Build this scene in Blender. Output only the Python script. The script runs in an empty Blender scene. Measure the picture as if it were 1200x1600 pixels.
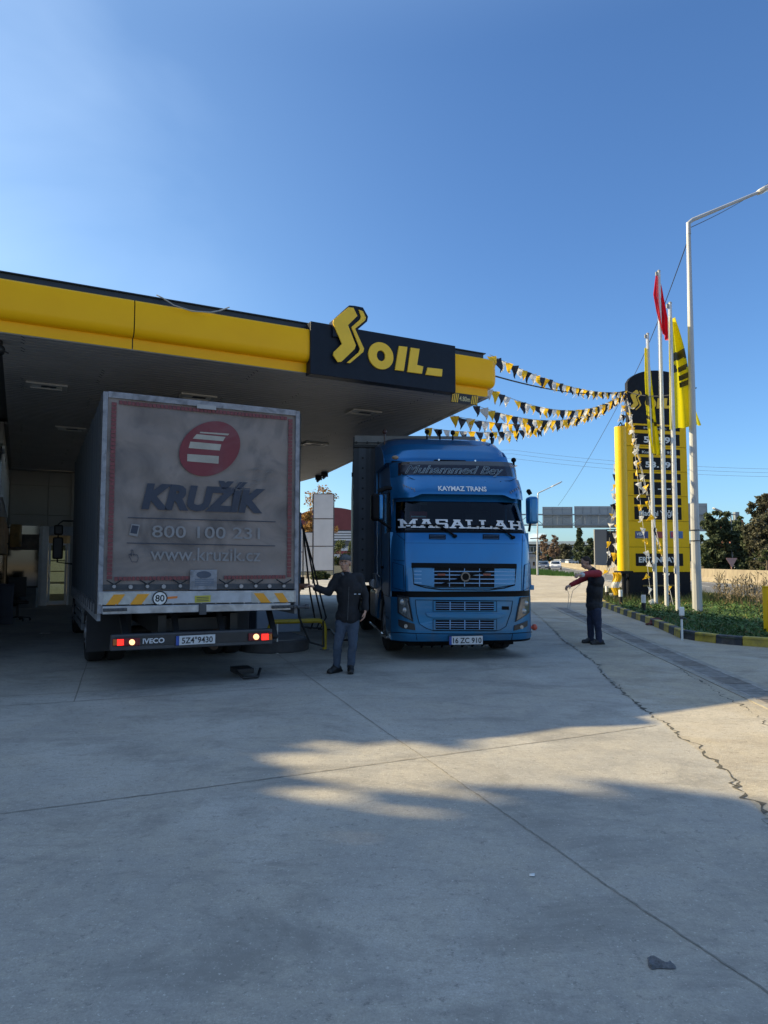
import bpy, bmesh, math, random
from mathutils import Vector, Matrix, Euler
R = math.radians
rnd = random.Random(7)
scene = bpy.context.scene
COL = scene.collection

# ------------------------------------------------------------------ camera
F_PX = 1080.0
TILT = math.atan(75.0 / F_PX)
CAM_H = 1.6
cd = bpy.data.cameras.new("camera"); cam = bpy.data.objects.new("camera", cd); COL.objects.link(cam)
cam.location = (0, 0, CAM_H); cam.rotation_euler = (R(90) + TILT, 0, 0)
cd.sensor_fit = 'HORIZONTAL'; cd.sensor_width = 36.0; cd.lens = 36.0 * F_PX / 1200.0
cd.clip_start = 0.05; cd.clip_end = 5000
scene.camera = cam
# ------------------------------------------------------------------ sun and sky
SUN_EL = R(31.7)
SX, SY = -0.981, 0.196            # horizontal direction towards the sun
world = bpy.data.worlds.new("World"); scene.world = world; world.use_nodes = True
wn = world.node_tree.nodes; wl = world.node_tree.links; wn.clear()
wo = wn.new('ShaderNodeOutputWorld'); bg = wn.new('ShaderNodeBackground'); sky = wn.new('ShaderNodeTexSky')
sky.sky_type = 'NISHITA'; sky.sun_disc = False; sky.sun_elevation = SUN_EL
sky.sun_rotation = math.atan2(SX, SY)
sky.altitude = 0; sky.air_density = 1.0; sky.dust_density = 0.6; sky.ozone_density = 2.5
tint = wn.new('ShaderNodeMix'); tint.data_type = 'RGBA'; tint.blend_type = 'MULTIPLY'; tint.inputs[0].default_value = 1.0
# the clear sky is deep blue away from the sun, paler towards it
def dirramp(sock, a, b, c0, c1):
    mr = wn.new('ShaderNodeMapRange'); mr.interpolation_type = 'SMOOTHSTEP'; mr.inputs[1].default_value = a; mr.inputs[2].default_value = b; wl.new(sock, mr.inputs[0])
    mx = wn.new('ShaderNodeMix'); mx.data_type = 'RGBA'; wl.new(mr.outputs[0], mx.inputs[0])
    for k, c in ((6, c0), (7, c1)):
        if isinstance(c, tuple): mx.inputs[k].default_value = (*c, 1)
        else: wl.new(c, mx.inputs[k])
    return mx.outputs[2]
# a little low cloud far down the road
tc = wn.new('ShaderNodeTexCoord'); cn = wn.new('ShaderNodeTexNoise'); cn.inputs['Scale'].default_value = 9.0; cn.inputs['Detail'].default_value = 7
cmap = wn.new('ShaderNodeMapping'); cmap.inputs['Scale'].default_value = (1, 1, 2.6)
sep = wn.new('ShaderNodeSeparateXYZ')
cr = wn.new('ShaderNodeMapRange'); cr.inputs[1].default_value = 0.52; cr.inputs[2].default_value = 0.66
er = wn.new('ShaderNodeMapRange'); er.inputs[1].default_value = 0.075; er.inputs[2].default_value = 0.025
mm = wn.new('ShaderNodeMath'); mm.operation = 'MULTIPLY'
cm = wn.new('ShaderNodeMix'); cm.data_type = 'RGBA'; cm.inputs[7].default_value = (9, 9, 9.4, 1)
wl.new(tc.outputs['Generated'], cmap.inputs[0]); wl.new(cmap.outputs[0], cn.inputs['Vector'])
wl.new(tc.outputs['Generated'], sep.inputs[0]); wl.new(sep.outputs[2], er.inputs[0]); wl.new(cn.outputs[0], cr.inputs[0])
wl.new(cr.outputs[0], mm.inputs[0]); wl.new(er.outputs[0], mm.inputs[1]); wl.new(mm.outputs[0], cm.inputs[0])
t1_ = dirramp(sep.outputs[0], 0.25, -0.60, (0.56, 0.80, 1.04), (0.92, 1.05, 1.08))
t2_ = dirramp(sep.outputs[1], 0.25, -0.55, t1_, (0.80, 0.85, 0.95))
t3_ = dirramp(sep.outputs[2], 0.60, 0.92, t2_, (3.1, 2.8, 2.3))  # sky behind the viewer whitened and unseen zenith brightened to fill the shade
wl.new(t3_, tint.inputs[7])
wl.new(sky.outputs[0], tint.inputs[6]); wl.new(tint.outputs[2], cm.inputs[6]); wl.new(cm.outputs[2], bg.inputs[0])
# faint high haze streaks towards the sun
hz = wn.new('ShaderNodeTexNoise'); hz.inputs['Scale'].default_value = 1.6; hz.inputs['Detail'].default_value = 5; hz.inputs['Distortion'].default_value = .8
hm = wn.new('ShaderNodeMapping'); hm.inputs['Scale'].default_value = (1, .5, 2.2); wl.new(tc.outputs['Generated'], hm.inputs[0]); wl.new(hm.outputs[0], hz.inputs['Vector'])
h1 = wn.new('ShaderNodeMapRange'); h1.inputs[1].default_value = .42; h1.inputs[2].default_value = .75; h1.inputs[4].default_value = .42; wl.new(hz.outputs[0], h1.inputs[0])
h2 = wn.new('ShaderNodeMapRange'); h2.interpolation_type = 'SMOOTHSTEP'; h2.inputs[1].default_value = -.05; h2.inputs[2].default_value = -.55; wl.new(sep.outputs[0], h2.inputs[0])
h3 = wn.new('ShaderNodeMath'); h3.operation = 'MULTIPLY'; wl.new(h1.outputs[0], h3.inputs[0]); wl.new(h2.outputs[0], h3.inputs[1])
h4 = wn.new('ShaderNodeMix'); h4.data_type = 'RGBA'; h4.inputs[7].default_value = (4.2, 5.6, 7.6, 1); wl.new(h3.outputs[0], h4.inputs[0]); wl.new(cm.outputs[2], h4.inputs[6]); wl.new(h4.outputs[2], bg.inputs[0])
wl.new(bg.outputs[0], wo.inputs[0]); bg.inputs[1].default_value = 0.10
sd = bpy.data.lights.new("sun", 'SUN'); sun = bpy.data.objects.new("sun", sd); COL.objects.link(sun)
sd.energy = 4.8; sd.angle = R(0.53); sd.color = (1.0, 0.81, 0.47)
sv = Vector((SX * math.cos(SUN_EL), SY * math.cos(SUN_EL), math.sin(SUN_EL)))
sun.rotation_euler = sv.to_track_quat('Z', 'Y').to_euler(); sun.location = sv * 60
scene.view_settings.view_transform = 'Standard'; scene.view_settings.look = 'None'
scene.view_settings.gamma = 1; scene.view_settings.exposure = 0.9

# ------------------------------------------------------------------ pixel <-> world measuring helpers
cT, sT = math.cos(TILT), math.sin(TILT)
def ray(px, py):
    a = (px - 600) / F_PX; v = (800 - py) / F_PX
    return Vector((a, cT - v * sT, v * cT + sT))
def onz(px, py, z=0.0):
    d = ray(px, py); t = (z - CAM_H) / d.z
    return Vector((d.x * t, d.y * t, z))
def aty(px, py, Y):
    d = ray(px, py); t = Y / d.y
    return Vector((d.x * t, Y, CAM_H + d.z * t))
def onplane(px, py, P, ang):
    """(u along the direction ang, z) of the pixel's hit on the vertical plane through P"""
    d = ray(px, py); ux, uy = math.cos(ang), math.sin(ang); nx, ny = -uy, ux
    t = (P[0] * nx + P[1] * ny) / (d.x * nx + d.y * ny)
    x, y = d.x * t, d.y * t
    return ((x - P[0]) * ux + (y - P[1]) * uy, CAM_H + d.z * t)

# ------------------------------------------------------------------ materials
MATS = {}
def mat(name, col, rough=0.6, metal=0.0, var=0.12, scale=6.0, bump=0.0, bscale=None, coat=0.0, stretch=None, emit=None, spec=0.5, trans=0.0, dirt=None):
    if name in MATS: return MATS[name]
    m = bpy.data.materials.new(name); m.use_nodes = True
    n, l = m.node_tree.nodes, m.node_tree.links
    b = n['Principled BSDF']
    b.inputs['Roughness'].default_value = rough; b.inputs['Metallic'].default_value = metal
    b.inputs['Coat Weight'].default_value = coat; b.inputs['Specular IOR Level'].default_value = spec
    b.inputs['Transmission Weight'].default_value = trans
    t = n.new('ShaderNodeTexCoord'); mp = n.new('ShaderNodeMapping'); l.new(t.outputs['Object'], mp.inputs[0])
    if stretch: mp.inputs['Scale'].default_value = stretch
    nz = n.new('ShaderNodeTexNoise'); nz.inputs['Scale'].default_value = scale; nz.inputs['Detail'].default_value = 6
    nz.inputs['Roughness'].default_value = 0.62
    l.new(mp.outputs[0], nz.inputs['Vector'])
    rp = n.new('ShaderNodeValToRGB'); l.new(nz.outputs[0], rp.inputs[0])
    rp.color_ramp.elements[0].position = 0.3; rp.color_ramp.elements[1].position = 0.7
    rp.color_ramp.elements[0].color = (*[max(0, c * (1 - var)) for c in col], 1)
    rp.color_ramp.elements[1].color = (*[min(1, c * (1 + var)) for c in col], 1)
    out = rp.outputs[0]
    if dirt:
        n2 = n.new('ShaderNodeTexNoise'); n2.inputs['Scale'].default_value = dirt[1]; n2.inputs['Detail'].default_value = 9; n2.inputs['Distortion'].default_value = 1.2
        l.new(mp.outputs[0], n2.inputs['Vector'])
        mr = n.new('ShaderNodeMapRange'); mr.inputs[1].default_value = 0.46; mr.inputs[2].default_value = 0.72; mr.inputs[4].default_value = dirt[2]
        l.new(n2.outputs[0], mr.inputs[0])
        mx = n.new('ShaderNodeMix'); mx.data_type = 'RGBA'; mx.inputs[7].default_value = (*dirt[0], 1)
        l.new(mr.outputs[0], mx.inputs[0]); l.new(out, mx.inputs[6]); out = mx.outputs[2]
    l.new(out, b.inputs['Base Color'])
    if bump:
        nb = n.new('ShaderNodeTexNoise'); nb.inputs['Scale'].default_value = bscale or scale * 4; nb.inputs['Detail'].default_value = 4
        l.new(mp.outputs[0], nb.inputs['Vector'])
        bp = n.new('ShaderNodeBump'); bp.inputs['Strength'].default_value = bump; bp.inputs['Distance'].default_value = 0.02
        l.new(nb.outputs[0], bp.inputs['Height']); l.new(bp.outputs[0], b.inputs['Normal'])
    if emit:
        b.inputs['Emission Color'].default_value = (*emit[0], 1); b.inputs['Emission Strength'].default_value = emit[1]
    MATS[name] = m
    return m

def glass_mat(name, col=(0.6, 0.7, 0.75), opac=0.35):
    if name in MATS: return MATS[name]
    m = bpy.data.materials.new(name); m.use_nodes = True
    n, l = m.node_tree.nodes, m.node_tree.links; n.remove(n['Principled BSDF'])
    o = n['Material Output']; tr = n.new('ShaderNodeBsdfTransparent'); tr.inputs[0].default_value = (*col, 1)
    g = n.new('ShaderNodeBsdfGlossy'); g.inputs['Roughness'].default_value = 0.03; g.inputs[0].default_value = (1, 1, 1, 1)
    fr = n.new('ShaderNodeFresnel'); fr.inputs[0].default_value = 1.5
    ms = n.new('ShaderNodeMixShader'); l.new(fr.outputs[0], ms.inputs[0]); l.new(tr.outputs[0], ms.inputs[1]); l.new(g.outputs[0], ms.inputs[2])
    l.new(ms.outputs[0], o.inputs[0]); MATS[name] = m
    return m

# ------------------------------------------------------------------ object helpers
def tag(o, label=None, cat=None, group=None, kind=None):
    if label: o['label'] = label
    if cat: o['category'] = cat
    if group: o['group'] = group
    if kind: o['kind'] = kind
    return o
def thing(name, label, cat, loc=(0, 0, 0), rz=0.0, group=None):
    o = bpy.data.objects.new(name, None); COL.objects.link(o)
    o.empty_display_size = 0.3; o.location = loc; o.rotation_euler = (0, 0, rz)
    return tag(o, label, cat, group)

class MB:
    def __init__(s): s.v = []; s.f = []; s.m = []
    def add(s, vs, fs, mi=0):
        k = len(s.v); s.v += [tuple(p) for p in vs]
        s.f += [tuple(i + k for i in f) for f in fs]; s.m += [mi] * len(fs); return s
    def box(s, x0, x1, y0, y1, z0, z1, mi=0):
        x0, x1 = min(x0, x1), max(x0, x1); y0, y1 = min(y0, y1), max(y0, y1); z0, z1 = min(z0, z1), max(z0, z1)
        return s.add([(x0,y0,z0),(x1,y0,z0),(x1,y1,z0),(x0,y1,z0),(x0,y0,z1),(x1,y0,z1),(x1,y1,z1),(x0,y1,z1)],
                     [(0,3,2,1),(4,5,6,7),(0,1,5,4),(1,2,6,5),(2,3,7,6),(3,0,4,7)], mi)
    def obox(s, c, size, e=(0, 0, 0), mi=0):
        M = Euler(e).to_matrix(); c = Vector(c); sx, sy, sz = [q / 2 for q in size]
        vs = [c + M @ Vector((a * sx, b * sy, d * sz)) for a, b, d in ((-1,-1,-1),(1,-1,-1),(1,1,-1),(-1,1,-1),(-1,-1,1),(1,-1,1),(1,1,1),(-1,1,1))]
        return s.add(vs, [(0,3,2,1),(4,5,6,7),(0,1,5,4),(1,2,6,5),(2,3,7,6),(3,0,4,7)], mi)
    def bar(s, p0, p1, w, h=None, mi=0):
        h = h or w; p0 = Vector(p0); p1 = Vector(p1); d = (p1 - p0)
        if d.length < 1e-6: return s
        d.normalize()
        up = Vector((0, 0, 1)) if abs(d.z) < 0.9 else Vector((0, 1, 0))
        a = d.cross(up).normalized() * w / 2; b = a.cross(d).normalized() * h / 2
        return s.add([p0-a-b, p0+a-b, p0+a+b, p0-a+b, p1-a-b, p1+a-b, p1+a+b, p1-a+b],
                     [(3,2,1,0),(4,5,6,7),(0,1,5,4),(1,2,6,5),(2,3,7,6),(3,0,4,7)], mi)
    def cyl(s, p0, p1, r0, r1=None, n=12, caps=True, mi=0):
        r1 = r0 if r1 is None else r1; p0 = Vector(p0); p1 = Vector(p1); d = (p1 - p0).normalized()
        up = Vector((0, 0, 1)) if abs(d.z) < 0.9 else Vector((0, 1, 0))
        a = d.cross(up).normalized(); b = d.cross(a).normalized()
        vs = []
        for p, r in ((p0, r0), (p1, r1)):
            for i in range(n):
                t = 2 * math.pi * i / n; vs.append(p + a * (r * math.cos(t)) + b * (r * math.sin(t)))
        fs = [(i, (i + 1) % n, n + (i + 1) % n, n + i) for i in range(n)]
        if caps: fs += [tuple(range(n - 1, -1, -1)), tuple(range(n, 2 * n))]
        return s.add(vs, fs, mi)
    def tube(s, pts, r, n=8, mi=0):
        pts = [Vector(p) for p in pts]; vs = []; N = len(pts); prev = None
        for i, p in enumerate(pts):
            d = (pts[min(i + 1, N - 1)] - pts[max(i - 1, 0)]).normalized()
            if prev is None:
                up = Vector((0, 0, 1)) if abs(d.z) < 0.9 else Vector((0, 1, 0)); a = d.cross(up).normalized()
            else:
                a = (prev - d * prev.dot(d)).normalized()
            prev = a; b = d.cross(a).normalized(); rr = r[i] if isinstance(r, (list, tuple)) else r
            for k in range(n):
                t = 2 * math.pi * k / n; vs.append(p + a * (rr * math.cos(t)) + b * (rr * math.sin(t)))
        fs = [(i * n + k, i * n + (k + 1) % n, (i + 1) * n + (k + 1) % n, (i + 1) * n + k) for i in range(N - 1) for k in range(n)]
        fs += [tuple(range(n - 1, -1, -1)), tuple(range((N - 1) * n, N * n))]
        return s.add(vs, fs, mi)
    def ell(s, c, r, e=(0, 0, 0), nu=16, nv=10, mi=0):
        M = Euler(e).to_matrix(); c = Vector(c); vs = [c + M @ Vector((0, 0, -r[2]))]
        for j in range(1, nv):
            ph = -math.pi / 2 + math.pi * j / nv
            for i in range(nu):
                t = 2 * math.pi * i / nu
                vs.append(c + M @ Vector((r[0] * math.cos(ph) * math.cos(t), r[1] * math.cos(ph) * math.sin(t), r[2] * math.sin(ph))))
        vs.append(c + M @ Vector((0, 0, r[2]))); L = len(vs) - 1
        fs = [(0, 1 + (i + 1) % nu, 1 + i) for i in range(nu)]
        for j in range(nv - 2):
            for i in range(nu):
                a = 1 + j * nu + i; b = 1 + j * nu + (i + 1) % nu; fs.append((a, b, b + nu, a + nu))
        k = 1 + (nv - 2) * nu
        fs += [(k + i, k + (i + 1) % nu, L) for i in range(nu)]
        return s.add(vs, fs, mi)
    def cap(s, p0, p1, r0, r1, n=12, mi=0):      # tapered capsule
        p0 = Vector(p0); p1 = Vector(p1); d = (p1 - p0).normalized(); P = []; Rr = []
        for k in (0.0, 0.35, 0.7, 0.92): P.append(p0 - d * r0 * math.sqrt(1 - k * k) if k else p0 - d * r0); Rr.append(max(r0 * k, r0 * 0.04))
        P.append(p0); Rr.append(r0); P.append(p1); Rr.append(r1)
        for k in (0.92, 0.7, 0.35, 0.0): P.append(p1 + d * r1 * math.sqrt(1 - k * k)); Rr.append(max(r1 * k, r1 * 0.04))
        return s.tube(P, Rr, n, mi)
    def prism(s, poly, axis, a0, a1, mi=0):
        """polygon in the two other axes, extruded along axis from a0 to a1"""
        n = len(poly)
        def P(q, a):
            return {'x': (a, q[0], q[1]), 'y': (q[0], a, q[1]), 'z': (q[0], q[1], a)}[axis]
        vs = [P(q, a0) for q in poly] + [P(q, a1) for q in poly]
        fs = [tuple(range(n)), tuple(range(2 * n - 1, n - 1, -1))] + [(i, n + i, n + (i + 1) % n, (i + 1) % n) for i in range(n)]
        return s.add(vs, fs, mi)
    def grid(s, fn, nu, nv, mi=0, midx=None):
        vs = [fn(i / nu, j / nv) for j in range(nv + 1) for i in range(nu + 1)]
        k = len(s.v); s.v += [tuple(p) for p in vs]
        for j in range(nv):
            for i in range(nu):
                a = k + j * (nu + 1) + i; s.f.append((a, a + 1, a + nu + 2, a + nu + 1))
                s.m.append(midx((i + .5) / nu, (j + .5) / nv) if midx else mi)
        return s
    def build(s, name, mats, parent=None, loc=(0, 0, 0), rot=(0, 0, 0), bevel=0.0, smooth=True, solid=0.0, sharp=40, seg=2, recalc=True):
        me = bpy.data.meshes.new(name); me.from_pydata(s.v, [], s.f)
        if not isinstance(mats, (list, tuple)): mats = [mats]
        for m in mats: me.materials.append(m)
        for p, mi in zip(me.polygons, s.m): p.material_index = mi
        if recalc:
            bm = bmesh.new(); bm.from_mesh(me); bmesh.ops.recalc_face_normals(bm, faces=bm.faces); bm.to_mesh(me); bm.free()
        if smooth:
            me.polygons.foreach_set('use_smooth', [True] * len(me.polygons))
            try: me.set_sharp_from_angle(angle=R(sharp))
            except Exception: pass
        o = bpy.data.objects.new(name, me); COL.objects.link(o)
        o.parent = parent; o.location = loc; o.rotation_euler = rot
        if solid:
            q = o.modifiers.new('solid', 'SOLIDIFY'); q.thickness = abs(solid); q.offset = -1 if solid > 0 else 1
        if bevel:
            q = o.modifiers.new('bevel', 'BEVEL'); q.width = bevel; q.segments = seg; q.limit_method = 'ANGLE'; q.angle_limit = R(35)
            q.harden_normals = False
        return o

def text_mb(s, h, bold=0.0, shear=0.0, space=1.0, outline=0.0, extr=0.0, width=None, align='LEFT'):
    """Writing as flat mesh in (x, z) plane facing -y, capital height h, baseline z=0"""
    cu = bpy.data.curves.new('t', 'FONT'); cu.body = s; cu.size = 1.0; cu.shear = shear; cu.space_character = space
    cu.offset = bold; cu.resolution_u = 3
    if outline: cu.fill_mode = 'NONE'; cu.bevel_depth = outline; cu.bevel_resolution = 0
    if extr: cu.extrude = extr
    o = bpy.data.objects.new('t', cu); COL.objects.link(o)
    dg = bpy.context.evaluated_depsgraph_get(); dg.update()
    me = o.evaluated_get(dg).to_mesh()
    vs = [tuple(v.co) for v in me.vertices]; fs = [tuple(p.vertices) for p in me.polygons]
    o.evaluated_get(dg).to_mesh_clear(); bpy.data.objects.remove(o); bpy.data.curves.remove(cu)
    k = h / 0.73
    x0 = min(v[0] for v in vs); x1 = max(v[0] for v in vs); kx = (width / (x1 - x0)) if width else k
    off = 0 if align == 'LEFT' else -(x1 - x0) / 2
    mb = MB(); mb.add([((x - x0 + off) * kx, -z * k, y * k) for x, y, z in vs], fs); return mb

def ribbon(pts, w, z, jit=0.0, rg=None):
    """flat strip on the ground following pts (x,y)"""
    mb = MB(); P = [Vector((p[0], p[1])) for p in pts]; L = []; Rr = []
    for i, p in enumerate(P):
        d = (P[min(i + 1, len(P) - 1)] - P[max(i - 1, 0)]).normalized(); n = Vector((-d.y, d.x))
        ww = w[i] if isinstance(w, (list, tuple)) else w
        a = ww / 2 * (1 + (rg.uniform(-jit, jit) if rg else 0)); b = ww / 2 * (1 + (rg.uniform(-jit, jit) if rg else 0))
        L.append((p.x + n.x * a, p.y + n.y * a, z)); Rr.append((p.x - n.x * b, p.y - n.y * b, z))
    n = len(P); mb.add(L + Rr, [(i, n + i, n + i + 1, i + 1) for i in range(n - 1)]); return mb

# common materials
M_conc = None
YEL = mat('yellow_fascia_paint', (1.0, 0.50, 0.002), 0.34, var=0.05, scale=1.2, spec=0.22)
NAVY = mat('navy_black_panel', (0.010, 0.015, 0.026), 0.4, var=0.15, spec=0.18)
YLET = mat('yellow_letter_face', (0.90, 0.56, 0.02), 0.4, var=0.05)
WHITE = mat('white_paint', (0.75, 0.75, 0.73), 0.45, var=0.06)
BLACK = mat('black_plastic', (0.012, 0.012, 0.013), 0.5, var=0.3)
DKGREY = mat('dark_grey_metal', (0.05, 0.053, 0.06), 0.5, var=0.2)
RUBBER = mat('tyre_rubber', (0.014, 0.014, 0.015), 0.85, var=0.3, bump=0.2, bscale=60)
ALU = mat('dull_aluminium', (0.42, 0.43, 0.45), 0.42, metal=0.6, var=0.15, scale=8, dirt=((0.14, 0.13, 0.12), 3, 0.6))
CHROME = mat('chrome', (0.7, 0.7, 0.7), 0.15, metal=1, var=0.1)
# ================================================================== GROUND
def concrete(name, base, warm):
    m = bpy.data.materials.new(name); m.use_nodes = True; n, l = m.node_tree.nodes, m.node_tree.links
    b = n['Principled BSDF']; b.inputs['Specular IOR Level'].default_value = 0.3
    t = n.new('ShaderNodeTexCoord')
    def noise(sc, det=6, rough=0.6, dist=0.0, st=None):
        q = n.new('ShaderNodeTexNoise'); q.inputs['Scale'].default_value = sc; q.inputs['Detail'].default_value = det
        q.inputs['Roughness'].default_value = rough; q.inputs['Distortion'].default_value = dist
        if st:
            mp = n.new('ShaderNodeMapping'); mp.inputs['Scale'].default_value = st; mp.inputs['Rotation'].default_value = (0, 0, R(20))
            l.new(t.outputs['Object'], mp.inputs[0]); l.new(mp.outputs[0], q.inputs['Vector'])
        else: l.new(t.outputs['Object'], q.inputs['Vector'])
        return q.outputs[0]
    def rng(v, a, bb, c, d):
        q = n.new('ShaderNodeMapRange'); q.inputs[1].default_value = a; q.inputs[2].default_value = bb; q.inputs[3].default_value = c; q.inputs[4].default_value = d
        l.new(v, q.inputs[0]); return q.outputs[0]
    def mixc(f, a, col, mode='MIX'):
        q = n.new('ShaderNodeMix'); q.data_type = 'RGBA'; q.blend_type = mode
        l.new(f, q.inputs[0]); l.new(a, q.inputs[6])
        if isinstance(col, tuple): q.inputs[7].default_value = (*col, 1)
        else: l.new(col, q.inputs[7])
        return q.outputs[2]
    rp = n.new('ShaderNodeValToRGB'); l.new(noise(0.45, 10, 0.75, 0.3), rp.inputs[0])
    rp.color_ramp.elements[0].position = 0.38; rp.color_ramp.elements[1].position = 0.64
    rp.color_ramp.elements[0].color = (*[c * 0.72 for c in base], 1); rp.color_ramp.elements[1].color = (*[c * 1.12 for c in base], 1)
    c = rp.outputs[0]
    dk = lambda k: tuple(x * k for x in base)
    c = mixc(rng(noise(1.5, 10, 0.78, 0.5), 0.44, 0.60, 0, 0.8), c, warm)
    c = mixc(rng(noise(0.8, 10, 0.75, 0.5, (1, 1.6, 1)), 0.50, 0.62, 0, 0.75), c, dk(.50))        # old oil and tyre stains
    c = mixc(rng(noise(0.45, 6, 0.6, 0.5), 0.53, 0.62, 0, 0.35), c, (0.62, 0.60, 0.55))          # pale worn patches
    c = mixc(rng(noise(3.2, 13, 0.9, 0.2, (1, 3.0, 1)), 0.53, 0.61, 0, 0.65), c, dk(.55))           # scuffs across
    c = mixc(rng(noise(4.0, 13, 0.9, 0.3, (2.5, 1, 1)), 0.55, 0.63, 0, 0.5), c, dk(1.35))         # pale scratches
    c = mixc(rng(noise(24, 8, 0.85), 0.42, 0.62, 0.0, 0.38), c, dk(.62))
    c = mixc(rng(noise(90, 3, 0.8), 0.40, 0.66, 0.0, 0.55), c, dk(.60))
    c = mixc(rng(noise(5, 12, 0.88, 0.3), 0.56, 0.62, 0, 0.55), c, dk(.60))
    c = mixc(rng(noise(7, 12, 0.92, 0.2), 0.57, 0.62, 0, 0.45), c, dk(1.4))
    c = mixc(rng(noise(46, 4, 0.8), 0.60, 0.66, 0, 0.7), c, dk(1.5))
    c = mixc(rng(noise(12, 10, 0.9), 0.565, 0.60, 0, 0.8), c, dk(.42))                            # pits and specks
    l.new(c, b.inputs['Base Color'])
    l.new(rng(noise(1.2), 0.3, 0.7, 0.72, 0.95), b.inputs['Roughness'])
    bp = n.new('ShaderNodeBump'); bp.inputs['Strength'].default_value = 0.55; bp.inputs['Distance'].default_value = 0.012
    ad = n.new('ShaderNodeMath'); ad.operation = 'MULTIPLY_ADD'; l.new(noise(9, 10, 0.8), ad.inputs[0]); ad.inputs[1].default_value = 1.6
    l.new(noise(110, 3, 0.7), ad.inputs[2]); l.new(ad.outputs[0], bp.inputs['Height']); l.new(bp.outputs[0], b.inputs['Normal'])
    return m
CONC = concrete('forecourt_concrete', (0.43, 0.41, 0.37), (0.47, 0.43, 0.36))
CONC2 = concrete('outer_apron_concrete', (0.45, 0.40, 0.32), (0.50, 0.43, 0.31))
ASPH = mat('road_asphalt', (0.115, 0.117, 0.12), 0.9, var=0.2, scale=0.8, bump=0.3, bscale=60)
SOIL = mat('dry_verge_soil', (0.16, 0.135, 0.09), 0.95, var=0.4, scale=0.6, bump=0.4, bscale=12)
JOINT = mat('joint_dirt', (0.22, 0.205, 0.18), 0.95, var=0.4, scale=20)
CRACK = mat('crack_dirt', (0.085, 0.078, 0.062), 0.95, var=0.5, scale=20)
GRASSB = mat('turf', (0.035, 0.075, 0.018), 0.95, var=0.5, scale=1.5)

def sheet(name, pts, z, m, lab_kind='structure'):
    mb = MB(); mb.add([(p[0], p[1], z) for p in pts], [tuple(range(len(pts)))])
    return tag(mb.build(name, m, smooth=False), kind=lab_kind)
sheet('ground', [(-900, -300), (900, -300), (900, 2500), (-900, 2500)], -0.012, SOIL)
road_l = [(18.5, -60), (17.5, -10), (16.5, 10), (15.2, 22), (14.8, 32), (16.5, 50), (20, 80), (24, 110), (46, 260), (170, 900)]
road_r = [(26.5, -60), (26, -10), (25, 15), (24.0, 32), (23.4, 48), (26.5, 86), (32, 115), (62, 260), (190, 900)]
sheet('forecourt', [(-40, -30), (18.2, -30), (17.6, -10), (16.5, 10), (15.6, 22), (15.4, 32), (16.8, 50), (20, 80), (17, 84), (8, 60), (-40, 60)], 0.0, CONC)
sheet('road', road_l + road_r[::-1], 0.004, ASPH)
opp_l = [(p[0] + 1.0, p[1]) for p in road_r]; opp_r = [(p[0] + 9.5, p[1]) for p in road_r]
sheet('opposite_carriageway', opp_l + opp_r[::-1], 0.004, ASPH)
# painted edge and lane lines
PAINT = mat('road_paint', (0.62, 0.61, 0.56), 0.7, var=0.2, scale=4)
tag(ribbon([(p[0] - 0.6, p[1]) for p in road_r], 0.18, 0.008).build('road_edge_line', PAINT, smooth=False), kind='structure')
tag(ribbon([(p[0] + 0.5, p[1]) for p in road_l], 0.15, 0.008).build('road_edge_line', PAINT, smooth=False), kind='structure')
mb = MB()
for y in range(6, 180, 9):
    def mid(yy):
        for (a, b) in zip(road_l, road_l[1:]):
            if a[1] <= yy <= b[1]: xl = a[0] + (b[0] - a[0]) * (yy - a[1]) / (b[1] - a[1])
        for (a, b) in zip(road_r, road_r[1:]):
            if a[1] <= yy <= b[1]: xr = a[0] + (b[0] - a[0]) * (yy - a[1]) / (b[1] - a[1])
        return (xl + xr) / 2
    r_ = ribbon([(mid(y), y), (mid(y + 3), y + 3)], 0.14, 0.008); mb.add(r_.v, r_.f)
tag(mb.build('road_lane_line', PAINT, smooth=False), kind='structure')
# slab joints
def gpt(px, py): p = onz(px, py); return (p.x, p.y)
def ext(a, b, k0, k1):
    a = Vector(a); b = Vector(b); return [tuple(a + (b - a) * (k0 + (k1 - k0) * i / 24)) for i in range(25)]
jm = MB(); rg = random.Random(3)
j1 = [gpt(437, 1025), gpt(607, 1147), gpt(660, 1182), gpt(750, 1245), gpt(855, 1317), gpt(941, 1379), gpt(1200, 1551)]
jpts = ext(j1[0], j1[1], -9, 0)[:-1]
for a, b in zip(j1, j1[1:]): jpts += ext(a, b, 0, 1)[:-1]
jpts += ext(j1[-2], j1[-1], 1, 2.2)
jpts = [(p[0] + rg.uniform(-.003, .003), p[1]) for p in jpts]
tags = []
def joint(pts, w):
    q = ribbon([(p[0] + rg.uniform(-.003, .003), p[1] + rg.uniform(-.004, .004)) for p in pts], w, 0.004, 0.45, rg); jm.add(q.v, q.f)
joint(jpts, 0.009)
t1 = [gpt(0, 1272), gpt(300, 1233.5), gpt(660, 1184), gpt(900, 1152), gpt(1030, 1133)]
tp = ext(t1[0], t1[1], -3, 0)[:-1]
for a, b in zip(t1, t1[1:]): tp += ext(a, b, 0, 1)[:-1]
joint([(p[0], p[1] + 0.0) for p in tp], 0.010)
joint(ext(gpt(512, 1060), gpt(850, 1041), -2.5, 1.05), 0.012)
joint(ext(gpt(60, 1100), gpt(430, 1075), -0.4, 1.0), 0.014)
joint(ext(gpt(117, 1092), gpt(138, 1030), -0.05, 6), 0.014)
joint(ext(gpt(840, 1010), gpt(925, 1003), 0, 1.5), 0.02)
tag(jm.build('slab_joints', JOINT, smooth=False), kind='structure')
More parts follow.
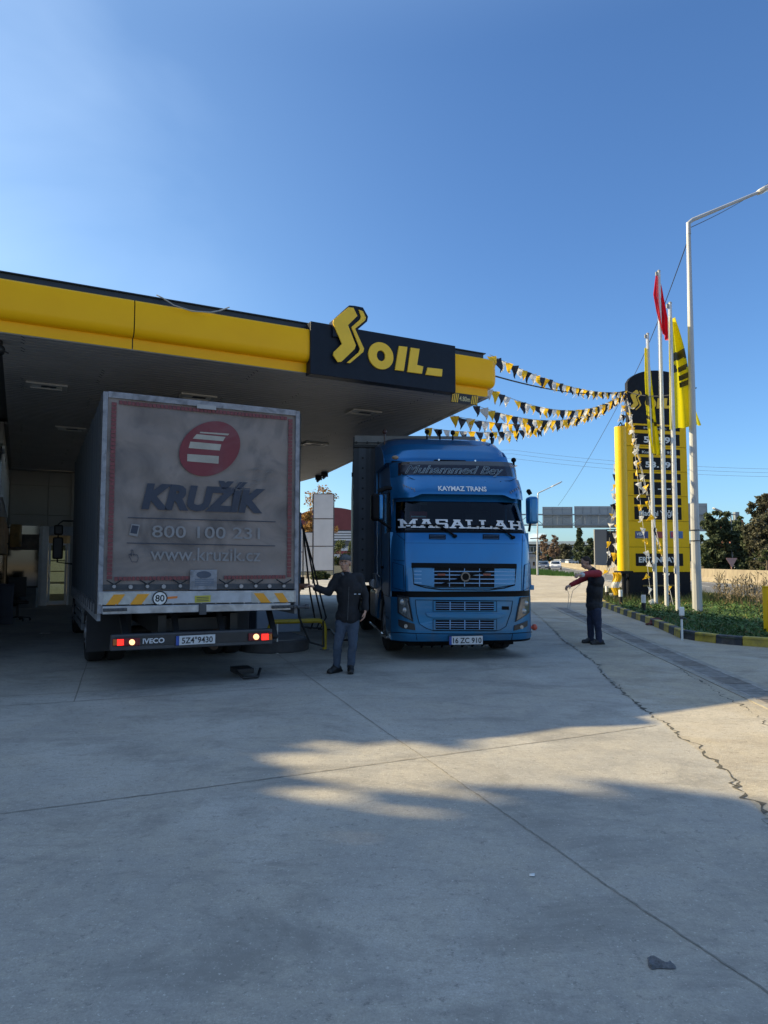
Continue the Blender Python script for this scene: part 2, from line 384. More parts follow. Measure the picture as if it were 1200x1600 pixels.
# jagged cracks
def crack(pts, w0, w1, seed):
    r = random.Random(seed); P = []; W = []
    g = [Vector(gpt(*p)) for p in pts]
    for a, b in zip(g, g[1:]):
        n = max(3, int((b - a).length / 0.05)); d = (b - a).normalized(); nn = Vector((-d.y, d.x))
        for i in range(n):
            q = a + (b - a) * i / n + nn * r.gauss(0, .02); P.append(tuple(q)); W.append(r.uniform(w0 * .3, w1 * .85) * (2.4 if r.random() < .10 else (.15 if r.random() < .15 else 1)))
    W[0] = .003; W[-1] = .003
    return ribbon(P, W, 0.004, 0.5, r)
cm_ = MB()
for pts, a, b, sd_ in (([(866, 985), (877, 998), (905, 1018), (935, 1040), (943, 1055), (965, 1075), (985, 1092), (1005, 1107), (1030, 1125), (1048, 1135), (1060, 1150), (1092, 1165), (1105, 1182), (1130, 1200), (1150, 1215), (1155, 1235), (1170, 1247), (1190, 1260), (1200, 1282), (1215, 1310)], .012, .045, 5),
                     ([(820, 945), (850, 970), (866, 985)], .01, .02, 6),
                     ([(1058, 1040), (1075, 1055), (1110, 1072), (1130, 1088), (1165, 1105), (1200, 1132), (1230, 1160)], .006, .02, 8),
                     ([(950, 1060), (975, 1078)], .006, .02, 9), ([(1150, 1215), (1145, 1232)], .01, .05, 12), ([(890, 1045), (930, 1043)], .004, .01, 13)):
    q = crack(pts, a, b, sd_); cm_.add(q.v, q.f)
tag(cm_.build('concrete_cracks', CRACK, smooth=False), kind='structure')
# apron beyond the crack: slightly warmer poured lane
ap = [gpt(*p) for p in [(866, 985), (935, 1040), (985, 1092), (1030, 1125), (1060, 1150), (1105, 1182), (1150, 1215), (1170, 1247), (1200, 1282)]]
sheet('apron_lane', ap + [(2.9, 2.0), (17.5, 2.0), (17.0, 4), (16.4, 10), (15.4, 22), (15.2, 32), (16.4, 50), (19.5, 79), (16, 82), (10, 58), (5.6, 30), (4.6, 22)], 0.002, CONC2)
# drainage channel with iron grates
def drn(px, py): return Vector(gpt(px, py))
up0, up1 = drn(955, 979), drn(1155, 1060); lo0, lo1 = drn(954, 990), drn(1101, 1059)
du = (up1 - up0).normalized(); mid0 = (lo1 + up0) / 2
wd = 0.56
c0 = (lo1 + up1) / 2; 
d = Vector((-0.10, -1.0)).normalized()
d = ((lo1 - lo0).normalized() + du).normalized(); nn = Vector((-d.y, d.x)); 
cpt = lo1 + (up1 - lo1) * 0.5
half = abs((up1 - lo1).dot(nn)) / 2
dr = thing('drain_channel', 'long iron grated drainage channel crossing the concrete in front of the kerb', 'drain')
GRATE = mat('iron_grate', (0.31, 0.29, 0.265), 0.7, metal=0.3, var=0.3, scale=9)
GRATE2 = mat('rusty_iron_grate', (0.23, 0.205, 0.18), 0.8, var=.3, scale=9)
RIMC = mat('channel_rim_concrete', (0.28, 0.26, 0.22), 0.9, var=0.25, scale=5, bump=0.3)
fr = MB(); ANG = math.atan2(d.y, d.x)
half = .19
for sgn in (-1, 1):
    a = cpt + nn * sgn * (half + .045); fr.bar((*(a + d * -14), 0.004), (*(a + d * 7), 0.004), 0.09, 0.014)
fr.build('channel_rim', RIMC, dr, smooth=False)
k = -14.0; ci = 0
while k < 7:
    mb = MB(); a = cpt + d * (k + .015); b = cpt + d * (k + .485)
    for sgn in (-1, 1): mb.bar((*(a + nn * sgn * (half - .02)), .007), (*(b + nn * sgn * (half - .02)), .007), .03, .012)
    for q in range(9):
        c = a + (b - a) * (q + .5) / 9
        mb.bar((*(c - nn * half), .006), (*(c + nn * half), .006), .026, .010)
    mb.build('grate', GRATE if int(k * 2) % 3 else GRATE2, dr, smooth=False); k += 0.5
mb = MB(); mb.bar((*(cpt + d * -14), .0025), (*(cpt + d * 7), .0025), half * 2, .003); mb.build('channel_bed', BLACK, dr, smooth=False)

# ================================================================== KERBED ISLAND
KG = [gpt(*p) for p in [(941, 948), (975, 961.5), (1013, 975), (1038, 986), (1063, 997.5), (1096.5, 1003), (1139, 1007.6), (1200, 1012), (1290, 1018), (1420, 1024)]]
kl = [(9.75, 33.5), (8.9, 29.5)] + KG
road_side = [(16.2, 11.0), (16.1, 14), (14.9, 22), (14.2, 30), (12.8, 35), (10.8, 35.6)]
isl = kl + road_side
# resample front kerb to stones
def resample(P, step):
    P = [Vector(p) for p in P]; out = [P[0]]; acc = 0
    for a, b in zip(P, P[1:]):
        L = (b - a).length; pos = step - acc
        while pos <= L: out.append(a + (b - a) * pos / L); pos += step
        acc = (acc + L) % step
    return out
kc = resample(isl + [isl[0]], 0.5)
KY = mat('kerb_yellow', (0.42, 0.32, 0.05), 0.75, var=0.25, scale=7, bump=0.2, dirt=((0.16, 0.14, 0.10), 5, 0.7))
KB = mat('kerb_black', (0.045, 0.05, 0.058), 0.75, var=0.3, scale=7, bump=0.2, dirt=((0.13, 0.12, 0.10), 5, 0.7))
kb = MB()
for i in range(len(kc)):
    a = kc[i]; b = kc[(i + 1) % len(kc)]
    dd = (b - a); L = dd.length; dd.normalize(); pr = Vector((-dd.y, dd.x))
    # inner side = left of travelling direction is decided by the island's centre
    ctr = Vector((12, 22)); s_ = 1 if (ctr - a).dot(pr) > 0 else -1
    q0 = a + dd * .006; q1 = b - dd * .006; i0 = q0 + pr * s_ * .16; i1 = q1 + pr * s_ * .16
    h = 0.17 + rnd.uniform(-.006, .006)
    kb.add([(*q0, -.01), (*q1, -.01), (*i1, -.01), (*i0, -.01), (*(q0 + pr * s_ * .012), h), (*(q1 + pr * s_ * .012), h), (*i1, h), (*i0, h)],
           [(0,3,2,1),(4,5,6,7),(0,1,5,4),(1,2,6,5),(2,3,7,6),(3,0,4,7)], i % 2)
tag(kb.build('kerb', [KY, KB], bevel=0.014), kind='structure')
sheet('island_soil', isl, 0.13, GRASSB)
# point in polygon
def inside(x, y, P):
    r = False; n = len(P)
    for i in range(n):
        x0, y0 = P[i]; x1, y1 = P[(i + 1) % n]
        if (y0 > y) != (y1 > y) and x < (x1 - x0) * (y - y0) / (y1 - y0) + x0: r = not r
    return r
inner = [tuple(Vector(p) + (Vector((12.2, 20)) - Vector(p)).normalized() * .2) for p in isl]
GRB = mat('grass_blades', (0.05, 0.105, 0.022), 0.8, var=0.5, scale=1.2)
GRY = mat('dry_grass_blades', (0.20, 0.16, 0.06), 0.85, var=0.4, scale=1.2)
g = MB(); n = 0; rg = random.Random(11)
while n < 23000:
    x = rg.uniform(6.4, 16.4); y = 11.2 + 24 * rg.random() ** 1.5
    if not inside(x, y, inner): continue
    near = y < 19
    h = rg.uniform(.04, .13) * (1.25 if rg.random() < .2 else 1); w = rg.uniform(.006, .016) * (1 + (y - 11) / 22)
    a = rg.uniform(0, 6.28); lx, ly = rg.uniform(-.06, .06), rg.uniform(-.06, .06)
    c, s_ = math.cos(a) * w, math.sin(a) * w
    dry = 1 if (rg.random() < (.12 + .5 * max(0, (y - 24) / 10))) else 0
    g.add([(x - c, y - s_, .125), (x + c, y + s_, .125), (x + lx + c * .3, y + ly, .13 + h * .7), (x + lx * 1.8, y + ly * 1.8, .13 + h)], [(0, 1, 2), (0, 2, 3)], dry); n += 1
# broad low leaves near the front
for _ in range(5200):
    x = rg.uniform(7.0, 13.5); y = rg.uniform(12.2, 22)
    if not inside(x, y, inner): continue
    h = rg.uniform(.02, .10); r_ = rg.uniform(.018, .045); a = rg.uniform(0, 6.28); tz = rg.uniform(-.02, .02)
    g.add([(x + math.cos(a + k * 1.57) * r_ * (1.6 if k % 2 else 1), y + math.sin(a + k * 1.57) * r_, .13 + h + (tz if k < 2 else -tz)) for k in range(4)], [(0, 1, 2, 3)], 0)
tag(g.build('grass', [GRB, GRY], smooth=False, recalc=False), 'dark green grass and clover filling the kerbed island below the price sign', 'grass', kind='stuff')
# tall dry weeds between the island and the road
g = MB(); rg = random.Random(12)
W1 = mat('dry_weed_stems', (0.13, 0.10, 0.055), 0.9, var=0.4, scale=3); W2 = mat('dry_weed_heads', (0.17, 0.14, 0.09), 0.9, var=0.4, scale=3)
for _ in range(360):
    t = rg.random(); x = rg.uniform(10.9, 15.6); y = rg.uniform(18.5, 27)
    if not inside(x, y, inner): continue
    if x < 12.3 and y > 24: continue
    h = rg.uniform(.3, 1.0) * (0.75 + .4 * rg.random()); lx, ly = rg.uniform(-.18, .18), rg.uniform(-.15, .15)
    top = Vector((x + lx, y + ly, .13 + h)); base = Vector((x, y, .12))
    g.bar(base, top, .011, .011, 0)
    for k in range(rg.randint(3, 8)):
        f = rg.uniform(.35, 1); p = base + (top - base) * f
        q = p + Vector((rg.uniform(-.16, .16), rg.uniform(-.14, .14), rg.uniform(.05, .2)))
        g.bar(p, q, .006, .006, 0)
        for _k in range(3):
            c = p + (q - p) * rg.uniform(.4, 1.05); r_ = rg.uniform(.014, .035); a = rg.uniform(0, 6)
            g.add([(c.x + math.cos(a) * r_, c.y, c.z), (c.x, c.y + r_, c.z + r_ * .6), (c.x - math.cos(a) * r_, c.y, c.z + r_), (c.x, c.y - r_, c.z - r_ * .5)], [(0, 1, 2), (0, 2, 3)], 1)
tag(g.build('tall_weeds', [W1, W2], smooth=False, recalc=False), 'tall dry weeds with seed heads at the road edge of the island', 'weeds', kind='stuff')
g = MB(); W3 = mat('green_weed_leaves', (0.09, 0.12, 0.03), 0.9, var=0.5, scale=2)
for _ in range(1700):      # loose green and straw growth at the far end of the island
    x = rg.uniform(7.6, 13.5); y = rg.uniform(23.5, 34)
    if not inside(x, y, inner): continue
    h = rg.uniform(.1, .42); a = rg.uniform(0, 6.28)
    for k in range(5):
        a2 = a + k * 1.3; w = .018
        g.add([(x, y, .12), (x + w, y, .12), (x + math.cos(a2) * h * .6, y + math.sin(a2) * h * .6, .13 + h * rg.uniform(.5, 1))], [(0, 1, 2)], 0 if rg.random() < .6 else 1)
tag(g.build('verge_growth', [W3, GRY], smooth=False, recalc=False), 'loose green and straw coloured growth at the far end of the island', 'weeds', kind='stuff')

# ================================================================== CANOPY
A0 = onz(0, 518, 4.8); C0 = onz(762, 620.5, 4.8); D0 = onz(497, 745, 4.8)
fd = (C0 - A0); fd.z = 0; fd.normalize(); sdir = (D0 - C0); sdir.z = 0; sdir.normalize()
FANG = math.atan2(fd.y, fd.x); SANG = math.atan2(sdir.y, sdir.x)
LW = onz(17, 731, 4.8)                       # inside corner of the shop walls at ceiling height
wdir = Vector((-math.sin(FANG), math.cos(FANG), 0))
Lend = A0 - fd * 2.9
E0 = LW + fd * 12.6
E0 = Vector((E0.x, E0.y, 4.8))
canopy = thing('station_canopy', 'large forecourt canopy with yellow rounded fascia and dark top band on the left', 'canopy', (C0.x, C0.y, 0))
def cp(v): return Vector((v.x - C0.x, v.y - C0.y, v.z))
fn = Vector((fd.y, -fd.x, 0)); sn = Vector((-sdir.y * -1, sdir.x * -1, 0)); sn = Vector((sdir.y, -sdir.x, 0))
# swept fascia: profile (outward offset, height)
prof = [(0.0, 4.80), (0.0, 4.965), (.06, 4.968), (.10, 4.985), (.135, 5.03), (.15, 5.09), (.155, 5.18), (.150, 5.34), (.142, 5.46), (.130, 5.505), (.09, 5.532), (.03, 5.54), (-.03, 5.54), (-.03, 5.50)]
def sweep(prof, P, normals_):
    mb = MB(); k = len(prof); vs = []
    for p, nrm in zip(P, normals_):
        for o_, z in prof: vs.append((p.x + nrm.x * o_ - C0.x, p.y + nrm.y * o_ - C0.y, z))
    fs = [(i * k + j, (i + 1) * k + j, (i + 1) * k + j + 1, i * k + j + 1) for i in range(len(P) - 1) for j in range(k - 1)]
    mb.add(vs, fs); return mb
# rounded corner
cn_ = []; cpn = []
a0 = math.atan2(fn.y, fn.x); a1 = math.atan2(sn.y, sn.x)
while a1 < a0: a1 += 2 * math.pi
for i in range(7):
    a = a0 + (a1 - a0) * i / 6; cn_.append(Vector((math.cos(a), math.sin(a), 0))); cpn.append(C0)
pts = [Lend] + cpn + [D0]; nr = [fn] + cn_ + [sn]
# panels along the front with thin seams
seam_u = [0.0]
u_tot = (C0 - Lend).length
su = onplane(208, 500, A0, FANG)[0] + (A0 - Lend).length
stops = [0, su - 4.0, su, su + 4.0, u_tot]
for a, b in zip(stops, stops[1:]):
    pa = Lend + fd * (a + .008); pb = Lend + fd * (b - (.008 if b < u_tot else 0))
    if b < u_tot: sweep(prof, [pa, pb], [fn, fn]).build('fascia_panel', YEL, canopy)
    else: sweep(prof, [pa] + cpn, [fn] + cn_).build('fascia_panel', YEL, canopy)
sl = (D0 - C0).length
for i in range(3):
    pa = C0 + sdir * (sl * i / 3 + (.0 if i == 0 else .008)); pb = C0 + sdir * (sl * (i + 1) / 3 - .008)
    sweep(prof, [pa, pb], [sn, sn]).build('fascia_panel', YEL, canopy)
# dark parapet
par = [(-.06, 5.45), (-.06, 5.665), (-.02, 5.67), (-.02, 5.685), (-.3, 5.685)]
NAVY2 = mat('dark_parapet_metal', (0.018, 0.028, 0.045), 0.45, var=0.15)
e1 = (fn + sn); e1 = e1 / (e1.dot(fn))
sweep(par, [Lend, C0, D0], [fn, e1, sn]).build('parapet', NAVY2, canopy, smooth=False)
# ceiling of metal slats along the fascia direction
CEI = mat('ceiling_slats', (0.40, 0.395, 0.39), 0.5, metal=0.0, var=0.1, scale=2)
# clip slats to the canopy outline, working in (fd, wdir) coordinates from C0
inv = lambda v: (v.dot(fd), v.dot(wdir))
out = [inv(cp(Lend)), (0, 0), inv(cp(D0)), inv(cp(E0) + sdir * 0), inv(cp(LW)), inv(cp(LW - wdir * 26))]
W0 = inv(cp(LW)); vmax = W0[1]
dD = inv(cp(D0)); 
mb = MB(); v = 0.02; idx = 0; pitch = .15
uL = W0[0] + .02
while v < vmax - .02:
    v2 = min(v + pitch - .032, vmax)
    uR = (dD[0] / dD[1]) * (v + pitch * .5) if v < dD[1] else dD[0] + (E0 - D0).length * 0
    u0_ = uL if v > 1.2 else inv(cp(Lend))[0]
    z = 4.79
    q = [fd * u0_ + wdir * v, fd * (uR - .03) + wdir * v, fd * (uR - .03) + wdir * v2, fd * u0_ + wdir * v2]
    mb.add([(*q[0].xy, z), (*q[1].xy, z), (*q[2].xy, z), (*q[3].xy, z), (*q[0].xy, z + .03), (*q[1].xy, z + .03), (*q[2].xy, z + .03), (*q[3].xy, z + .03)],
           [(0,3,2,1),(0,1,5,4),(1,2,6,5),(2,3,7,6),(3,0,4,7)])
    v += pitch
mb.build('ceiling_slats', CEI, canopy, smooth=False)
# butt joints where slat lengths meet
sj = MB(); rj = random.Random(8); v = .02
while v < vmax - .3:
    if v > 1.2 or True:
        for u in (-1.1, -4.6, -8.1):
            uu = u + (1.2 if int(v / 1.2) % 2 else 0) + rj.uniform(-.01, .01)
            if uu < (dD[0] / dD[1]) * v - .2 and rj.random() < .7:
                a_ = fd * uu + wdir * v; b_ = fd * (uu + .012) + wdir * (v + .118); sj.box(min(a_.x, b_.x), min(a_.x, b_.x) + .012, a_.y, a_.y + .105, 4.7855, 4.7895)
    v += .15
sj.build('slat_joints', DKGREY, canopy, smooth=False)
# roof slab above the slats
uend = dD[0]
uLe = inv(cp(Lend))[0]
poly = [inv(cp(Lend)), (-.03, .03), (dD[0], dD[1]), (dD[0], vmax), (uLe, vmax), (uLe, 1.0)]
poly[0] = (poly[0][0], .03)
mb = MB(); P3 = [fd * a + wdir * b for a, b in poly]
mb.add([(p.x, p.y, 4.835) for p in P3] + [(p.x, p.y, 5.46) for p in P3],
       [tuple(range(6)), tuple(range(11, 5, -1))] + [(i, 6 + i, 6 + (i + 1) % 6, (i + 1) % 6) for i in range(6)])
mb.build('roof_slab', DKGREY, canopy, smooth=False)
# edge trim along ceiling's right side
mb = MB(); a = C0 - fd * .03; b = D0 - fd * .03
mb.bar((a.x - C0.x, a.y - C0.y, 4.80), (b.x - C0.x, b.y - C0.y, 4.80), .12, .035); mb.build('edge_trim', mat('pale_trim', (.35, .33, .30), .5), canopy, smooth=False)
for f, zz in ((.90, 4.72), (.965, 4.70)):
    mb = MB(); p = C0 + (D0 - C0) * f - fd * .1; mb.box(p.x - C0.x - .12, p.x - C0.x + .12, p.y - C0.y - .1, p.y - C0.y + .1, zz - .08, 4.79); mb.cyl((p.x - C0.x - .05, p.y - C0.y - .1, zz - .15), (p.x - C0.x + .08, p.y - C0.y, zz), .05); mb.build('floodlight', BLACK, canopy)
# ceiling light fittings
LFR = mat('light_fitting_frame', (.5, .5, .48), .4, var=.05); LGL = mat('light_fitting_glass', (.9, .9, .86), .2, var=.1, scale=3)
labs = ['ceiling light set in the canopy directly above the box truck rear', 'ceiling light in the canopy between the sign and the blue truck',
        'small pale ceiling light in the canopy left of the blue truck roof', 'dark ceiling light at the far left under the canopy', 'dim ceiling light deep under the canopy above the box truck flank']
for (px, py), lb in zip([(308, 619), (568, 643), (492, 693), (73, 602), (110, 669)], labs):
    p = onz(px, py, 4.79); L = thing('ceiling_light', lb, 'ceiling light', (p.x, p.y, 4.79), FANG, 'recessed lights in the canopy ceiling')
    mb = MB()
    for a, b, c, e in ((-.34, .34, -.21, -.15), (-.34, .34, .15, .21), (-.34, -.26, -.15, .15), (.26, .34, -.15, .15)): mb.box(a, b, c, e, -.04, -.003)
    mb.build('frame', LFR, L, bevel=.004)
    mb = MB(); mb.box(-.258, .258, -.148, .148, -.022, -.004); mb.build('diffuser', LGL, L)
    mb = MB(); mb.box(-.09, .16, -.06, .06, -.03, -.023); mb.build('lamp_unit', DKGREY, L)
# the sign panel on the fascia
def fp(px, py, off=0.21):
    P = A0 + fn * off; return onplane(px, py, (P.x, P.y), FANG)
OFF = .19
u0s, ztop0 = fp(485.5, 502, OFF); u1s, _ = fp(711.5, 540, OFF); zb = fp(485.5, 585, OFF)[1]; zt = (ztop0 + fp(711, 540, OFF)[1]) / 2; zb = (zb + fp(711, 613, OFF)[1]) / 2
base = A0 + fn * OFF
sg = thing('canopy_sign', 'dark sign box with yellow S and OIL letters on the canopy fascia', 'sign', (base.x, base.y, 0), FANG)
mb = MB(); mb.box(u0s, u1s, 0, OFF + .02, zb, zt); mb.build('sign_box', NAVY, sg, bevel=.006)
def zpx(x, y): return (400 + x / 3.0, 440 + y / 3.0)
def signpoly(pts, y0, y1, m, name, bev=.006, off=OFF):
    q = [fp(*zpx(*p), off=off) for p in pts]; mb = MB(); mb.prism(q, 'y', y0, y1); return mb.build(name, m, sg, bevel=bev)
S1 = [(362, 180), (433, 121), (456, 124), (474, 162), (430, 205), (467, 300), (460, 318), (400, 376), (382, 378), (360, 345), (363, 331), (402, 293), (360, 197)]
S2 = [(480, 132), (500, 140), (514, 170), (510, 183), (463, 222), (505, 315), (502, 330), (440, 383), (424, 381), (480, 332), (486, 316), (446, 214), (487, 178), (490, 163)]
signpoly([(353, 187), (432, 115), (458, 117), (496, 125), (520, 168), (516, 190), (474, 226), (474, 262), (356, 262)], -.05, .1, NAVY, 'logo_backing')
signpoly(S1, -.075, -.052, YLET, 'logo_letter', .003, OFF + .06); signpoly(S2, -.075, -.052, YLET, 'logo_letter', .003, OFF + .06)
def ring(cx, cy, rx, ry, ix, iy, y0, y1, m, name, par, skew=0.0):
    mb = MB(); n = 40; vs = []
    for (ax, ay, y) in ((rx, ry, y0), (ix, iy, y0), (ix, iy, y1), (rx, ry, y1)):
        for i in range(n):
            t = 2 * math.pi * i / n; vs.append((cx + ax * math.cos(t) + skew * ay * math.sin(t), y, cy + ay * math.sin(t)))
    fs = []
    for k in range(4):
        for i in range(n):
            fs.append((k * n + i, k * n + (i + 1) % n, ((k + 1) % 4) * n + (i + 1) % n, ((k + 1) % 4) * n + i))
    mb.add(vs, fs); return mb.build(name, m, par)
oc = fp(*zpx(584, 347)); ol = fp(*zpx(526, 347)); orr = fp(*zpx(643, 347)); ot = fp(*zpx(584, 285)); ob = fp(*zpx(584, 411))
rx = (orr[0] - ol[0]) / 2; ry = (ot[1] - ob[1]) / 2
ring((ol[0] + orr[0]) / 2, (ot[1] + ob[1]) / 2, rx, ry, rx * .34, ry * .4, -.03, 0.0, YLET, 'sign_letter', sg)
signpoly([(667, 303), (707, 308), (690, 421), (648, 416)], -.03, 0, YLET, 'sign_letter')
signpoly([(722, 311), (764, 317), (752, 392), (781, 399), (775, 434), (706, 425)], -.03, 0, YLET, 'sign_letter')
signpoly([(801, 404), (871, 412), (868, 447), (792, 438)], -.03, 0, YLET, 'sign_letter')
# unseen box added on the roof edge, shaped to throw the straight shade step
q = [(-.0, 5.6)]
q = [(-.85, 5.69), (.05, 5.69), (.45, 5.75), (.30, 6.0), (.12, 6.18), (-.12, 6.28), (-.4, 6.30), (-.85, 6.30)]
mb = MB(); mb.prism(q, 'y', -.12, .12); ob_ = mb.build('roof_edge_sign', NAVY, None, loc=(-7.28, 8.98, 0), rot=(0, 0, R(7)), bevel=.01)
tag(ob_, 'dark box out of view on the roof edge, added to shade the forecourt', 'sign')
# clearance plate 4.80 m
OFFc = .02
P = A0 + fn * OFFc
hp = thing('clearance_sign', 'small black clearance sign reading 4.80m with yellow hatching under the canopy corner', 'sign', (P.x, P.y, 0), FANG)
ca, za = onplane(705, 613, (P.x, P.y), FANG); cb, zb2 = onplane(746, 629, (P.x, P.y), FANG)
za = 4.797; zb2 = za - .20
mb = MB(); mb.box(ca, cb, 0, .015, zb2, za); mb.build('plate', BLACK, hp)
mb = MB()
wdt = cb - ca
for s0 in (0.0, wdt - .16):
    for k in range(4):
        x = ca + s0 + .005 + k * .04; mb.prism([(x, zb2 + .015), (x + .02, zb2 + .015), (x + .05, za - .015), (x + .03, za - .015)], 'y', -.004, 0)
mb.build('hatching', YLET, hp, smooth=False)
t = text_mb('4.80m', .095, bold=.012, width=wdt - .36); t.build('lettering', mat('pale_yellow_letters', (.6, .55, .3), .5), hp, loc=(ca + .185, -.003, zb2 + .055), smooth=False)
# cable draped over the fascia
def fpt(px, py, off):
    P = A0 + fn * off; u, z = onplane(px, py, (P.x, P.y), FANG); q = P + fd * u; return (q.x, q.y, z)
mb = MB(); mb.tube([fpt(245, 461, .0), fpt(255, 466, .1), fpt(272, 477, .16), fpt(300, 486, .18), fpt(330, 488, .18), fpt(345, 485, .12), fpt(358, 480, .02)], .011, 6)
tag(mb.build('loose_cable', mat('grey_cable', (.35, .36, .35), .6)), 'thin pale cable drooping over the top edge of the yellow fascia', 'cable')
# black camera at the far left under the fascia
p = onz(-3, 536, 4.75)
mb = MB(); mb.ell((0, 0, -.10), (.10, .10, .09)); mb.cyl((0, 0, -.05), (0, 0, .04), .06); mb.bar((.05, 0, -.1), (.17, -.03, -.16), .02)
tag(mb.build('security_camera', BLACK, loc=tuple(p)), 'black dome security camera hanging under the fascia at the left picture edge', 'camera')

# ================================================================== STATION BUILDING
WALL = mat('cladding_panels', (0.34, 0.325, 0.30), 0.5, var=0.06, scale=1.5); TRIMW = mat('pale_window_trim', (0.78, 0.79, 0.80), 0.4, var=0.08)
SGL = mat('dark_shop_glass', (0.012, 0.016, 0.02), 0.06, var=0.2, spec=0.8)
bld = thing('station_building', 'dim grey panelled station shop with glass door behind the box truck', 'building', (LW.x, LW.y, 0), FANG)
# local: x along fd (back wall), y away; left wall runs along -y at x = 0
bw = 9.6
def bpx(px, py): return onplane(px, py, (LW.x, LW.y), FANG)            # on the back wall
d0 = bpx(63, 940)[0]; d1 = bpx(73, 940)[0]; d2 = bpx(103, 940)[0]; zd = bpx(88, 848)[1]
zb0 = bpx(60, 822)[1]; z1 = bpx(60, 759)[1]; z2 = bpx(60, 805)[1]; zwin = bpx(60, 835)[1]
ux = bpx(75, 780)[0]
# wall masses (leave openings)
mb = MB(); mb.box(d2 + .08, bw, 0, 5, 0, 4.87); mb.box(-5.2, bw, .12, 5, 2.7, 4.88); mb.box(-5.2, d2 + .08, 2.2, 5, 0, 2.7)
mb.box(-5.2, -.12, -9.2, .12, 0, 4.78); mb.box(-5.2, -1.2, -14.9, -9.21, 0, 6.5); mb.box(-5.2, -1.2, -9.2, 5, 5.6, 6.5)  # unseen taller left block and roof band, added to shade the forecourt
mb.build('wall', WALL, bld, smooth=False)
mb = MB()   # facing panels above the door and window with dark gaps between
zs = [zb0, z2 - .0, z1, 4.78]; xs = [0.0, ux, ux + 2.4, ux + 4.8, ux + 7.2, bw]
for za_, zb_ in zip(zs, zs[1:]):
    for xa, xb in zip(xs, xs[1:]): mb.box(xa + .012, min(xb, bw) - .012, .06, .119, za_ + .012, zb_ - .012)
mb.build('cladding', WALL, bld, bevel=.004)
mb = MB()
for ya in range(6):
    y1_ = -ya * 1.55; y0_ = y1_ - 1.55
    for za_, zb_ in ((2.62, 3.05), (4.25, 4.78)): mb.box(-.119, -.06, y0_ + .012, y1_ - .012, za_, zb_ - .02)
mb.build('cladding', WALL, bld, bevel=.004)
mb = MB(); mb.box(-.02, bw, .0, .06, 4.72, 4.785); mb.box(-.05, .01, -9.2, .0, 4.72, 4.785); mb.build('ceiling_trim', mat('grey_ceiling_trim', (.16, .16, .16), .6), bld, smooth=False)
# shop window beside the door
mb = MB(); mb.box(.0, d0, .10, .13, .0, zb0 + .01); mb.build('window', SGL, bld, smooth=False)
mb = MB(); mb.box(.02, d0 - .02, .085, .098, zwin - .55, zwin); mb.build('window_poster', mat('brown_window_film', (.11, .08, .06), .5, var=.6, scale=4), bld, smooth=False)
mb = MB(); mb.box(d0 - .02, d1, .0, .14, 0, zb0); mb.box(d0 - .1, d0 - .02, .03, .14, 0, zb0); mb.build('pillar', TRIMW, bld, bevel=.01)
mb = MB(); mb.box(d1, d2 + .3, -.02, .10, zb0 - .32, zb0 + .0); mb.build('door_sign_board', mat('grey_sign_board', (.28, .31, .36), .5), bld, bevel=.01)
dr_ = MB(); zz = bpx(88, 849)[1]
w = .07
dr_.box(d1 + .01, d1 + .01 + w, .03, .1, .02, zz); dr_.box(d2 - w, d2, .03, .1, .02, zz); dr_.box(d1 + .08, d2 - w, .03, .1, zz - w, zz); dr_.box(d1 + .08, d2 - w, .03, .1, .02, .16)
door = dr_.build('door', TRIMW, bld, bevel=.006)
mb = MB(); mb.box(d1 + .08, d2 - w, .06, .066, .16, zz - w); mb.build('pane', glass_mat('door_glass'), door, smooth=False)
mb = MB(); mb.cyl((d1 + .045, -.01, .95), (d1 + .045, -.01, 1.45), .014); mb.bar((d1 + .045, -.01, 1.0), (d1 + .045, .04, 1.0), .015); mb.bar((d1 + .045, -.01, 1.4), (d1 + .045, .04, 1.4), .015); mb.build('handle', CHROME, door)
mb = MB(); mb.box(d2 + .01, d2 + .08, .0, .12, 0, zz); mb.build('door_frame', TRIMW, bld, bevel=.005)
# inside the shop behind the door: shelf goods that glow in place of interior light
mb = MB()
for z, c in ((.35, 0), (.8, 0), (1.2, 0), (1.6, 0)): mb.box(d1 - .2, d2 + .3, 1.2, 1.6, z, z + .35)
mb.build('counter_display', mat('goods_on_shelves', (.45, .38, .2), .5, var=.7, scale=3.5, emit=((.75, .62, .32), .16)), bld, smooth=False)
# left wall window strip and shop front
mb = MB(); mb.box(-.119, -.08, -9.0, -.1, 3.07, 4.23); mb.build('window', SGL, bld, smooth=False)
mb = MB()
for ya in (0.05, 1.6, 3.2, 4.8, 6.4, 8.0): mb.box(-.078, -.03, -ya - .08, -ya, 3.07, 4.23)
mb.box(-.078, -.03, -9, -.05, 3.05, 3.12); mb.box(-.078, -.03, -9, -.05, 4.18, 4.25); mb.build('window_frame', TRIMW, bld, smooth=False)
mb = MB(); mb.box(-.119, -.08, -9.0, -.3, 0.05, 2.6); mb.build('shop_front_glass', SGL, bld, smooth=False)
mb = MB(); mb.box(-.075, .02, -8.6, -1.1, 1.75, 2.62); mb.build('banner', mat('orange_brown_banner', (.35, .20, .09), .5, var=.7, scale=1.6), bld, bevel=.005)
